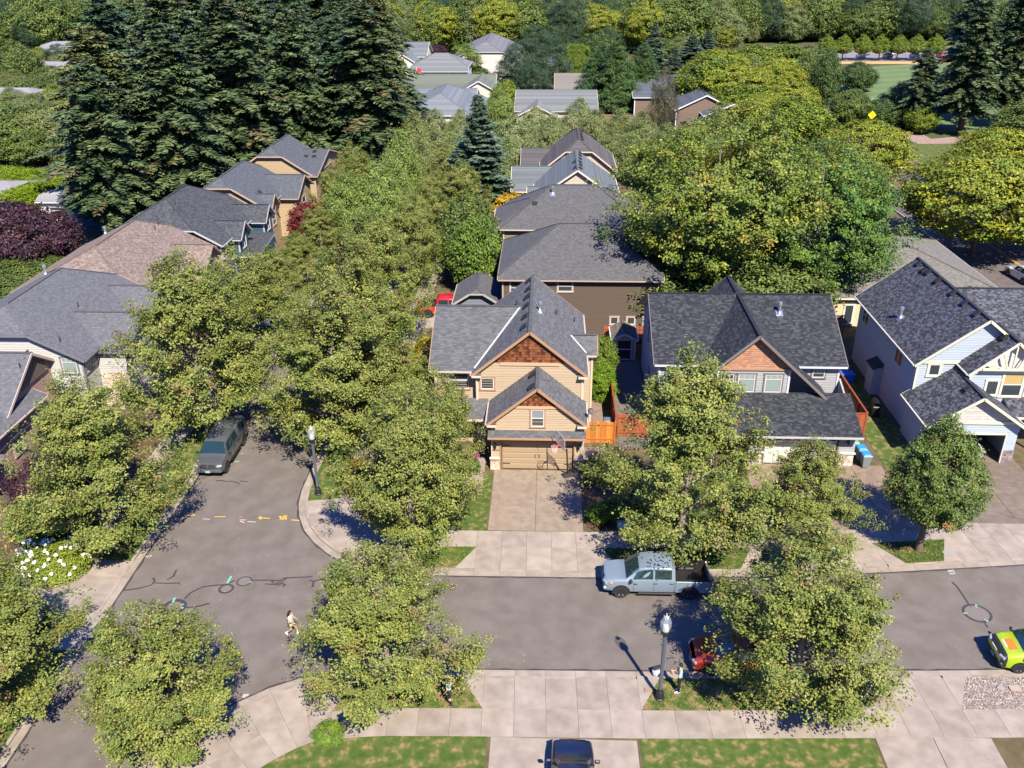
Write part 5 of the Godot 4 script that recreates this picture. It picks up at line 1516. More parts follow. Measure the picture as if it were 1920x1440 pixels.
func make_protos() -> void:
	var pa := Color(0.108, 0.148, 0.03); var pb := Color(0.21, 0.232, 0.056)
	var bark := Color(0.33, 0.28, 0.235)
	for i in 5:
		protos["pear%d" % i] = broadleaf(101 + i, 11.0, 4.5, 1.2, "pear", 1420, 54, 0.068, 0.5, pa, pb, {"trans": 0.6, "bark": bark, "limbs": 26, "twigs": 11, "rise": 1.35, "lump": 0.75, "shell": 0.3, "spray": true, "lift": 0.35, "odd": Color(0.2, 0.16, 0.06), "odd_share": 0.03, "trunk": 0.19})
	protos["linden"] = broadleaf(131, 8.6, 3.2, 2.3, "pear", 1100, 50, 0.07, 0.42, Color(0.055, 0.095, 0.02), Color(0.12, 0.165, 0.034), {"spray": true, "lift": 0.3, "rise": 1.2, "bark": Color(0.2, 0.15, 0.12), "lump": 0.4, "limbs": 18, "odd": Color(0.3, 0.16, 0.06), "odd_share": 0.012, "trunk": 0.2})
	for i in 2:
		protos["bigmaple%d" % i] = broadleaf(141 + i, 19.0, 9.0, 5.6 - 3.2 * i, "round", 1750, 46, 0.12, 0.85, Color(0.07, 0.12, 0.018), Color(0.18, 0.21, 0.03), {"trans": 0.5, "called": "maple_tree", "bark": Color(0.3, 0.27, 0.24), "limbs": 26, "twigs": 12, "stems": 4 - 3 * i, "trunk": 0.42, "lump": 0.6, "odd": Color(0.24, 0.2, 0.03), "odd_share": 0.04, "shell": 0.5, "aspect": 0.75, "spray": true, "lift": 0.2})
	protos["golden"] = broadleaf(151, 11.0, 8.0, 2.6, "flat", 800, 48, 0.17, 0.95, Color(0.095, 0.145, 0.014), Color(0.22, 0.23, 0.018), {"called": "maple_tree", "limbs": 20, "squash": 0.4, "trunk": 0.3, "lump": 0.35, "aspect": 0.6})
	for i in 2:
		protos["birch%d" % i] = broadleaf(161 + i, 9.0, 4.0, 0.8, "pear", 430, 55, 0.13, 0.75, Color(0.085, 0.12, 0.035), Color(0.16, 0.19, 0.07), {"called": "tree", "limbs": 16, "rise": 1.4, "lump": 0.5, "aspect": 0.4, "bark": Color(0.3, 0.27, 0.24)})
	protos["round"] = broadleaf(171, 9.0, 4.5, 1.0, "round", 430, 55, 0.17, 0.9, Color(0.05, 0.085, 0.02), Color(0.105, 0.14, 0.03), {"called": "tree", "limbs": 14, "lump": 0.35})
	protos["plum"] = broadleaf(181, 7.0, 5.4, 0.6, "round", 560, 55, 0.13, 0.8, Color(0.02, 0.010, 0.016), Color(0.06, 0.026, 0.035), {"called": "plum_tree", "limbs": 18, "lump": 0.3, "trans": 0.2, "mat": "leaf_dark", "odd": Color(0.1, 0.05, 0.05), "odd_share": 0.05})
	protos["redmaple"] = broadleaf(186, 4.5, 2.6, 0.4, "round", 240, 45, 0.11, 0.5, Color(0.07, 0.008, 0.012), Color(0.14, 0.025, 0.02), {"called": "maple_tree", "limbs": 9, "lump": 0.4, "mat": "leaf_dark", "trans": 0.2})
	protos["orange"] = broadleaf(188, 6.0, 3.0, 0.5, "round", 240, 45, 0.15, 0.6, Color(0.14, 0.16, 0.012), Color(0.45, 0.24, 0.008), {"called": "maple_tree", "limbs": 9, "lump": 0.4, "squash": 0.45})
	for i in 3:
		protos["fir%d" % i] = conifer(201 + i, 24.0, 6.0, 4.6, Color(0.038, 0.072, 0.032), Color(0.12, 0.16, 0.068), {"odd": Color(0.12, 0.115, 0.055), "odd_share": 0.06, "sprays": 2, "most": 60000, "step": 0.24, "boughs": 9, "power": 0.55, "gap": 0.5, "droop": 0.36, "spray": 1.15})
	protos["spruce"] = conifer(211, 15.5, 3.5, 0.3, Color(0.06, 0.105, 0.06), Color(0.13, 0.18, 0.12), {"called": "spruce_tree", "power": 0.75, "boughs": 12, "droop": 0.12, "gap": 0.34, "step": 0.16, "sprays": 2, "most": 46000, "odd": Color(0.35, 0.12, 0.03), "odd_share": 0.006})
	for i in 2:
		protos["sequoia%d" % i] = broadleaf(221 + i, 18.0, 4.6, 1.0, "cone", 620, 60, 0.17, 0.8, Color(0.03, 0.075, 0.02), Color(0.075, 0.13, 0.035), {"called": "sequoia_tree", "limbs": 22, "twigs": 5, "trunk": 0.5, "bark": Color(0.2, 0.08, 0.05), "lump": 0.45, "aspect": 0.35, "trans": 0.12, "mat": "needle"})
	protos["pine"] = broadleaf(231, 14.0, 6.0, 2.0, "round", 520, 55, 0.22, 0.95, Color(0.02, 0.048, 0.022), Color(0.05, 0.085, 0.038), {"called": "pine_tree", "limbs": 16, "aspect": 0.22, "lump": 0.5, "mat": "needle", "trans": 0.1, "bark": Color(0.2, 0.12, 0.08)})
	protos["cypress"] = broadleaf(241, 5.0, 1.2, 0.05, "column", 230, 48, 0.09, 0.36, Color(0.07, 0.13, 0.012), Color(0.14, 0.2, 0.02), {"called": "cypress_tree", "limbs": 8, "lump": 0.25, "aspect": 0.35, "shell": 0.7})
	for i in 3:
		protos["shrub%d" % i] = broadleaf(251 + i, 1.6, 1.1, 0.02, "round", 110, 42, 0.075, 0.3, Color(0.045, 0.085, 0.018), Color(0.11, 0.15, 0.03), {"called": "shrub", "limbs": 7, "twigs": 4, "lump": 0.35, "trunk": 0.05, "shell": 0.5})
	var what := {"pear": "tree", "linden": "tree", "bigm": "tree", "gold": "tree", "birc": "tree", "roun": "tree", "plum": "tree", "redm": "tree", "oran": "tree", "fir0": "tree", "fir1": "tree", "fir2": "tree", "shru": "shrub"}
	for k: String in protos: protos[k].set_meta("what", "shrub" if k.begins_with("shrub") else "tree")
	for t in [["fir_warm", Color(1.35, 1.1, 0.9)], ["fir_cool", Color(0.85, 1.0, 1.25)], ["olive", Color(1.08, 1.08, 1.0)], ["lime", Color(1.05, 1.2, 0.75)], ["gold", Color(2.6, 1.55, 0.35)], ["dark", Color(0.65, 0.78, 0.85)], ["bronze", Color(1.8, 0.95, 0.9)], ["yellow", Color(4.0, 2.0, 0.25)], ["deep", Color(0.55, 0.82, 0.8)], ["pale", Color(1.2, 1.22, 1.3)], ["acid", Color(1.4, 1.36, 0.55)], ["purple", Color(0.45, 0.16, 0.6)], ["blue", Color(1.2, 1.35, 2.2)]]:
		leaf_mat("tint_" + t[0], t[1], 0.3)

func woods() -> void:
	var sg := "pear trees along the streets"
	plant("pear0", -7.3, -32.2, 8.7, 4.15, "spreading street tree beside person in black shorts", "", 0.3)
	plant("pear1", 11.9, -32.2, 9.8, 4.7, "spreading street tree hanging over the red car", "", 1.9)
	plant("pear2", 15.2, -44.2, 7.4, 3.5, "street tree between grey house and street with wiry bare twigs", "", 4.0)
	plant("linden", 22.0, -44.35, 9.0, 2.95, "dense round street tree with bare straight trunk in small lawn", "", 0.6)
	plant("pear3", 7.9, -43.5, 13.0, 5.3, "tall loose street tree growing behind the blue pickup", "", 2.2)
	plant("pear4", -7.6, -43.2, 11.6, 4.5, "broad street tree beside the tan house driveway", "", 5.1)
	plant("pear0", -7.2, -49.8, 9.2, 3.2, "slim tree in front of the tan house porch", "", 2.9)
	plant("pear1", -14.6, -55.4, 12.6, 5.8, "street tree behind the lamp post on the corner", "", 0.2)
	for q in [[-14.6, -63.5, 13.2, 5.5, 2, "tall street tree level with the bright yellow conifer"], [-14.4, -72.5, 12.8, 5.1, 3, "street tree between tan house and red pickup driveway"], [-13.8, -88.5, 10.6, 4.0, 4, "street tree beside the red pickup driveway"], [-13.4, -97.0, 9.6, 3.6, 0, "street tree in front of the hip roofed house with box vents"], [-10.4, -57.0, 8.0, 3.0, 4, "yard tree in front of the tan house wing"], [-13.6, -107, 9.4, 3.4, 1, "street tree in front of the orange leaved tree"], [-25.2, -68.0, 11.2, 4.9, 0, "street tree hiding the white house garage"], [-26.0, -79.5, 7.2, 3.4, 3, "street tree in front of the mottled brown roof"], [-26.2, -90.0, 5.8, 2.8, 2, "street tree beside the teal gabled house"], [-26.0, -99.0, 6.4, 3.0, 4, "street tree beside the dark red maple"], [-26.0, -109, 9.0, 3.4, 1, "street tree in front of the slate grey clipped gable"], [-26.0, -119, 9.5, 3.6, 0, "street tree in front of the tan house by the firs"], [-13.6, -118, 9.6, 3.4, 2, "street tree left of the conical conifer"]]:
		plant("pear%d" % q[4], q[0], q[1], q[2], q[3], q[5], sg)
	plant("pear2", -24.8, -57.5, 14.2, 5.9, "tall street tree leaning over the silver pickup", "", 0.9)
	plant("pear3", -25.6, -43.0, 11.4, 4.9, "street tree above the white hydrangea", "", 3.4)
	plant("pear4", -16.4, -28.4, 8.4, 3.9, "low street tree on the corner facing the cracked asphalt", "", 1.2)
	plant("pear1", -25.4, -30.6, 8.6, 4.6, "low street tree beside the concrete driveway and parked car", "", 4.4)
	plant("pear0", -25.5, -21.0, 9.0, 4.6, "street tree on the near side of the parked dark car", sg)
	# big maples behind the grey house
	plant("bigmaple0", 14.9, -81.2, 18.6, 9.2, "huge light green maple with pale forked trunks behind the grey house", "", 0.8)
	plant("bigmaple1", 25.4, -84.6, 16.2, 8.0, "dark green maple beside the huge light maple", "", 2.0, "deep")
	plant("bigmaple1", 21.0, -101.0, 17.0, 8.0, "broad green maple behind the huge light maple", "", 4.2)
	plant("bigmaple0", 33.0, -106.0, 12.0, 6.5, "green maple between dark maple and golden tree", "", 3.0)
	plant("golden", 48.6, -101.5, 11.5, 9.0, "wide golden green tree over the back road", "", 0.3)
	plant("golden", 60.5, -104.0, 11.0, 7.6, "golden tree at the edge of the back road bend", "", 2.3)
	plant("golden", 62.0, -128.0, 9.5, 7.0, "golden tree beside the pink path", "", 4.0)
	plant("golden", 46.0, -134.0, 9.5, 6.6, "golden tree near the yellow diamond sign", "", 1.1)
	for q in [["golden", 1385, 118, 11, 8, ""], ["round", 1345, 105, 12, 7, "acid"], ["golden", 1455, 110, 10, 7, ""], ["golden", 1480, 150, 9, 6.5, ""], ["round", 1500, 185, 8, 6, "acid"], ["golden", 1350, 92, 9, 8, ""], ["round", 1420, 86, 9, 8, "acid"], ["golden", 1320, 110, 9, 6, ""], ["round", 1470, 84, 9, 8, "acid"], ["round", 1400, 160, 8, 6, "acid"], ["golden", 1440, 175, 8, 6, ""], ["round", 1520, 88, 8, 7, ""], ["round", 1370, 150, 8, 6, "olive"]]:
		var p := top_at(q[1], q[2], q[3])
		plant(q[0], p.x, p.z, q[3], q[4], "olive yellow tree massed left of the playing field", "trees left of the playing field", -1, q[5])
	for q in [[1605, 172, 118, 30, "dark", "rounded dark green tree standing alone before the playing field"], [1690, 232, 156, 36, "dark", "largest rounded dark tree before the playing field"], [1541, 205, 96, 24, "dark", "tall dark tree at the left corner of the playing field"], [1588, 236, 168, 34, "olive", "olive tree below the tree standing alone before the field"], [1648, 240, 188, 34, "dark", "low dark tree left of the largest rounded tree"], [1722, 250, 200, 26, "acid", "yellow green tree between rounded trees and dark spruces"], [1510, 190, 100, 26, "", "green tree massed behind the tall dark corner tree"]]:
		plant_px("round", q[0], q[1], q[2], q[3], q[5], "", q[4])
	for q in [[77, -176, 24, 6.5], [88, -184, 27, 7], [97, -178, 26, 7], [84, -196, 26, 6.5], [108, -190, 27, 7], [70, -180, 15, 4.5], [103, -165, 24, 6.5]]:
		plant("fir%d" % (int(q[0]) % 3), q[0], q[1], q[2], q[3], "dark spruce in the clump at the end of the playing field", "dark spruces by the playing field", -1, "")
	plant("round", 80, -157, 9, 6, "grey green rough tree beside the dark spruces", "", -1, "olive")
	plant("round", 68, -116, 9, 5, "grey green rough tree behind the golden trees", "", -1, "olive")
	for i in 7: plant_px("linden", 1545 + i * 34, 113, 64, 18, "yellow green tree in the row along the car park fence", "trees along the car park", "acid")
	# firs on the left
	var n := 0
	for q in [[-52, -104, 21], [-46, -112, 24], [-57, -116, 24], [-50, -121, 26], [-59, -126, 26], [-43, -126, 26], [-37.5, -137, 26], [-47, -137, 27], [-55, -137, 28], [-33, -146, 25], [-41, -150, 27], [-27.8, -141, 24], [-28, -153, 25], [-50, -155, 29], [-60, -150, 29], [-36, -163, 27], [-52, -111, 17], [-62, -136, 24], [-66, -150, 26], [-45, -166, 29], [-29.5, -166, 26], [-57, -168, 29], [-67, -166, 28], [-70, -185, 29], [-62, -190, 31], [-52, -184, 30], [-44, -188, 30], [-36, -184, 28], [-78, -205, 30], [-58, -208, 32], [-46, -206, 31]]:
		plant("fir%d" % (n % 3), q[0], q[1], q[2] + rng.randf_range(-3, 2), 6.4 + 1.1 * (n % 3), "tall dark fir in the grove behind the tan houses", "firs of the grove", -1, ["", "", "fir_warm", "", "fir_cool"][n % 5])
		n += 1
	plant("spruce", -8.7, -113.0, 16.0, 5.0, "conical blue green conifer above the orange leaved tree", "", 0.4)
	plant("orange", -4.0, -103.5, 6.4, 3.0, "orange and yellow leaved tree beside the conical conifer", "", 0.4)
	plant("round", -5.2, -90.5, 4.6, 2.6, "yellow green small tree at the corner of the hip roofed house", "", 0.4, "lime")
	plant("shrub0", -5.6, -73.6, 3.4, 1.6, "bushy yellow green shrub behind the tan house roof", "", 0.4, "acid")
	plant("round", -7.3, -88.2, 7.6, 3.0, "weeping bright green tree behind the red pickup", "", 1.4, "lime")
	plant("round", -8.6, -93.0, 8.4, 3.4, "leafy green tree between red pickup and orange tree", "", 2.4, "")
	plant("pear3", -10.0, -104.0, 10.0, 4.2, "olive tree below the conical conifer", "", 2.4)
	for q in [[745, 245, 11, 3.6, "lime"], [790, 265, 9, 3.6, ""], [830, 250, 9, 3.6, "olive"], [775, 210, 10, 3.4, "olive"], [812, 205, 9, 3.6, ""], [848, 228, 8, 3.0, "olive"], [862, 205, 7, 3.0, "olive"], [700, 305, 10, 3.8, "lime"], [650, 320, 9, 3.8, "lime"], [960, 215, 9, 4.0, "pale"], [1000, 200, 8.5, 4.0, "pale"], [1035, 215, 8, 3.6, "pale"], [1085, 185, 9, 4.2, "pale"], [1120, 205, 8, 3.6, "olive"], [1165, 205, 8, 3.8, "olive"], [1205, 210, 8, 3.6, "olive"], [1145, 245, 6, 3.2, "olive"], [1185, 250, 7, 3.6, "olive"], [1250, 230, 8, 3.6, "olive"], [1300, 222, 8, 4.0, "olive"], [955, 255, 8, 3.4, "pale"], [1345, 200, 9, 4.2, "olive"], [940, 170, 8, 4.0, "lime"], [735, 300, 8, 3.2, "lime"], [1230, 262, 7, 3.4, "lime"]]:
		var p := top_at(q[0], q[1], q[2])
		plant("birch%d" % (int(q[0]) % 2), p.x, p.z, q[2], q[3], "loose olive green tree in the belt behind the roofs", "olive trees of the middle belt", -1, q[4])
	plant("pine", 19.5, -160.0, 13.5, 2.6, "thin pine with browning needles and bare trunk", "", 0.3, "bronze")
	for q in [[10.5, -79.5, 6.5, 4.2], [17.5, -78.0, 7.5, 4.8], [22.0, -80.0, 7.0, 4.6], [14.0, -88.0, 8.0, 5.0]]:
		plant("round", q[0], q[1], q[2], q[3], "understory tree below the huge light green maple", "understory trees below the maples")
	# far trees, read by foot and top
	for q in [[1108, 206, 92, 45], [1150, 214, 66, 52], [1196, 207, 78, 46], [1135, 200, 84, 40]]:
		plant_px("sequoia%d" % (int(q[0]) % 2), q[0], q[1], q[2], q[3], "billowing green sequoia behind the tan gabled house", "sequoias")
	for q in [[1222, 168, 40, 30], [1292, 160, 66, 42], [1262, 172, 86, 22], [1322, 150, 58, 30]]:
		plant_px("spruce", q[0], q[1], q[2], q[3], "blue grey spruce beyond the brick house", "blue spruces beyond the brick house")
	plant_px("pine", 978, 178, 74, 46, "broad dark pine beside the small white house", "", "")
	plant_px("pine", 1024, 172, 60, 42, "tallest dark pine behind the taupe roof", "", "")
	plant_px("pine", 1000, 190, 110, 32, "low dark pine in front of the two tall pines", "", "")
	plant_px("pine", 932, 176, 134, 24, "blue green low pine by the purple tree", "", "deep")
	for q in [["round", 706, 205, 82, 44, "lime", "tall bright green tree at the right edge of the fir grove"], ["cypress", 872, 150, 82, 26, "", "dense green cedar in front of the slanting grey roof"], ["round", 892, 150, 124, 22, "", "low green tree under the dense cedar"], ["plum", 912, 122, 94, 26, "", "purple leaved tree behind the small white house"], ["plum", 820, 108, 84, 20, "", "purple brown tree between far roofs"], ["redmaple", 760, 166, 142, 24, "", "rusty red shrub in front of the pale blue house"], ["round", 834, 154, 128, 22, "acid", "green tree in front of the pale blue house"], ["cypress", 768, 196, 166, 10, "gold", "yellow cypress beside the white porch house"], ["cypress", 795, 118, 84, 9, "deep", "thin green cypress by the cream gabled house"], ["plum", 888, 216, 196, 14, "", "small purple tree under the conical conifer top"], ["redmaple", 1127, 216, 194, 12, "", "small red maple by the tan gabled house"], ["round", 948, 225, 152, 30, "acid", "yellow green tree left of the tan gabled house"], ["round", 925, 100, 80, 20, "lime", "bright green tree behind the purple tree"]]:
		plant_px(q[0], q[1], q[2], q[3], q[4], q[6], "", q[5])
	# left edge
	plant("plum", -56.5, -90.5, 8.0, 6.4, "large purple leaved plum tree beside the brown roof", "", 0.7)
	for q in [["round", 30, 298, 200, 62, "olive"], ["birch0", 88, 298, 192, 52, "olive"], ["round", 5, 304, 235, 50, "olive"], ["birch1", 118, 296, 225, 42, "olive"], ["round", 62, 308, 246, 46, "olive"], ["round", 150, 335, 262, 34, "olive"], ["round", 128, 352, 300, 30, ""], ["round", 165, 375, 330, 30, ""], ["birch0", 140, 400, 352, 34, "lime"]]:
		plant_px(q[0], q[1], q[2], q[3], q[4], "sun bleached olive tree left of the fir grove", "olive trees left of the grove", q[5])
	for q in [[25, 480, 4.0, 3.4], [55, 470, 4.0, 3.2], [75, 490, 3.2, 2.6], [10, 520, 3.6, 3.0], [40, 530, 3.0, 2.6], [95, 480, 3.4, 2.4]]:
		var p := top_at(q[0], q[1], q[2])
		plant("round", p.x, p.z, q[2], q[3], "green bush behind the white house roof", "bushes behind the white house", -1, "")
	for q in [[35, 100], [70, 88], [20, 130], [110, 105], [45, 150], [75, 140], [20, 165], [60, 175], [100, 160], [130, 92], [8, 95], [95, 125]]:
		var p := top_at(q[0], q[1], 6.0)
		plant("round" if int(q[0]) % 2 else "birch1", p.x, p.z, 6.0, 5.5, "small yellowing tree among the far left roofs", "yellowing trees among far roofs", -1, ["olive", "acid", "olive"][int(q[0]) % 3])
	# hedges of clipped cypress
	for i in 30:
		var a := Vector3(-78, 0, -126.5).lerp(Vector3(-66.5, 0, -122.5), i / 12.0) if i < 13 else Vector3(-66.5, 0, -121).lerp(Vector3(-69.5, 0, -111.5), (i - 13) / 16.0)
		plant("cypress", a.x, a.z, 4.3, 1.15, "yellow green cypress in the clipped hedge round the low white house", "hedge cypresses", -1, "acid")
	for i in 7:
		var a := pix(1052, 150, 0).lerp(pix(1095, 150, 0), i / 6.0)
		plant("cypress", a.x, a.z, 9.0, 1.5, "tall clipped green cypress behind the taupe roof", "tall clipped cypresses")
	# front yards
	plant("redmaple", -28.4, -104.5, 5.0, 2.9, "dark red maple in front of the tan house with clipped gable", "", 1.0)
	plant("cypress", -9.0, -66.6, 3.6, 1.9, "bright yellow conifer left of the tan house wing", "", 1.0, "yellow")
	plant("cypress", 4.55, -66.6, 4.0, 1.15, "glossy green shrub beside the small shed", "", 1.0)
	plant("cypress", 4.5, -63.4, 3.0, 0.9, "bright green climbing shrub along the side fence", "", 2.0, "lime")
	plant("shrub0", 3.35, -51.6, 1.9, 0.85, "upright shrub at the right corner of the tan garage", "", 1.0)
	plant("shrub1", 3.4, -46.9, 1.2, 0.85, "low yellow green shrub beside the driveway and sidewalk", "", 1.0, "acid")
	plant("shrub2", 4.6, -47.2, 1.6, 0.9, "rounded green shrub under the tree behind the blue pickup", "", 1.0)
	plant("shrub2", 6.3, -48.6, 1.2, 1.0, "clipped shrub in the grey house front lawn", "", 0.2)
	plant("shrub1", -12.6, -51.5, 1.2, 1.0, "reddish shrub behind the corner lamp post", "", 0.2, "bronze")
	plant("shrub0", -9.6, -29.4, 0.5, 0.7, "small bright green shrub by the south sidewalk", "", 0.2, "lime")
	plant("round", -29.9, -45.0, 2.4, 2.5, "low green shrub mass behind the hydrangea", "", 0.5, "lime")
	plant("plum", -31.5, -47.8, 3.2, 2.6, "dark purple shrub against the mauve house", "", 0.5)
	plant("plum", -32.2, -52.0, 3.0, 2.0, "purple smoke bush below the mauve house gable", "", 2.5)
	plant("shrub2", -5.3, -52.2, 1.3, 0.9, "flowering shrub beside the garage with magenta blooms", "", 0.5)
	for q in [[36.5, -78.0, 3.4, 2.4], [39.5, -79.5, 3.6, 2.6], [43.0, -80.0, 3.2, 2.4], [41.2, -77.2, 3.0, 2.2]]:
		plant("round", q[0], q[1], q[2], q[3], "yellow green bush behind the pale blue house roof", "bushes behind the pale blue house", -1, "lime")
	for q in [[18.5, -75.5, 3.5], [22.6, -75.0, 3.0], [12.5, -76.5, 3.0]]: plant("round", q[0], q[1], q[2], 2.0, "small leafy shrub under the huge maple", "shrubs under the maple", -1, "")
	# beyond the picture's far edge: the wooded suburb goes on as one mass
	rng.seed = 77
	for k: String in ["round", "birch0", "pine", "golden"]:
		var mm := MultiMesh.new()
		mm.transform_format = MultiMesh.TRANSFORM_3D
		mm.mesh = (protos[k].get_node("crown") as MeshInstance3D).mesh
		var sz: Vector2 = protos[k].get_meta("size")
		mm.instance_count = {"round": 640, "birch0": 340, "pine": 360, "golden": 130}[k]
		for i in mm.instance_count:
			var z := -pow(rng.randf(), 1.5) * 600.0 - 318.0
			var x := rng.randf_range(-0.66, 0.62) * -z
			if x > 60 and x < 200 and z > -352: z -= 44.0
			var H := rng.randf_range(8, 18)
			var Rr := H * rng.randf_range(0.4, 0.6)
			mm.set_instance_transform(i, Transform3D(Basis(Vector3.UP, rng.randf() * TAU).scaled_local(Vector3(Rr / sz.y, H / sz.x, Rr / sz.y)), Vector3(x, -0.2, z)))
		var w := MultiMeshInstance3D.new()
		w.name = numbered("far_wood")
		w.multimesh = mm
		w.material_override = mats[{"round": "tint_olive", "birch0": "leaf35", "pine": "needle", "golden": "leaf35"}[k]]
		w.set_meta("kind", "stuff")
		tag(w, {"round": "far wood of rounded olive trees at the edge of town", "birch0": "far wood of loose light trees at the edge of town", "pine": "far wood of dark pines at the edge of town", "golden": "far wood of yellowing trees at the edge of town"}[k], "wood")
		add_child(w)
	for k in 70:
		var z := -rng.randf_range(205, 345)
		var x := rng.randf_range(-0.6, 0.58) * -z
		if absf(x + 24.0) < 14.0 or (x > 60 and z < -205) or (absf(x) < 40 and z > -275): continue
		var kk: String = ["round", "birch1", "pine", "round"][k % 4]
		plant(kk, x, z, rng.randf_range(6, 12), rng.randf_range(3.5, 6), "tree filling the gaps between far roofs", "trees between far roofs", -1, ["", "olive", "acid", "dark"][k % 4] if kk != "pine" else "")
	for k in protos: protos[k].free()

# ---------------------------------------------------------------- street furniture, fences and yard things
func street_lamp(at: Vector3, label: String) -> void:
	var t := thing("street_lamp", label, "street lamp", at)
	var m := paint("lamp_iron", Color(0.10, 0.12, 0.15), 0.5, 0.2)
	var s := Shape.new()
	s.lathe([Vector2(0.0, 0.62), Vector2(0.11, 0.6), Vector2(0.13, 0.5), Vector2(0.17, 0.42), Vector2(0.2, 0.2), Vector2(0.2, 0.1), Vector2(0.24, 0.06), Vector2(0.24, 0.0)], Vector3.ZERO, Basis(), 16)
	part("base", s, paint("lamp_base", Color(0.02, 0.022, 0.026), 0.5, 0.3), t)
	s = Shape.new()
	for i in 16:
		var a := TAU * i / 16.0
		s.box(Vector3(cos(a) * 0.075, 2.2, sin(a) * 0.075), Vector3(0.03, 3.3, 0.026), Basis(Vector3.UP, -a))
	s.lathe([Vector2(0.0, 3.9), Vector2(0.07, 3.88), Vector2(0.085, 0.55)], Vector3.ZERO, Basis(), 14)
	part("pole", s, m, t)
	s = Shape.new()
	s.lathe([Vector2(0.0, 4.12), Vector2(0.2, 4.1), Vector2(0.21, 4.03), Vector2(0.13, 3.95), Vector2(0.09, 3.86), Vector2(0.1, 3.8)], Vector3.ZERO, Basis(), 16)
	part("collar", s, paint("lamp_base", Color.WHITE), t)
	s = Shape.new()
	s.lathe([Vector2(0.1, 4.86), Vector2(0.19, 4.78), Vector2(0.255, 4.62), Vector2(0.265, 4.45), Vector2(0.24, 4.28), Vector2(0.19, 4.13)], Vector3.ZERO, Basis(), 20)
	var g := StandardMaterial3D.new()
	g.albedo_color = Color(0.8, 0.84, 0.88, 0.16)
	g.transparency = BaseMaterial3D.TRANSPARENCY_ALPHA
	g.roughness = 0.08
	g.cull_mode = BaseMaterial3D.CULL_DISABLED
	part("globe", s, g, t)
	s = Shape.new()
	s.lathe([Vector2(0.0, 4.42), Vector2(0.12, 4.4), Vector2(0.15, 4.3), Vector2(0.17, 4.14)], Vector3.ZERO, Basis(), 14)
	part("reflector", s, paint("lamp_reflector", Color(0.4, 0.4, 0.39), 0.5), t)
	s = Shape.new()
	s.lathe([Vector2(0.0, 5.12), Vector2(0.025, 5.06), Vector2(0.02, 4.98), Vector2(0.06, 4.94), Vector2(0.09, 4.9), Vector2(0.11, 4.84)], Vector3.ZERO, Basis(), 12)
	for i in 4: s.bar(Vector3(cos(i * PI / 2) * 0.1, 4.86, sin(i * PI / 2) * 0.1), Vector3(cos(i * PI / 2) * 0.13, 5.0, sin(i * PI / 2) * 0.13), 0.02, 0.02)
	part("finial", s, paint("lamp_reflector", Color.WHITE), t)

func fence(label: String, runs: Array, h: float, cols: Array, o := {}) -> void:
	# a board fence through ground points; each board, post and rail a piece of its own
	var t := thing("fence", label, "fence", Vector3(runs[0].x, -0.03, runs[0].y))
	var bm := BoxMesh.new(); bm.size = Vector3(0.136, h, 0.02)
	var pm := BoxMesh.new(); pm.size = Vector3(0.09, h + 0.08, 0.09)
	var o0 := Vector3(runs[0].x, 0, runs[0].y)
	for i in runs.size() - 1:
		var a := v3(runs[i], 0) - o0; var b := v3(runs[i + 1], 0) - o0
		var L := a.distance_to(b)
		var d := (b - a) / L
		var turn := atan2(-d.z, d.x)
		var n := int(L / 0.146)
		for k in n:
			var p := a + d * (0.146 * (k + 0.5))
			var y := h * 0.5 + rng.randf_range(-0.015, 0.015)
			if o.get("arch", 0.0) > 0.0: y -= o.arch * pow(absf((k + 0.5) / n - 0.5) * 2.0, 2.0)
			part("board", bm, cols[rng.randi() % cols.size()], t, p + Vector3(0, y + 0.04, 0), turn)
		for k in int(L / 2.4) + 2:
			var p := a + d * minf(L, k * 2.4)
			part("post", pm, cols[0], t, p + Vector3(0, h * 0.5 + 0.04, 0) + d.cross(Vector3.UP) * 0.06, turn)
			if k * 2.4 >= L: break
		for y: float in [0.35, h - 0.25]:
			var rm := BoxMesh.new(); rm.size = Vector3(L, 0.09, 0.04)
			part("rail", rm, cols[0], t, (a + b) * 0.5 + Vector3(0, y, 0) + d.cross(Vector3.UP) * 0.035, turn)
		if o.get("cap", false):
			var rm := BoxMesh.new(); rm.size = Vector3(L, 0.04, 0.12)
			part("cap_rail", rm, cols[0], t, (a + b) * 0.5 + Vector3(0, h + 0.075, 0), turn)

func wood_tones(key: String, c: Color) -> Array:
	var r := []
	for i in 4:
		var k := 0.78 + 0.15 * i
		var m := paint("%s_wood%d" % [key, i], Color(c.r * k, c.g * k * (0.96 + 0.025 * i), c.b * k), 0.75)
		r.append(m)
	return r

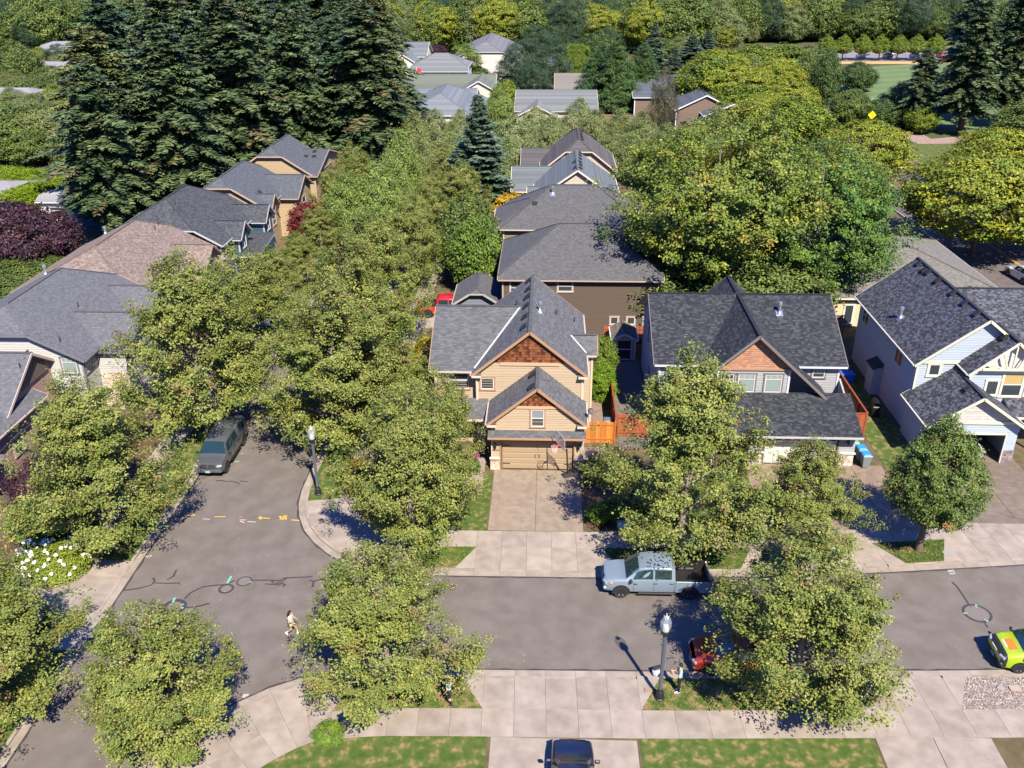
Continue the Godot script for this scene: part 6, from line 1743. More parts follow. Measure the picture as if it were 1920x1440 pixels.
func wheelie_bin(at: Vector3, turn: float, body: Color, lid: Color, label: String) -> void:
	var t := thing("wheelie_bin", label, "bin", at, turn)
	var s := Shape.new()
	var p := [[0.22, 0.05], [0.27, 0.95]]
	var lo := [Vector3(-0.2, 0.06, 0.24), Vector3(0.2, 0.06, 0.24), Vector3(0.2, 0.06, -0.22), Vector3(-0.2, 0.06, -0.22)]
	var hi := [Vector3(-0.29, 0.95, 0.34), Vector3(0.29, 0.95, 0.34), Vector3(0.29, 0.95, -0.34), Vector3(-0.29, 0.95, -0.34)]
	for i in 4: s.quad(lo[i], lo[(i + 1) % 4], hi[(i + 1) % 4], hi[i])
	s.quad(lo[3], lo[2], lo[1], lo[0])
	s.box(Vector3(0, 0.93, 0), Vector3(0.64, 0.06, 0.74), Basis(), 0.02)
	part("body", s, paint("bin_%s" % label.left(9), body, 0.5), t)
	s = Shape.new()
	s.box(Vector3(0, 1.0, 0.0), Vector3(0.62, 0.07, 0.74), Basis(Vector3.RIGHT, 0.07), 0.03)
	s.box(Vector3(0, 1.03, 0.0), Vector3(0.46, 0.06, 0.5), Basis(Vector3.RIGHT, 0.07), 0.02)
	part("lid", s, paint("lid_%s" % label.left(9), lid, 0.4), t)
	s = Shape.new()
	s.bar(Vector3(-0.25, 0.96, -0.42), Vector3(0.25, 0.96, -0.42), 0.035, 0.035)
	part("handle", s, paint("bin_black", Color(0.02, 0.02, 0.02), 0.6), t)
	for x: float in [-0.24, 0.24]:
		s = Shape.new()
		s.lathe([Vector2(0, 0.025), Vector2(0.12, 0.025), Vector2(0.12, -0.025), Vector2(0, -0.025)], Vector3(x, 0.12, -0.27), Basis(Vector3(0, 1, 0), Vector3(1, 0, 0), Vector3(0, 0, -1)), 14)
		part("wheel", s, paint("bin_black", Color.WHITE), t)

func hoop() -> void:
	var base := pix(1068, 890, 0.0)
	var board := pix(1051, 826, 3.45) 
	var rim := pix(1042, 838, 3.05)
	var t := thing("basketball_hoop", "portable basketball hoop with clear backboard and black base on the driveway", "basketball hoop", base)
	var blk := paint("hoop_black", Color(0.015, 0.016, 0.018), 0.85)
	var f := (rim - board); f.y = 0.0; f = f.normalized()
	var side := f.cross(Vector3.UP).normalized()
	var c := board - base
	rim = c + f * 0.42 + Vector3(0, -0.35, 0)
	var s := Shape.new()
	# wedge shaped water tank
	var L := 0.55; var W := 0.42
	var q := [-side * W - f * L, side * W - f * L, side * W * 0.75 + f * L, -side * W * 0.75 + f * L]
	var w := [-side * W * 0.6 - f * L * 0.6 + Vector3(0, 0.3, 0), side * W * 0.6 - f * L * 0.6 + Vector3(0, 0.3, 0), side * W * 0.4 + f * L * 0.8 + Vector3(0, 0.13, 0), -side * W * 0.4 + f * L * 0.8 + Vector3(0, 0.13, 0)]
	for i in 4:
		var j := (i + 1) % 4
		s.quad(q[i] + Vector3(0, 0.01, 0), q[j] + Vector3(0, 0.01, 0), w[j], w[i])
	s.quad(w[0], w[1], w[2], w[3])
	part("base", s, blk, t)
	s = Shape.new()
	var p0 := f * 0.15 + Vector3(0, 0.2, 0)
	var p1 := p0.lerp(c - f * 0.45 + Vector3(0, -0.55, 0), 0.9)
	s.tube([p0, p1], [0.055, 0.05], 10)
	part("pole", s, blk, t)
	s = Shape.new()
	s.tube([p0 + Vector3(0, 0.1, 0) - f * 0.25, p1.lerp(p0, 0.62)], [0.03, 0.03], 8)
	part("strut", s, blk, t)
	for g: float in [-1.0, 1.0]:
		for y: float in [-0.25, 0.15]:
			s = Shape.new()
			s.bar(p1 + Vector3(0, y * 0.8, 0) + side * g * 0.06, c - f * 0.03 + Vector3(0, y, 0) + side * g * 0.1, 0.03, 0.04)
			part("arm", s, blk, t)
	s = Shape.new()
	var bw := 0.62; var bh := 0.42
	for g: float in [-1.0, 1.0]:
		s.bar(c + side * g * bw + Vector3(0, -bh, 0), c + side * g * bw + Vector3(0, bh, 0), 0.04, 0.04, f)
		s.bar(c - side * bw + Vector3(0, g * bh, 0), c + side * bw + Vector3(0, g * bh, 0), 0.04, 0.04)
	s.bar(c - side * 0.24 + Vector3(0, 0.05, 0), c + side * 0.24 + Vector3(0, 0.05, 0), 0.02, 0.03)
	for g: float in [-1.0, 1.0]: s.bar(c + side * g * 0.24 + Vector3(0, -0.3, 0), c + side * g * 0.24 + Vector3(0, 0.05, 0), 0.03, 0.02, f)
	var bd := part("backboard_frame", s, paint("hoop_grey", Color(0.3, 0.3, 0.31), 0.5), t)
	s = Shape.new()
	s.box(c, Vector3(bw * 2, bh * 2, 0.012), Basis(side, Vector3.UP, side.cross(Vector3.UP)))
	var g2 := StandardMaterial3D.new()
	g2.albedo_color = Color(0.85, 0.9, 0.92, 0.22)
	g2.transparency = BaseMaterial3D.TRANSPARENCY_ALPHA
	g2.roughness = 0.05
	part("backboard", s, g2, bd)
	s = Shape.new()
	var ring := []; var rr := []
	for i in 21:
		var a := TAU * i / 20.0
		ring.append(rim + f * cos(a) * 0.225 + side * sin(a) * 0.225); rr.append(0.012)
	s.tube(ring, rr, 6, false)
	s.bar(c + Vector3(0, -0.35, 0) + f * 0.02, rim - f * 0.22, 0.12, 0.05)
	part("rim", s, paint("rim_red", Color(0.6, 0.05, 0.03), 0.4), t)
	s = Shape.new()
	for i in 12:
		var a := TAU * i / 12.0
		for h: float in [-1.0, 1.0]:
			var a2 := a + h * 0.5
			s.bar(rim + (f * cos(a) + side * sin(a)) * 0.22, rim + (f * cos(a2) + side * sin(a2)) * 0.13 + Vector3(0, -0.4, 0), 0.008, 0.008)
	part("net", s, paint("net_white", Color(0.75, 0.75, 0.75), 0.9), t)

func box_thing(called: String, label: String, cat: String, at: Vector3, size: Vector3, m: Material, lidm: Material, turn := 0.0) -> void:
	var t := thing(called, label, cat, at, turn)
	var s := Shape.new()
	s.box(Vector3(0, size.y * 0.44, 0), Vector3(size.x, size.y * 0.88, size.z), Basis(), minf(0.03, size.y * 0.1))
	part("case", s, m, t)
	s = Shape.new()
	s.box(Vector3(0, size.y * 0.93, 0), Vector3(size.x * 1.06, size.y * 0.12, size.z * 1.06), Basis(), minf(0.02, size.y * 0.04))
	part("lid", s, lidm, t)

func props() -> void:
	rng.seed = 4242
	street_lamp(pix(1236.6, 1309, 0), "fluted street lamp with clear acorn globe beside person in mint shirt")
	street_lamp(pix(597, 926, 0), "fluted street lamp on the curved corner lawn")
	var orange := wood_tones("orange", Color(0.46, 0.155, 0.022)); var cedar := wood_tones("cedar", Color(0.27, 0.07, 0.022)); var old := wood_tones("old", Color(0.16, 0.115, 0.085))
	fence("orange stained gate and fence panel beside the tan garage", [Vector2(2.75, -56.6), Vector2(4.95, -56.6)], 1.75, orange, {"arch": 0.12})
	fence("orange cedar side fence between tan house and grey house", [Vector2(5.05, -70.4), Vector2(5.05, -57.0)], 1.8, cedar, {"cap": true})
	fence("red brown fence panel between side fence and grey house", [Vector2(5.2, -57.6), Vector2(8.0, -57.6)], 1.8, cedar)
	fence("red cedar fence between grey house and pale blue house", [Vector2(23.1, -72.0), Vector2(23.1, -58.2), Vector2(21.15, -58.2)], 1.8, cedar, {"cap": true})
	fence("weathered grey brown fence behind the pale blue house", [Vector2(20.5, -77.0), Vector2(27.0, -77.4)], 1.8, old, {"cap": true})
	fence("red fence panel behind the small shed", [Vector2(5.1, -74.6), Vector2(10.2, -74.6)], 1.7, cedar)
	fence("old brown fence below the sequoias", [Vector2(10.5, -186), Vector2(17.0, -186)], 1.8, old)
	# small shed
	var sh := thing("shed", "small weathered shed with glazed white door beside the green shrub", "shed")
	var trim := paint("shed_trim", Color(0.5, 0.5, 0.48), 0.7)
	var R := roof(sh, "z", -73.9, -70.9, 5.55, 7.75, 1.95, 2.55, 0, 0, pal(0.19, 0.155, 0.12, 4, 0.2), trim, {"tab": 0.25, "expo": 0.14})
	wall_box(sh, 5.75, 7.55, -73.7, -71.1, 0, 2.0, [Color(0.4, 0.38, 0.35)], "nsew", 0.2, trim)
	gable(sh, R, -71.1, 5.75, 7.55, 2.0, [Color(0.4, 0.38, 0.35)], Vector3(0, 0, 1), 0.2)
	var dr := Shape.new()
	for y: float in [0.06, 0.98, 1.86]: dr.box(Vector3(6.65, y + 0.04, -71.03), Vector3(1.3, 0.09, 0.06))
	for x: float in [6.04, 7.26]: dr.box(Vector3(x, 0.98, -71.03), Vector3(0.1, 1.9, 0.06))
	var sd := part("door", dr, trim, sh)
	for y: float in [0.52, 1.44]:
		var pn := Shape.new()
		pn.box(Vector3(6.65, y + 0.02, -71.06), Vector3(1.12, 0.84, 0.03))
		part("pane", pn, glass_mat(), sd)
	settle(sh, Vector3(6.65, 0, -72.4))
	hoop()
	wheelie_bin(Vector3(21.75, 0.004, -54.75), 0.1, Color(0.16, 0.17, 0.18), Color(0.03, 0.2, 0.5), "grey bin with bright blue lid beside the grey garage")
	wheelie_bin(Vector3(21.8, 0.004, -53.85), 0.05, Color(0.22, 0.23, 0.24), Color(0.05, 0.05, 0.055), "grey bin with dark lid and red sticker in front of the blue lid bin")
	wheelie_bin(Vector3(21.5, 0.004, -55.65), 0.0, Color(0.05, 0.2, 0.09), Color(0.03, 0.3, 0.12), "green lid bin behind the blue lid bin")
	wheelie_bin(Vector3(4.55, 0.004, -58.2), 0.0, Color(0.03, 0.035, 0.045), Color(0.10, 0.12, 0.15), "dark grey bin behind the orange gate")
	wheelie_bin(pix(460, 519, 0.9) * Vector3(1, 0, 1), 0.4, Color(0.25, 0.26, 0.27), Color(0.04, 0.3, 0.45), "grey bin with blue lid by the brown roofed garage")
	wheelie_bin(pix(459, 545, 0.9) * Vector3(1, 0, 1), 0.4, Color(0.25, 0.26, 0.27), Color(0.02, 0.32, 0.12), "grey bin with green lid by the white car")
	# barbecue with cover, blue tarp, utility boxes
	var bq := thing("barbecue", "black covered barbecue in the side yard of the pale blue house", "barbecue", Vector3(24.9, 0, -61.6), 1.4)
	var s := Shape.new()
	s.box(Vector3(0, 0.45, 0), Vector3(1.1, 0.86, 0.55), Basis(), 0.06)
	part("cart", s, paint("bbq_black", Color(0.012, 0.012, 0.014), 0.35), bq)
	s = Shape.new()
	s.lathe([Vector2(0.28, 0.5), Vector2(0.28, -0.5)], Vector3(0, 0.92, 0), Basis(Vector3(0, 1, 0), Vector3(1, 0, 0), Vector3(0, 0, -1)), 16)
	part("hood", s, paint("bbq_black", Color.WHITE), bq)
	box_thing("storage_box", "bright blue covered box in the narrow yard behind the red cedar fence", "box", Vector3(24.3, 0, -67.6), Vector3(1.5, 0.7, 0.9), paint("tarp_blue", Color(0.005, 0.13, 0.62), 0.4), paint("tarp_blue", Color.WHITE))
	box_thing("utility_box", "pale utility box behind the sidewalk near the blue pickup", "utility box", pix(1168, 988, 0), Vector3(0.7, 0.35, 0.45), paint("util_pale", Color(0.42, 0.5, 0.52), 0.6), paint("util_pale", Color.WHITE))
	box_thing("utility_pedestal", "narrow pale utility pedestal beside the yellow green shrub", "utility box", pix(1145, 968, 0), Vector3(0.22, 0.8, 0.22), paint("util_pale", Color.WHITE), paint("util_white", Color(0.7, 0.72, 0.72), 0.5))
	box_thing("meter_box", "small grey meter lid in the dry patch of lawn", "meter box", pix(1776, 1037, 0) + Vector3(0, -0.03, 0), Vector3(0.5, 0.06, 0.35), paint("meter_grey", Color(0.24, 0.235, 0.23), 0.8), paint("meter_grey", Color.WHITE))
	box_thing("meter_box", "small concrete meter lid in the gravel bed", "meter box", pix(1903, 1291, 0) + Vector3(0, -0.03, 0), Vector3(0.5, 0.07, 0.35), paint("meter_tan", Color(0.3, 0.24, 0.19), 0.85), paint("meter_tan", Color.WHITE))
	box_thing("valve_cap", "round grey valve cap in the gravel bed", "valve cap", pix(1877, 1291, 0) + Vector3(0, -0.03, 0), Vector3(0.3, 0.07, 0.3), paint("meter_grey", Color.WHITE), paint("meter_grey", Color.WHITE), 0.7)
	box_thing("meter_box", "small brown meter lid in the lawn beside the street lamp", "meter box", pix(1216, 1294, 0) + Vector3(0, -0.03, 0), Vector3(0.34, 0.06, 0.24), paint("meter_brown", Color(0.25, 0.17, 0.12), 0.85), paint("meter_brown", Color.WHITE))
	# hydrangea with white flower heads
	for q in [[108, 1050, 1.5, 1.9, "broad hydrangea full of white flower heads beside the concrete driveway"], [66, 1040, 1.3, 1.2, "smaller white flowered hydrangea next to the parked car"]]:
		var c := pix(q[0], q[1], 0.6)
		var t := thing("hydrangea", q[4], "shrub", Vector3(c.x, -0.03, c.z))
		var lv := Leaves.new()
		lv.reserve(7000)
		var fl := Shape.new()
		for i in 6900:
			var d := ball()
			d.y = absf(d.y)
			d = d.normalized() * lerpf(0.6, 1.0, sqrt(rng.randf()))
			var p := Vector3(d.x * q[3], 0.15 + d.y * q[2], d.z * q[3])
			var nn := (d + Vector3(0, 0.5, 0) + ball() * 0.7).normalized()
			var a := nn.cross(ball()).normalized() * 0.07
			lv.leaf(p, a, nn.cross(a) * 0.7, Color(0.09, 0.14, 0.015).lerp(Color(0.17, 0.2, 0.025), rng.randf()) * wobble(0.3))
		part("foliage", lv.mesh(), mats["leaf35"], t)
		for i in 62:
			var d := ball(); d.y = absf(d.y) + 0.1; d = d.normalized()
			var p := Vector3(d.x * q[3], 0.17 + d.y * q[2], d.z * q[3]) * 1.02
			for k in 9:
				fl.col = Color(0.62, 0.64, 0.55) * wobble(0.12)
				var b := ball() * 0.07
				fl.box(p + b, Vector3.ONE * rng.randf_range(0.06, 0.1), Basis.from_euler(ball() * 3.0))
		stuff("flower_heads", fl, vpaint("petals", 0.8), t)
	# magenta blooms by the garage
	var mg := thing("flower_cluster", "magenta blooms on the shrub left of the tan garage", "flowers", Vector3(-4.9, 0, -52.4))
	var fs := Shape.new()
	for i in 60:
		fs.col = Color(0.42, 0.04, 0.3) * wobble(0.3)
		var b := ball()
		fs.box(Vector3(b.x * 0.5, 1.3 + b.y * 0.25, b.z * 0.4), Vector3.ONE * 0.07, Basis.from_euler(b * 3.0))
	stuff("blooms", fs, vpaint("petals"), mg)
	fs = Shape.new()
	for i in 6: fs.tube([Vector3(0.03 * i - 0.1, 0, 0), Vector3(cos(i) * 0.35, 1.3, sin(i) * 0.3)], [0.012, 0.006], 4)
	part("stems", fs, paint("stem_green", Color(0.06, 0.09, 0.03), 0.8), mg)
	# road signs and lamp by the back road
	var sg := thing("warning_sign", "yellow diamond warning sign among golden trees", "sign", pix(1630, 246, 0))
	s = Shape.new(); s.tube([Vector3.ZERO, Vector3(0, 3.3, 0)], [0.05, 0.05], 6)
	part("post", s, paint("steel", Color(0.4, 0.4, 0.4), 0.5, 0.6), sg)
	s = Shape.new(); s.box(Vector3(0, 3.0, 0.07), Vector3(1.1, 1.1, 0.03), Basis(Vector3.FORWARD, PI / 4))
	var pl := part("plate", s, paint("sign_yellow", Color(0.75, 0.65, 0.0), 0.5), sg)
	s = Shape.new(); s.bar(Vector3(0, 2.75, 0.095), Vector3(0, 3.15, 0.095), 0.02, 0.12, Vector3.FORWARD); s.box(Vector3(0, 3.22, 0.095), Vector3(0.14, 0.14, 0.02)); s.bar(Vector3(-0.16, 2.72, 0.095), Vector3(0.0, 2.95, 0.095), 0.02, 0.08, Vector3.FORWARD); s.bar(Vector3(0.16, 2.72, 0.095), Vector3(0.0, 2.95, 0.095), 0.02, 0.08, Vector3.FORWARD)
	part("symbol", s, paint("sign_black", Color(0.02, 0.02, 0.02), 0.6), pl)
	street_lamp(pix(1632, 246, 0) + Vector3(2, 0, -8), "distant street lamp with white globe among golden trees")
	# flag by the porch house
	var fg := thing("flag_pole", "white flag pole with small red flag by the porch house", "flag pole", pix(783, 175, 0))
	s = Shape.new(); s.tube([Vector3.ZERO, Vector3(0, 6, 0)], [0.07, 0.05], 6)
	part("pole", s, paint("lamp_white", Color(0.6, 0.6, 0.58), 0.5), fg)
	s = Shape.new(); s.box(Vector3(0.6, 5.2, 0), Vector3(1.1, 1.3, 0.03))
	part("flag", s, paint("flag_red", Color(0.5, 0.03, 0.05), 0.8), fg)
	# chain link fence of the car park
	var cf := thing("chain_link_fence", "dark chain link fence behind the playing field", "fence", Vector3(100, 0, -294.5))
	for i in 22:
		s = Shape.new(); s.tube([Vector3(-22 + i * 3.0, 0, 0), Vector3(-22 + i * 3.0, 1.8, 0)], [0.05, 0.05], 5)
		part("post", s, paint("steel_dark", Color(0.05, 0.05, 0.05), 0.6), cf)
	for y: float in [0.2, 0.7, 1.2, 1.75]:
		s = Shape.new(); s.bar(Vector3(-22, y, 0), Vector3(42, y, 0), 0.03, 0.04)
		part("rail", s, paint("steel_dark", Color.WHITE), cf)
	# toys, bag and hoses glimpsed in the beds
	var bag := thing("bag", "black and white bag at the kerb beside the street lamp", "bag", pix(1232, 1262, 0) + Vector3(0, ROAD_Y + 0.02, 0))
	s = Shape.new(); s.box(Vector3(0, 0.2, 0), Vector3(0.5, 0.38, 0.34), Basis(Vector3.UP, 0.4), 0.1)
	part("body", s, paint("bag_white", Color(0.4, 0.42, 0.45), 0.7), bag)
	s = Shape.new(); s.box(Vector3(0, 0.42, -0.03), Vector3(0.44, 0.12, 0.3), Basis(Vector3.UP, 0.4), 0.05)
	part("flap", s, paint("bag_black", Color(0.02, 0.025, 0.03), 0.7), bag)
	box_thing("planter", "teal and white patterned box under the street tree by the hydrangea", "box", pix(190, 1022, 0.3) * Vector3(1, 0, 1), Vector3(1.1, 0.45, 0.8), paint("planter_teal", Color(0.1, 0.32, 0.3), 0.6), paint("planter_pale", Color(0.45, 0.5, 0.55), 0.6), 0.5)

# ---------------------------------------------------------------- vehicles
class Loft:
	var g := []   # rings of points
	var nr := []
	func build(st: Array) -> void:
		for t in st:
			var yb: float = t[1]; var ys: float = t[2]; var yt: float = t[3]
			var wl: float = t[4]; var ws: float = t[5]; var wt: float = t[6]
			var cab := clampf((yt - ys) / 0.3, 0.0, 1.0)
			var h := [Vector2(0, yb), Vector2(wl * 0.94, yb), Vector2(wl, yb + 0.07), Vector2(ws, lerpf(yb, ys, 0.55)), Vector2(ws * 0.995, ys - 0.05), Vector2(ws * lerpf(0.96, 0.965, cab), ys + 0.01), Vector2(lerpf(ws * 0.9, wt, cab), yt - 0.06 * cab - 0.01), Vector2(wt * 0.9, yt), Vector2(0, yt + 0.025)]
			var r := []
			for p: Vector2 in h: r.append(Vector3(t[0], p.y, p.x))
			for i in range(7, 0, -1): r.append(Vector3(t[0], h[i].y, -h[i].x))
			g.append(r)
		for i in g.size():
			var r := []
			for j in 16:
				var a: Vector3 = g[mini(i + 1, g.size() - 1)][j] - g[maxi(i - 1, 0)][j]
				var b: Vector3 = g[i][(j + 1) % 16] - g[i][(j + 15) % 16]
				var n := b.cross(a)
				if n.length() < 1e-6: n = Vector3.UP
				n = n.normalized()
				var c := Vector3(g[i][j].x, (g[i][0].y + g[i][8].y) * 0.5, 0)
				if n.dot(g[i][j] - c) < 0.0: n = -n
				r.append(n)
			nr.append(r)
	func at(s: float, r: float, off: float) -> Vector3:
		var i := clampi(int(s), 0, g.size() - 2); var j := int(r)
		var f := s - i; var k := r - j
		var p: Vector3 = (g[i][j % 16] as Vector3).lerp(g[i][(j + 1) % 16], k).lerp((g[i + 1][j % 16] as Vector3).lerp(g[i + 1][(j + 1) % 16], k), f)
		var e1: Vector3 = (g[i + 1][j % 16] as Vector3).lerp(g[i + 1][(j + 1) % 16], k) - (g[i][j % 16] as Vector3).lerp(g[i][(j + 1) % 16], k)
		var e2: Vector3 = (g[i][(j + 1) % 16] as Vector3).lerp(g[i + 1][(j + 1) % 16], f) - (g[i][j % 16] as Vector3).lerp(g[i + 1][j % 16], f)
		var n := e2.cross(e1).normalized()
		if n.dot(p - Vector3(p.x, 0.9, 0)) < 0.0: n = -n
		return p + n * off
	func skin(s) -> void:
		for i in g.size() - 1:
			for j in 16:
				var k := (j + 1) % 16
				var q := [g[i][j], g[i + 1][j], g[i + 1][k], g[i][k]]
				var m: Vector3 = (q[2] - q[0]).cross(q[3] - q[1])
				var mid: Vector3 = (q[0] + q[2]) * 0.5
				if m.dot(mid - Vector3(mid.x, 0.9, 0)) < 0.0: s.squad(q[3], q[2], q[1], q[0], nr[i][k], nr[i + 1][k], nr[i + 1][j], nr[i][j])
				else: s.squad(q[0], q[1], q[2], q[3], nr[i][j], nr[i + 1][j], nr[i + 1][k], nr[i][k])
		for e in [0, g.size() - 1]:
			var q: Array = g[e].duplicate()
			var m: Vector3 = (q[4] - q[0]).cross(q[8] - q[0])
			if (m.x < 0.0) == (e == 0): q.reverse()
			s.poly(q)
	func patch(s, s0: float, s1: float, r0: float, r1: float, off: float) -> void:
		var N := 4
		var K := maxi(4, int(ceil((r1 - r0) * 2.0)))
		for a in N:
			for b in K:
				var p := []
				for c in [[a, b], [a + 1, b], [a + 1, b + 1], [a, b + 1]]: p.append(at(lerpf(s0, s1, c[0] / 4.0), lerpf(r0, r1, c[1] / float(K)), off))
				var m: Vector3 = (p[2] - p[0]).cross(p[3] - p[1])
				var mid: Vector3 = (p[0] + p[2]) * 0.5
				if m.dot(mid - Vector3(mid.x, 0.9, 0)) < 0.0: p.reverse()
				s.quad(p[0], p[1], p[2], p[3])

func car_paint(key: String, c: Color, metal := 0.0) -> StandardMaterial3D:
	var m := paint(key, c, 0.32, metal)
	m.clearcoat_enabled = true
	m.clearcoat = 0.8
	m.clearcoat_roughness = 0.06
	return m

func wheel(parent: Node, at: Vector3, r: float, w: float, rim: Material) -> void:
	var d := 1.0 if at.z > 0.0 else -1.0
	var b := Basis(Vector3(1, 0, 0), Vector3(0, 0, d), Vector3(0, -d, 0))
	var s := Shape.new()
	s.lathe([Vector2(r * 0.62, w * 0.42), Vector2(r * 0.68, w * 0.5), Vector2(r * 0.93, w * 0.46), Vector2(r, w * 0.3), Vector2(r, -w * 0.3), Vector2(r * 0.93, -w * 0.5), Vector2(r * 0.3, -w * 0.5)], at, b, 24)
	var t := part("wheel", s, paint("tyre", Color(0.02, 0.02, 0.021), 0.85), parent)
	s = Shape.new()
	s.lathe([Vector2(0.0, w * 0.1), Vector2(r * 0.58, w * 0.05), Vector2(r * 0.63, w * 0.42)], at, b, 20)
	part("rim_well", s, paint("rim_dark", Color(0.03, 0.03, 0.032), 0.5, 0.5), t)
	s = Shape.new()
	for i in 6:
		var a := TAU * i / 6.0
		var e := b.x * cos(a) + b.z * sin(a)
		s.bar(at + b.y * w * 0.32 + e * r * 0.08, at + b.y * w * 0.36 + e * r * 0.6, r * 0.16, 0.03, b.y)
	s.lathe([Vector2(0, w * 0.4), Vector2(r * 0.16, w * 0.38), Vector2(r * 0.18, w * 0.2)], at, b, 12)
	part("rim", s, rim, t)

func vehicle(called: String, label: String, cat: String, at: Vector3, turn: float, o: Dictionary) -> Node3D:
	var v := thing(called, label, cat, at, turn)
	var L := Loft.new()
	L.build(o.st)
	var s := Shape.new()
	L.skin(s)
	part("body", s, o.paint, v)
	var gl := paint("car_glass", Color(0.012, 0.03, 0.034), 0.03, 0.0, 0.9)
	for p in o.glass:
		s = Shape.new()
		L.patch(s, p[1], p[2], p[3], p[4], 0.008)
		part(p[0], s, gl, v)
		if p[0] != "windscreen" and p[0] != "rear_window":
			s = Shape.new()
			L.patch(s, p[1], p[2], 16.0 - p[4], 16.0 - p[3], 0.008)
			part(p[0], s, gl, v)
	for p in o.get("trims", []):
		s = Shape.new()
		L.patch(s, p[1], p[2], p[3], p[4], 0.006)
		part(p[0], s, p[5], v)
		if p.size() > 6:
			s = Shape.new()
			L.patch(s, p[1], p[2], 16.0 - p[4], 16.0 - p[3], 0.006)
			part(p[0], s, p[5], v)
	var r: float = o.get("r", 0.34)
	var dk := paint("car_black", Color(0.012, 0.012, 0.013), 0.6)
	for x: float in o.axles:
		for g: float in [-1.0, 1.0]:
			var tz: float = o.track * g
			s = Shape.new()
			var q := []
			for i in 17:
				var a := PI * i / 16.0
				q.append(Vector3(x + cos(a) * r * 1.2, r + sin(a) * r * 1.2, 0))
			q.append(Vector3(x - r * 1.2, r * 0.75, 0)); q.append(Vector3(x + r * 1.2, r * 0.75, 0))
			var w: Array = []
			for p: Vector3 in q: w.append(p + Vector3(0, 0, o.half * g + 0.006 * g))
			if g < 0.0: w.reverse()
			s.prism(w, Vector3(0, 0, -0.3 * g))
			part("wheel_arch", s, dk, v)
			wheel(v, Vector3(x, r, tz), r, o.get("tw", 0.24), o.get("rim", paint("rim_silver", Color(0.5, 0.5, 0.52), 0.35, 0.8)))
	var nx: float = o.nose
	var W: float = o.half
	var hl := paint("headlight", Color(0.34, 0.36, 0.38), 0.15, 0.3)
	for g: float in [-1.0, 1.0]:
		s = Shape.new()
		s.box(Vector3(nx - 0.1, o.light_y, g * (W - 0.24)), Vector3(0.3, 0.17, 0.36), Basis(Vector3.UP, -g * 0.45), 0.04)
		part("headlight", s, hl, v)
		s = Shape.new()
		s.box(Vector3(o.tail + 0.04, o.light_y + 0.1, g * (W - 0.12)), Vector3(0.14, 0.32, 0.2), Basis(), 0.03)
		part("tail_light", s, paint("tail_red", Color(0.35, 0.01, 0.01), 0.25), v)
		s = Shape.new()
		s.box(Vector3(o.mirror, o.mirror_y, g * (W + 0.12)), Vector3(0.14, 0.2, 0.24), Basis(), 0.05)
		part("mirror", s, o.get("mirror_mat", dk), v)
		for x: float in o.get("handles", []):
			s = Shape.new()
			s.box(Vector3(x, o.handle_y, g * (W + 0.012)), Vector3(0.22, 0.045, 0.04), Basis(), 0.012)
			part("door_handle", s, dk, v)
		for x: float in o.get("seams", []):
			s = Shape.new()
			s.box(Vector3(x, o.handle_y - 0.18, g * (W - 0.005)), Vector3(0.012, 0.62, 0.02))
			part("door_seam", s, dk, v)
	s = Shape.new()
	s.box(Vector3(nx - 0.02, o.light_y - 0.05, 0), Vector3(0.1, o.get("grille_h", 0.26), W * 1.05), Basis(), 0.03)
	var gr := part("grille", s, dk, v)
	for i in 3:
		s = Shape.new()
		s.box(Vector3(nx + 0.035, o.light_y - 0.13 + i * 0.08, 0), Vector3(0.02, 0.02, W * 0.98))
		part("grille_bar", s, o.get("chrome", paint("chrome", Color(0.5, 0.5, 0.52), 0.2, 0.9)), gr)
	s = Shape.new(); s.lathe([Vector2(0, 0.02), Vector2(0.07, 0.015), Vector2(0.08, 0)], Vector3(nx + 0.04, o.light_y - 0.03, 0), Basis(Vector3(0, 0, 1), Vector3(1, 0, 0), Vector3(0, 1, 0)), 12)
	part("emblem", s, paint("chrome", Color(0.5, 0.5, 0.52), 0.2, 0.9), gr)
	s = Shape.new()
	s.box(Vector3(nx - 0.05, o.light_y - 0.38, 0), Vector3(0.24, 0.22, W * 1.86), Basis(), 0.06)
	part("front_bumper", s, o.get("bumper", dk), v)
	s = Shape.new()
	s.box(Vector3(o.tail + 0.02, o.light_y - 0.42, 0), Vector3(0.2, 0.2, W * 1.84), Basis(), 0.05)
	part("rear_bumper", s, o.get("bumper", dk), v)
	s = Shape.new()
	s.box(Vector3(nx + 0.075, o.light_y - 0.4, 0), Vector3(0.02, 0.14, 0.32))
	part("number_plate", s, paint("plate", Color(0.28, 0.34, 0.36), 0.5), v)
	if o.get("bed", false):
		# open load bed behind the cab
		for g: float in [-1.0, 1.0]:
			s = Shape.new()
			s.box(Vector3(-1.93, 0.83, g * (W - 0.075)), Vector3(1.92, 0.78, 0.13), Basis(), 0.04)
			part("bed_side", s, o.paint, v)
		s = Shape.new(); s.box(Vector3(-2.87, 0.85, 0), Vector3(0.1, 0.72, W * 1.8), Basis(), 0.03)
		part("tailgate", s, o.paint, v)
		s = Shape.new(); s.box(Vector3(-1.9, 0.62, 0), Vector3(1.9, 0.1, W * 1.84))
		s.box(Vector3(-1.01, 0.86, 0), Vector3(0.06, 0.6, W * 1.8))
		for g: float in [-1.0, 1.0]: s.box(Vector3(-1.93, 1.228, g * (W - 0.085)), Vector3(1.88, 0.03, 0.16)); s.box(Vector3(-1.93, 0.9, g * (W - 0.15)), Vector3(1.86, 0.62, 0.02))
		for g: float in [-1.0, 1.0]: s.box(Vector3(-1.75, 0.75, g * (W - 0.25)), Vector3(0.9, 0.3, 0.26), Basis(), 0.05)
		part("bed_liner", s, dk, v)
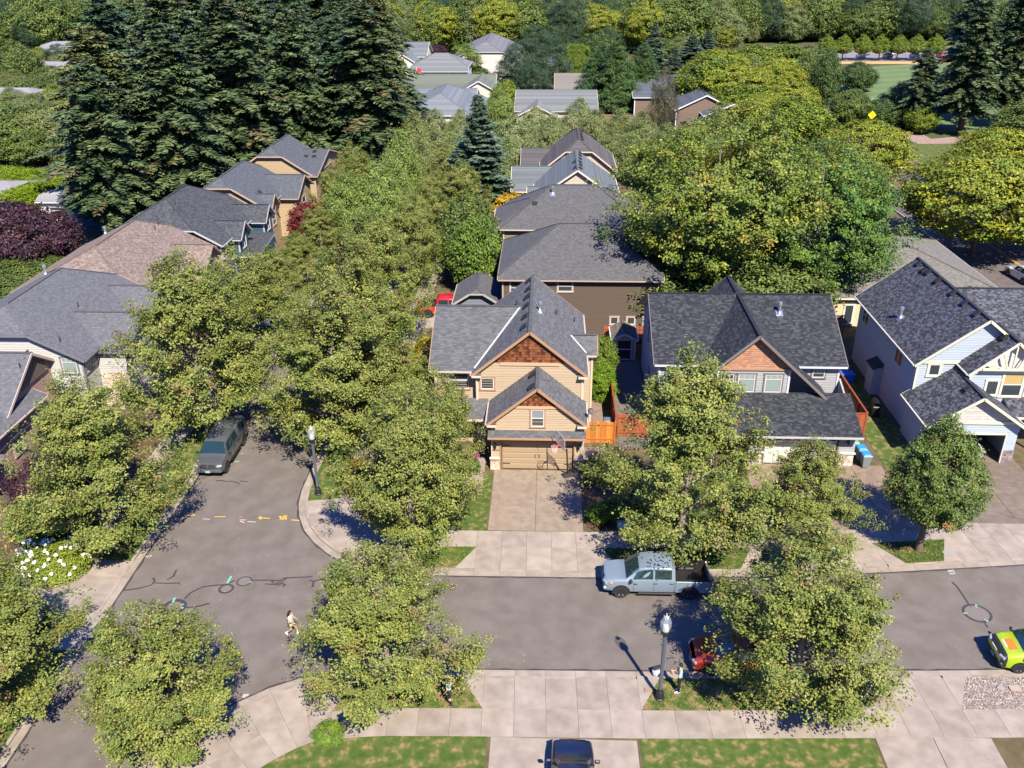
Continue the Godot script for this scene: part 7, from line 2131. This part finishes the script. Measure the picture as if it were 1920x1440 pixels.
	if o.get("steps", false):
		for g: float in [-1.0, 1.0]:
			s = Shape.new(); s.tube([Vector3(1.0, 0.38, g * (W - 0.02)), Vector3(-1.0, 0.38, g * (W - 0.02))], [0.05, 0.05], 8)
			part("side_step", s, dk, v)
	return v

func pickup_spec(p: Material, canopy := false) -> Dictionary:
	var st := [[2.88, 0.6, 1.0, 1.06, 0.82, 0.86, 0.74], [2.72, 0.46, 1.08, 1.16, 0.94, 0.96, 0.86], [2.2, 0.42, 1.14, 1.22, 0.97, 0.99, 0.9], [1.72, 0.42, 1.17, 1.27, 0.98, 1.0, 0.9], [0.98, 0.42, 1.2, 1.87, 0.98, 1.0, 0.76], [0.2, 0.42, 1.21, 1.94, 0.98, 1.0, 0.79], [-0.68, 0.42, 1.21, 1.92, 0.98, 1.0, 0.78], [-0.92, 0.42, 1.21, 1.86, 0.98, 1.0, 0.76]]
	if canopy: st.append_array([[-0.96, 0.42, 1.21, 1.8, 0.98, 1.0, 0.8], [-1.06, 0.42, 1.21, 1.93, 0.98, 1.0, 0.82], [-2.7, 0.46, 1.21, 1.9, 0.97, 0.99, 0.8], [-2.9, 0.5, 1.18, 1.76, 0.95, 0.96, 0.76]])
	else: st.append([-0.97, 0.5, 1.19, 1.24, 0.96, 0.97, 0.9])
	var gl := [["windscreen", 3.03, 3.96, 6.15, 9.85], ["side_window", 3.55, 4.93, 5.12, 5.93], ["side_window", 5.05, 6.3, 5.12, 5.93]]
	if canopy: gl.append(["side_window", 9.15, 9.95, 5.12, 5.93])
	else: gl.append(["rear_window", 7.15, 7.8, 6.6, 9.4])
	return {"st": st, "glass": gl, "paint": p, "axles": [1.95, -1.78], "track": 0.87, "half": 1.0, "r": 0.41, "tw": 0.28, "nose": 2.86, "tail": -2.9, "light_y": 0.98, "mirror": 1.45, "mirror_y": 1.26, "handles": [0.12, -0.75], "handle_y": 1.05, "seams": [1.3, 0.2, -0.9], "bed": not canopy, "steps": true, "grille_h": 0.34}

func car_spec(p: Material, kind := "suv") -> Dictionary:
	var st := [[2.25, 0.4, 0.72, 0.76, 0.72, 0.74, 0.6], [2.1, 0.25, 0.8, 0.88, 0.84, 0.86, 0.74], [1.5, 0.22, 0.9, 0.99, 0.88, 0.9, 0.8], [1.0, 0.22, 0.94, 1.04, 0.89, 0.91, 0.78], [0.25, 0.22, 0.97, 1.55, 0.89, 0.91, 0.64], [-0.5, 0.22, 0.98, 1.62, 0.89, 0.91, 0.66], [-1.5, 0.22, 1.0, 1.58, 0.89, 0.91, 0.64], [-2.1, 0.28, 1.0, 1.3, 0.86, 0.88, 0.64], [-2.28, 0.36, 0.95, 1.02, 0.8, 0.82, 0.7]]
	if kind == "sedan": st = [[2.3, 0.36, 0.66, 0.7, 0.7, 0.72, 0.58], [2.1, 0.22, 0.72, 0.8, 0.82, 0.84, 0.74], [1.5, 0.2, 0.82, 0.9, 0.87, 0.88, 0.78], [0.95, 0.2, 0.86, 0.95, 0.88, 0.9, 0.76], [0.2, 0.2, 0.88, 1.38, 0.88, 0.9, 0.6], [-0.5, 0.2, 0.9, 1.45, 0.88, 0.9, 0.62], [-1.0, 0.2, 0.9, 1.4, 0.88, 0.9, 0.6], [-1.7, 0.24, 0.92, 1.04, 0.87, 0.89, 0.72], [-2.3, 0.36, 0.9, 0.98, 0.8, 0.82, 0.68]]
	return {"st": st, "glass": [["windscreen", 3.04, 3.96, 6.15, 9.85], ["side_window", 3.6, 4.95, 5.12, 5.93], ["side_window", 5.05, 6.0, 5.12, 5.93], ["rear_window", 6.2, 6.85, 6.5, 9.5]], "paint": p, "axles": [1.38, -1.36], "track": 0.79, "half": 0.91, "r": 0.34, "nose": 2.2, "tail": -2.24, "light_y": 0.72, "mirror": 0.85, "mirror_y": 1.02, "handles": [-0.35, -1.2], "handle_y": 0.84, "seams": [0.75, -0.45], "mirror_mat": p}

func vehicles() -> void:
	rng.seed = 99
	var ry := ROAD_Y + 0.005
	var blue := car_paint("truck_blue", Color(0.15, 0.195, 0.235))
	var t := vehicle("pickup_truck", "pale blue grey crew cab pickup parked facing the driveway", "pickup truck", Vector3(6.2, ry, -40.55), PI, pickup_spec(blue).merged({"chrome": blue, "bumper": blue}))
	for g: float in [-1.0, 1.0]:
		var s := Shape.new(); s.box(Vector3(2.5, 1.0, g * 0.98), Vector3(0.18, 0.1, 0.04), Basis(), 0.02)
		part("marker_light", s, paint("amber", Color(0.65, 0.12, 0.01), 0.3), t)
		s = Shape.new(); s.box(Vector3(1.2, 1.0, g * 1.008), Vector3(0.2, 0.05, 0.02))
		part("badge", s, paint("car_black", Color.WHITE), t)
	var silver := car_paint("truck_silver", Color(0.085, 0.094, 0.102), 0.3)
	vehicle("pickup_truck", "silver grey pickup with canopy parked under the tall street tree", "pickup truck", Vector3(-22.6, ry, -53.9), -PI * 0.5, pickup_spec(silver, true).merged({"bumper": silver}))
	var red := car_paint("truck_red", Color(0.42, 0.008, 0.012))
	vehicle("pickup_truck", "bright red pickup parked in the driveway behind the tan house", "pickup truck", Vector3(-9.6, 0.01, -81.2), 0.0, pickup_spec(red))
	vehicle("car", "dark red orange car parked under the spreading street tree", "car", Vector3(9.6, ry, -34.75), PI, car_spec(car_paint("car_rust", Color(0.28, 0.03, 0.012), 0.3)))
	# van in two tone livery: lime with black bumpers and an orange bonnet mark
	var lime := car_paint("van_lime", Color(0.3, 0.42, 0.01))
	var blk := paint("van_black", Color(0.018, 0.019, 0.022), 0.55)
	var vst := [[2.3, 0.42, 0.78, 0.84, 0.74, 0.78, 0.62], [2.15, 0.26, 0.88, 0.98, 0.88, 0.9, 0.76], [1.75, 0.24, 1.0, 1.1, 0.91, 0.93, 0.8], [1.4, 0.24, 1.05, 1.18, 0.92, 0.94, 0.78], [0.55, 0.24, 1.08, 1.76, 0.92, 0.94, 0.7], [-0.4, 0.24, 1.08, 1.86, 0.92, 0.94, 0.74], [-1.9, 0.24, 1.08, 1.86, 0.92, 0.94, 0.74], [-2.2, 0.3, 1.05, 1.78, 0.9, 0.92, 0.72], [-2.3, 0.4, 1.0, 1.6, 0.88, 0.9, 0.7]]
	var van := car_spec(lime).merged({"st": vst, "glass": [["windscreen", 3.1, 3.94, 6.3, 9.7], ["side_window", 3.75, 4.7, 5.2, 5.9]], "nose": 2.26, "half": 0.94, "track": 0.83, "r": 0.33, "light_y": 0.82, "mirror": 1.2, "mirror_y": 1.12, "mirror_mat": blk, "bumper": blk, "grille_h": 0.3, "trims": [["front_mask", 0.02, 1.3, 2.0, 14.0, blk], ["rear_panel", 4.9, 7.6, 2.2, 4.9, blk, true], ["bonnet_mark", 1.75, 2.8, 7.6, 8.7, paint("van_orange", Color(0.6, 0.17, 0.01), 0.4)], ["bonnet_badge", 1.55, 1.75, 7.6, 8.4, paint("van_grey", Color(0.5, 0.5, 0.5), 0.4)]]}, true)
	t = vehicle("van", "lime green and black van with orange mark on its bonnet", "van", Vector3(24.75, ry, -35.35), PI - 0.06, van)
	for i in 7:
		var s := Shape.new(); s.box(Vector3(2.335, 0.86, -0.27 + i * 0.09), Vector3(0.02, 0.07, 0.05 if i % 3 else 0.02))
		part("grille_letter", s, paint("lamp_white", Color(0.75, 0.75, 0.72), 0.5), t)
	var white := car_paint("car_white", Color(0.5, 0.51, 0.52))
	vehicle("car", "white car glimpsed through the trees in front of the brown roofed house", "car", pix(505, 585, 0) + Vector3(0, 0.01, 0), 0.15, car_spec(white))
	vehicle("car", "silver car glimpsed beside the white car between trees", "car", pix(486, 604, 0) + Vector3(0.2, 0.01, 2.0), 0.1, car_spec(car_paint("car_silver", Color(0.33, 0.35, 0.38), 0.4), "sedan"))
	var nose := pix(37, 1100, 0.4)
	vehicle("car", "dark green grey car on the concrete driveway below the mauve house", "car", Vector3(nose.x - 2.35, 0.01, -38.3), 0.0, car_spec(car_paint("car_dark", Color(0.05, 0.07, 0.07), 0.3), "sedan"))
	vehicle("car", "white car inside the open garage", "car", Vector3(29.3, 0.01, -57.0), -PI * 0.5, car_spec(white, "sedan"))
	vehicle("car", "white car with roof rails on the back road", "car", Vector3(50.4, 0.02, -93.0), PI * 0.5 + 0.1, car_spec(white))
	vehicle("car", "dark blue car on the near driveway south of the street", "car", Vector3(1.35, 0.01, -26.6), PI * 0.5, car_spec(car_paint("car_navy", Color(0.008, 0.012, 0.03), 0.2)))
	for i in 7:
		var p := pix(1590 + i * 24, 100, 0)
		vehicle("car", ["white", "grey", "black", "pale", "blue", "silver", "red"][i] + " car in the far car park beyond the playing field", "car", Vector3(p.x, 0.03, -304.0 - (i % 2) * 9.0), PI * 0.5, car_spec(car_paint("far_car%d" % i, [Color(0.6, 0.6, 0.6), Color(0.2, 0.2, 0.21), Color(0.02, 0.02, 0.02), Color(0.6, 0.6, 0.62), Color(0.03, 0.06, 0.2), Color(0.35, 0.36, 0.38), Color(0.3, 0.02, 0.02)][i])))

# ---------------------------------------------------------------- people
func flesh(s: Shape, bones: Array, cell: float, k := 60.0) -> void:
	# one skin over tapered bones [a, b, radius a, radius b, colour]: a smooth union meshed as surface nets
	var lo := Vector3.ONE * 1e9; var hi := -lo
	for b in bones:
		var m: float = maxf(b[2], b[3]) + 0.07
		lo = lo.min((b[0] as Vector3).min(b[1]) - Vector3.ONE * m); hi = hi.max((b[0] as Vector3).max(b[1]) + Vector3.ONE * m)
	var nx := int((hi.x - lo.x) / cell) + 2; var ny := int((hi.y - lo.y) / cell) + 2; var nz := int((hi.z - lo.z) / cell) + 2
	var f := PackedFloat32Array(); f.resize(nx * ny * nz)
	var own := PackedInt32Array(); own.resize(nx * ny * nz)
	var best := PackedFloat32Array(); best.resize(nx * ny * nz); best.fill(1e9)
	for bi in bones.size():
		var b: Array = bones[bi]
		var a: Vector3 = b[0]; var e: Vector3 = b[1] - b[0]
		var ll := maxf(e.length_squared(), 1e-9)
		var m: float = maxf(b[2], b[3]) + 0.05
		var p0 := ((a.min(b[1]) - Vector3.ONE * m - lo) / cell).floor(); var p1 := ((a.max(b[1]) + Vector3.ONE * m - lo) / cell).ceil()
		for x in range(maxi(0, int(p0.x)), mini(nx, int(p1.x) + 1)):
			for y in range(maxi(0, int(p0.y)), mini(ny, int(p1.y) + 1)):
				for z in range(maxi(0, int(p0.z)), mini(nz, int(p1.z) + 1)):
					var p := lo + Vector3(x, y, z) * cell
					var t := clampf((p - a).dot(e) / ll, 0.0, 1.0)
					var d: float = p.distance_to(a + e * t) - lerpf(b[2], b[3], t)
					if d > 0.05: continue
					var i := (x * ny + y) * nz + z
					f[i] += exp(-k * d)
					if d < best[i]: best[i] = d; own[i] = bi
	var at := func(i: int) -> float: return 1.0 if f[i] <= 1e-6 else -log(f[i]) / k
	var vi := {}
	var pos := []; var col := []
	var sx := ny * nz; var sy := nz
	for x in nx - 1:
		for y in ny - 1:
			for z in nz - 1:
				var i := x * sx + y * sy + z
				var mask := 0
				var sum := Vector3.ZERO; var n := 0
				var w := [i, i + sx, i + sy, i + sx + sy, i + 1, i + sx + 1, i + sy + 1, i + sx + sy + 1]
				for c in 8: if f[w[c]] > 1.0: mask |= 1 << c
				if mask == 0 or mask == 255: continue
				var val := []
				for c in 8: val.append(at.call(w[c]))
				for ed in [[0, 1], [0, 2], [0, 4], [1, 3], [1, 5], [2, 3], [2, 6], [3, 7], [4, 5], [4, 6], [5, 7], [6, 7]]:
					var va: float = val[ed[0]]; var vb: float = val[ed[1]]
					if (va < 0.0) == (vb < 0.0): continue
					var t := va / (va - vb)
					var ca := Vector3(ed[0] & 1, (ed[0] >> 1) & 1, ed[0] >> 2); var cb := Vector3(ed[1] & 1, (ed[1] >> 1) & 1, ed[1] >> 2)
					sum += ca.lerp(cb, t); n += 1
				vi[i] = pos.size()
				pos.append(lo + (Vector3(x, y, z) + sum / maxi(1, n)) * cell)
				var o := i
				for c in w: if f[c] > 1.0: o = c; break
				col.append(bones[own[o]][4])
	var nn := []
	nn.resize(pos.size())
	nn.fill(Vector3.ZERO)
	var quads := []
	for i: int in vi:
		for ax in 3:
			var st: int = [sx, sy, 1][ax]; var u: int = [sy, 1, sx][ax]; var v: int = [1, sx, sy][ax]
			if (f[i] > 1.0) == (f[i + st] > 1.0): continue
			if not (vi.has(i - u) and vi.has(i - v) and vi.has(i - u - v)): continue
			var q := [vi[i], vi[i - u], vi[i - u - v], vi[i - v]]
			if f[i] <= 1.0: q.reverse()
			var m: Vector3 = (pos[q[2]] - pos[q[0]]).cross(pos[q[3]] - pos[q[1]])
			for w in q: nn[w] += m
			quads.append(q)
	for q in quads:
		s.col = col[q[0]]
		s.squad(pos[q[0]], pos[q[1]], pos[q[2]], pos[q[3]], nn[q[0]].normalized(), nn[q[1]].normalized(), nn[q[2]].normalized(), nn[q[3]].normalized())

func hand(s: Shape, wrist: Vector3, dir: Vector3, palm_n: Vector3, skin: Color, curl: float, k: float) -> void:
	# palm and five fingers; dir towards the fingertips, palm_n out of the palm
	dir = dir.normalized()
	var side := dir.cross(palm_n).normalized()
	palm_n = side.cross(dir).normalized()
	var b := []
	for i in 4: b.append([wrist + side * (i - 1.5) * 0.012 * k, wrist + dir * 0.085 * k + side * (i - 1.5) * 0.02 * k, 0.016 * k, 0.012 * k, skin])
	var ln := [0.062, 0.074, 0.07, 0.055]
	for i in 4:
		var p := wrist + dir * 0.085 * k + side * (i - 1.5) * 0.021 * k
		var d := dir
		for j in 3:
			d = (d + palm_n * curl * 0.5).normalized()
			var q: Vector3 = p + d * ln[i] * k * [0.45, 0.32, 0.25][j]
			b.append([p, q, 0.0095 * k, 0.0085 * k, skin])
			p = q
	var tp := wrist + dir * 0.03 * k - side * 0.03 * k
	var td := (dir * 0.7 - side * 0.75 + palm_n * 0.35).normalized()
	b.append([tp, tp + td * 0.04 * k, 0.013 * k, 0.011 * k, skin])
	b.append([tp + td * 0.04 * k, tp + td * 0.04 * k + (td + dir).normalized() * 0.03 * k, 0.011 * k, 0.009 * k, skin])
	flesh(s, b, 0.006, 220.0)

func person(label: String, at: Vector3, turn: float, H: float, o: Dictionary) -> Node3D:
	# joints in a figure 1.75 m tall facing +x, z to its right
	var k := H / 1.75
	var t := thing("person", label, "person", at, turn)
	var skin: Color = o.skin; var top: Color = o.top; var low: Color = o.low; var shoe: Color = o.shoe
	var hipy := 0.93
	var J := func(x: float, y: float, z: float) -> Vector3: return Vector3(x, y, z) * k
	var B := []
	# torso
	B.append([J.call(0.0, hipy, -0.075), J.call(0.0, hipy, 0.075), 0.105 * k, 0.105 * k, low])
	B.append([J.call(0.0, 1.02, -0.05), J.call(0.0, 1.02, 0.05), 0.105 * k, 0.105 * k, top])
	B.append([J.call(0.0, 1.16, -0.06), J.call(0.0, 1.16, 0.06), 0.105 * k, 0.105 * k, top])
	B.append([J.call(0.0, 1.32, -0.1), J.call(0.0, 1.32, 0.1), 0.1 * k, 0.1 * k, top])
	B.append([J.call(-0.01, 1.42, -0.14), J.call(-0.01, 1.42, 0.14), 0.062 * k, 0.062 * k, top])
	B.append([J.call(-0.005, 1.44, 0), J.call(0.02, 1.54, 0), 0.055 * k, 0.05 * k, skin])
	# legs: [knee, ankle, toe] each side
	for i in 2:
		var g := -1.0 if i == 0 else 1.0
		var lg: Array = o.legs[i]
		var hip: Vector3 = J.call(0, 0.9, 0.09 * g)
		var kn: Vector3 = J.call(lg[0].x, lg[0].y, 0.1 * g); var an: Vector3 = J.call(lg[1].x, lg[1].y, 0.1 * g); var toe: Vector3 = J.call(lg[2].x, lg[2].y, 0.115 * g)
		var hem: float = o.get("hem", 0.75)
		var mid := hip.lerp(kn, hem)
		if o.get("long", false):
			B.append([hip, kn, 0.095 * k, 0.07 * k, low]); B.append([kn, an, 0.068 * k, 0.055 * k, low])
		else:
			B.append([hip, mid, 0.1 * k, 0.092 * k, low]); B.append([mid, kn, 0.07 * k, 0.056 * k, skin])
			B.append([kn, kn.lerp(an, 0.35), 0.054 * k, 0.058 * k, skin]); B.append([kn.lerp(an, 0.35), an, 0.056 * k, 0.036 * k, o.get("sock", skin)])
		B.append([an + Vector3(-0.03, -0.02, 0) * k, an.lerp(toe, 0.45), 0.045 * k, 0.045 * k, shoe]); B.append([an.lerp(toe, 0.45), toe, 0.043 * k, 0.034 * k, shoe])
	var body := Shape.new()
	var hands := []
	for i in 2:
		var g := -1.0 if i == 0 else 1.0
		var ar: Array = o.arms[i]
		var sh: Vector3 = J.call(-0.01, 1.41, 0.19 * g); var el: Vector3 = ar[0] * k; var wr: Vector3 = ar[1] * k
		B.append([sh, sh.lerp(el, o.get("sleeve", 0.6)), 0.06 * k, 0.055 * k, top if o.get("sleeve", 0.6) > 0.1 else skin])
		B.append([sh.lerp(el, o.get("sleeve", 0.6)), el, 0.045 * k, 0.04 * k, skin])
		B.append([el, wr, 0.04 * k, 0.028 * k, skin])
		hands.append([wr, (wr - el).normalized()])
	flesh(body, B, 0.019 * k, 55.0)
	# head on a finer grid, with nose, ears, brow and chin
	var c: Vector3 = J.call(0.03, 1.64, 0)
	var hd := []
	var P := func(x: float, y: float, z: float) -> Vector3: return c + Vector3(x, y, z) * k
	hd.append([P.call(-0.015, 0.03, -0.012), P.call(-0.015, 0.03, 0.012), 0.082 * k, 0.082 * k, skin])
	hd.append([P.call(0.02, -0.045, 0), P.call(0.045, -0.07, 0), 0.055 * k, 0.034 * k, skin])
	hd.append([P.call(0.0, -0.08, 0), P.call(-0.01, -0.13, 0), 0.05 * k, 0.05 * k, skin])
	hd.append([P.call(0.07, 0.01, 0), P.call(0.093, -0.022, 0), 0.009 * k, 0.013 * k, skin])
	hd.append([P.call(0.066, -0.052, -0.016), P.call(0.066, -0.052, 0.016), 0.009 * k, 0.009 * k, Color(skin.r * 0.8, skin.g * 0.5, skin.b * 0.5)])
	for g: float in [-1.0, 1.0]:
		hd.append([P.call(-0.01, 0.015, 0.084 * g), P.call(-0.008, -0.02, 0.082 * g), 0.013 * k, 0.01 * k, skin])
		hd.append([P.call(0.064, 0.012, 0.03 * g), P.call(0.066, 0.012, 0.034 * g), 0.0125 * k, 0.0125 * k, Color(0.05, 0.035, 0.03)])
	flesh(body, hd, 0.009 * k, 160.0)
	for h in hands: hand(body, h[0], h[1], Vector3(0.5, 0, 0.0) + Vector3(0, -0.2, 0), skin, o.get("curl", 0.5), k)
	part("body", body, vpaint("person_skin", 0.7), t)
	var hair := Shape.new()
	var hb := []
	for q in o.hair: hb.append([P.call(q[0], q[1], q[2]), P.call(q[3], q[4], q[5]), q[6] * k, q[7] * k, o.hair_col])
	flesh(hair, hb, 0.014 * k, 90.0)
	part("hair" if not o.has("cap") else "cap", hair, vpaint("person_hair", 0.6), t)
	return t

func people() -> void:
	var skin := Color(0.42, 0.23, 0.14)
	# a long haired walker in white crossing the road
	var g := person("person with long dark hair in white top and shorts walking across the road", pix(549, 1190, ROAD_Y) * Vector3(1, 0, 1) + Vector3(0, ROAD_Y, 0), -0.1, 1.55, {"skin": skin, "top": Color(0.62, 0.58, 0.53), "low": Color(0.65, 0.62, 0.58), "shoe": Color(0.66, 0.6, 0.62), "sock": Color(0.6, 0.55, 0.56), "hem": 0.4, "sleeve": 0.3,
		"legs": [[Vector2(0.2, 0.52), Vector2(0.27, 0.09), Vector2(0.42, 0.045)], [Vector2(-0.02, 0.5), Vector2(-0.34, 0.2), Vector2(-0.27, 0.07)]],
		"arms": [[Vector3(0.06, 1.17, -0.25), Vector3(0.24, 1.08, -0.2)], [Vector3(-0.04, 1.15, 0.25), Vector3(0.12, 0.98, 0.22)]],
		"hair_col": Color(0.022, 0.013, 0.009), "hair": [[-0.03, 0.055, -0.02, -0.03, 0.055, 0.02, 0.088, 0.088], [-0.07, 0.0, 0.0, -0.11, -0.16, 0.0, 0.085, 0.1], [-0.11, -0.16, 0.0, -0.13, -0.36, 0.02, 0.1, 0.075], [-0.06, -0.02, -0.07, -0.07, -0.3, -0.09, 0.035, 0.035], [-0.06, -0.02, 0.07, -0.07, -0.3, 0.09, 0.035, 0.035]]})
	var s := Shape.new()
	s.box(Vector3(0.3, 1.0, -0.17), Vector3(0.08, 0.2, 0.14), Basis(), 0.02)
	# a person in pale shirt and black shorts on the verge
	person("person in pale grey shirt and black shorts walking on the dry verge", pix(843, 1320, 0) + Vector3(0, 0.0, 0), PI * 0.9, 1.78, {"skin": skin, "top": Color(0.5, 0.54, 0.58), "low": Color(0.014, 0.014, 0.018), "shoe": Color(0.03, 0.034, 0.042), "sock": Color(0.03, 0.03, 0.035), "hem": 0.85, "sleeve": 0.7,
		"legs": [[Vector2(-0.02, 0.5), Vector2(-0.18, 0.13), Vector2(-0.05, 0.045)], [Vector2(0.1, 0.5), Vector2(0.1, 0.09), Vector2(0.27, 0.04)]],
		"arms": [[Vector3(-0.05, 1.14, -0.26), Vector3(0.07, 0.92, -0.25)], [Vector3(0.02, 1.13, 0.26), Vector3(0.14, 0.93, 0.24)]],
		"hair_col": Color(0.42, 0.3, 0.12), "cap": true, "hair": [[-0.02, 0.06, -0.02, -0.02, 0.06, 0.02, 0.087, 0.087], [0.05, 0.045, -0.03, 0.12, 0.04, -0.02, 0.03, 0.018], [0.05, 0.045, 0.03, 0.12, 0.04, 0.02, 0.03, 0.018]]})
	# a person in a mint shirt standing by the lamp, hands raised in front
	person("person in mint shirt and black trousers standing beside the street lamp", pix(1272, 1297, 0), PI, 1.75, {"skin": skin, "top": Color(0.28, 0.42, 0.36), "low": Color(0.012, 0.013, 0.016), "shoe": Color(0.6, 0.6, 0.6), "long": true, "sleeve": 0.65, "curl": 0.9,
		"legs": [[Vector2(0.03, 0.5), Vector2(0.02, 0.09), Vector2(0.2, 0.04)], [Vector2(0.0, 0.5), Vector2(-0.04, 0.09), Vector2(0.13, 0.04)]],
		"arms": [[Vector3(0.08, 1.14, -0.24), Vector3(0.3, 1.22, -0.1)], [Vector3(0.08, 1.14, 0.24), Vector3(0.3, 1.22, 0.1)]],
		"hair_col": Color(0.02, 0.014, 0.01), "hair": [[-0.03, 0.055, -0.02, -0.03, 0.055, 0.02, 0.087, 0.087], [-0.06, 0.0, 0.0, -0.06, -0.04, 0.0, 0.07, 0.06]]})
	# the small remote that the mint shirted person holds
	var c := pix(1272, 1297, 0)
	var rc := thing("remote_control", "small dark remote held by the person in mint shirt", "remote", c + Vector3(-0.42, 1.2, 0))
	s = Shape.new(); s.box(Vector3(0, 0.0, 0), Vector3(0.1, 0.05, 0.17), Basis(), 0.015)
	part("case", s, paint("car_black", Color.WHITE), rc)
	s = Shape.new(); s.box(Vector3(0.0, 0.04, 0), Vector3(0.08, 0.015, 0.14), Basis(Vector3.FORWARD, 0.5))
	part("screen", s, paint("screen_dark", Color(0.03, 0.04, 0.05), 0.1), rc)

func look() -> void:
	var th := deg_to_rad(25.9); var yaw := deg_to_rad(2.4); var roll := deg_to_rad(0.3)
	var f := Vector3(-sin(yaw) * cos(th), -sin(th), -cos(yaw) * cos(th))
	var r0 := Vector3(cos(yaw), 0, -sin(yaw))
	var u0 := r0.cross(f)
	var r := r0 * cos(roll) - u0 * sin(roll)
	var u := u0 * cos(roll) + r0 * sin(roll)
	view_basis = Basis(r, u, -f)
	var cam := Camera3D.new()
	cam.name = "camera"
	cam.fov = rad_to_deg(2.0 * atan(0.5 / FOCAL))
	cam.near = 0.5
	cam.far = 4000.0
	cam.transform = Transform3D(view_basis, Vector3(0, CAM_H, 0))
	add_child(cam)
	cam.current = true
	var we := WorldEnvironment.new()
	we.name = "environment"
	var e := Environment.new()
	e.background_mode = Environment.BG_SKY
	var sm := ProceduralSkyMaterial.new()
	sm.sky_top_color = Color(0.16, 0.36, 0.76)
	sm.sky_horizon_color = Color(0.56, 0.71, 0.90)
	sm.sky_curve = 0.16
	sm.ground_bottom_color = Color(0.24, 0.25, 0.2)
	sm.ground_horizon_color = Color(0.55, 0.62, 0.66)
	var sky := Sky.new()
	sky.sky_material = sm
	e.sky = sky
	e.tonemap_mode = Environment.TONE_MAPPER_LINEAR
	e.tonemap_exposure = 2.28
	e.background_energy_multiplier = 0.82
	e.sdfgi_enabled = true
	e.ssao_enabled = true
	e.ssil_enabled = true
	e.fog_enabled = false
	e.fog_density = 0.0005
	e.fog_light_color = Color(0.74, 0.82, 0.92)
	we.environment = e
	add_child(we)
	var sun := DirectionalLight3D.new()
	sun.name = "sun"
	sun.light_energy = 1.6
	sun.light_color = Color(1.0, 0.955, 0.885)
	sun.light_angular_distance = 0.53
	sun.shadow_enabled = true
	sun.directional_shadow_max_distance = 300.0
	add_child(sun)
	sun.look_at_from_position(Vector3(1.59, 4.7, 3.95), Vector3.ZERO)

func _ready() -> void:
	rng.seed = 12345
	look()
	var t := Time.get_ticks_msec()
	streets()
	print("streets ", Time.get_ticks_msec() - t)
	tan_house()
	grey_gable_house()
	blue_house()
	other_houses()
	print("houses ", Time.get_ticks_msec() - t)
	make_protos()
	print("protos ", Time.get_ticks_msec() - t)
	woods()
	print("woods ", Time.get_ticks_msec() - t)
	props()
	print("props ", Time.get_ticks_msec() - t)
	vehicles()
	people()
	print("all ", Time.get_ticks_msec() - t)
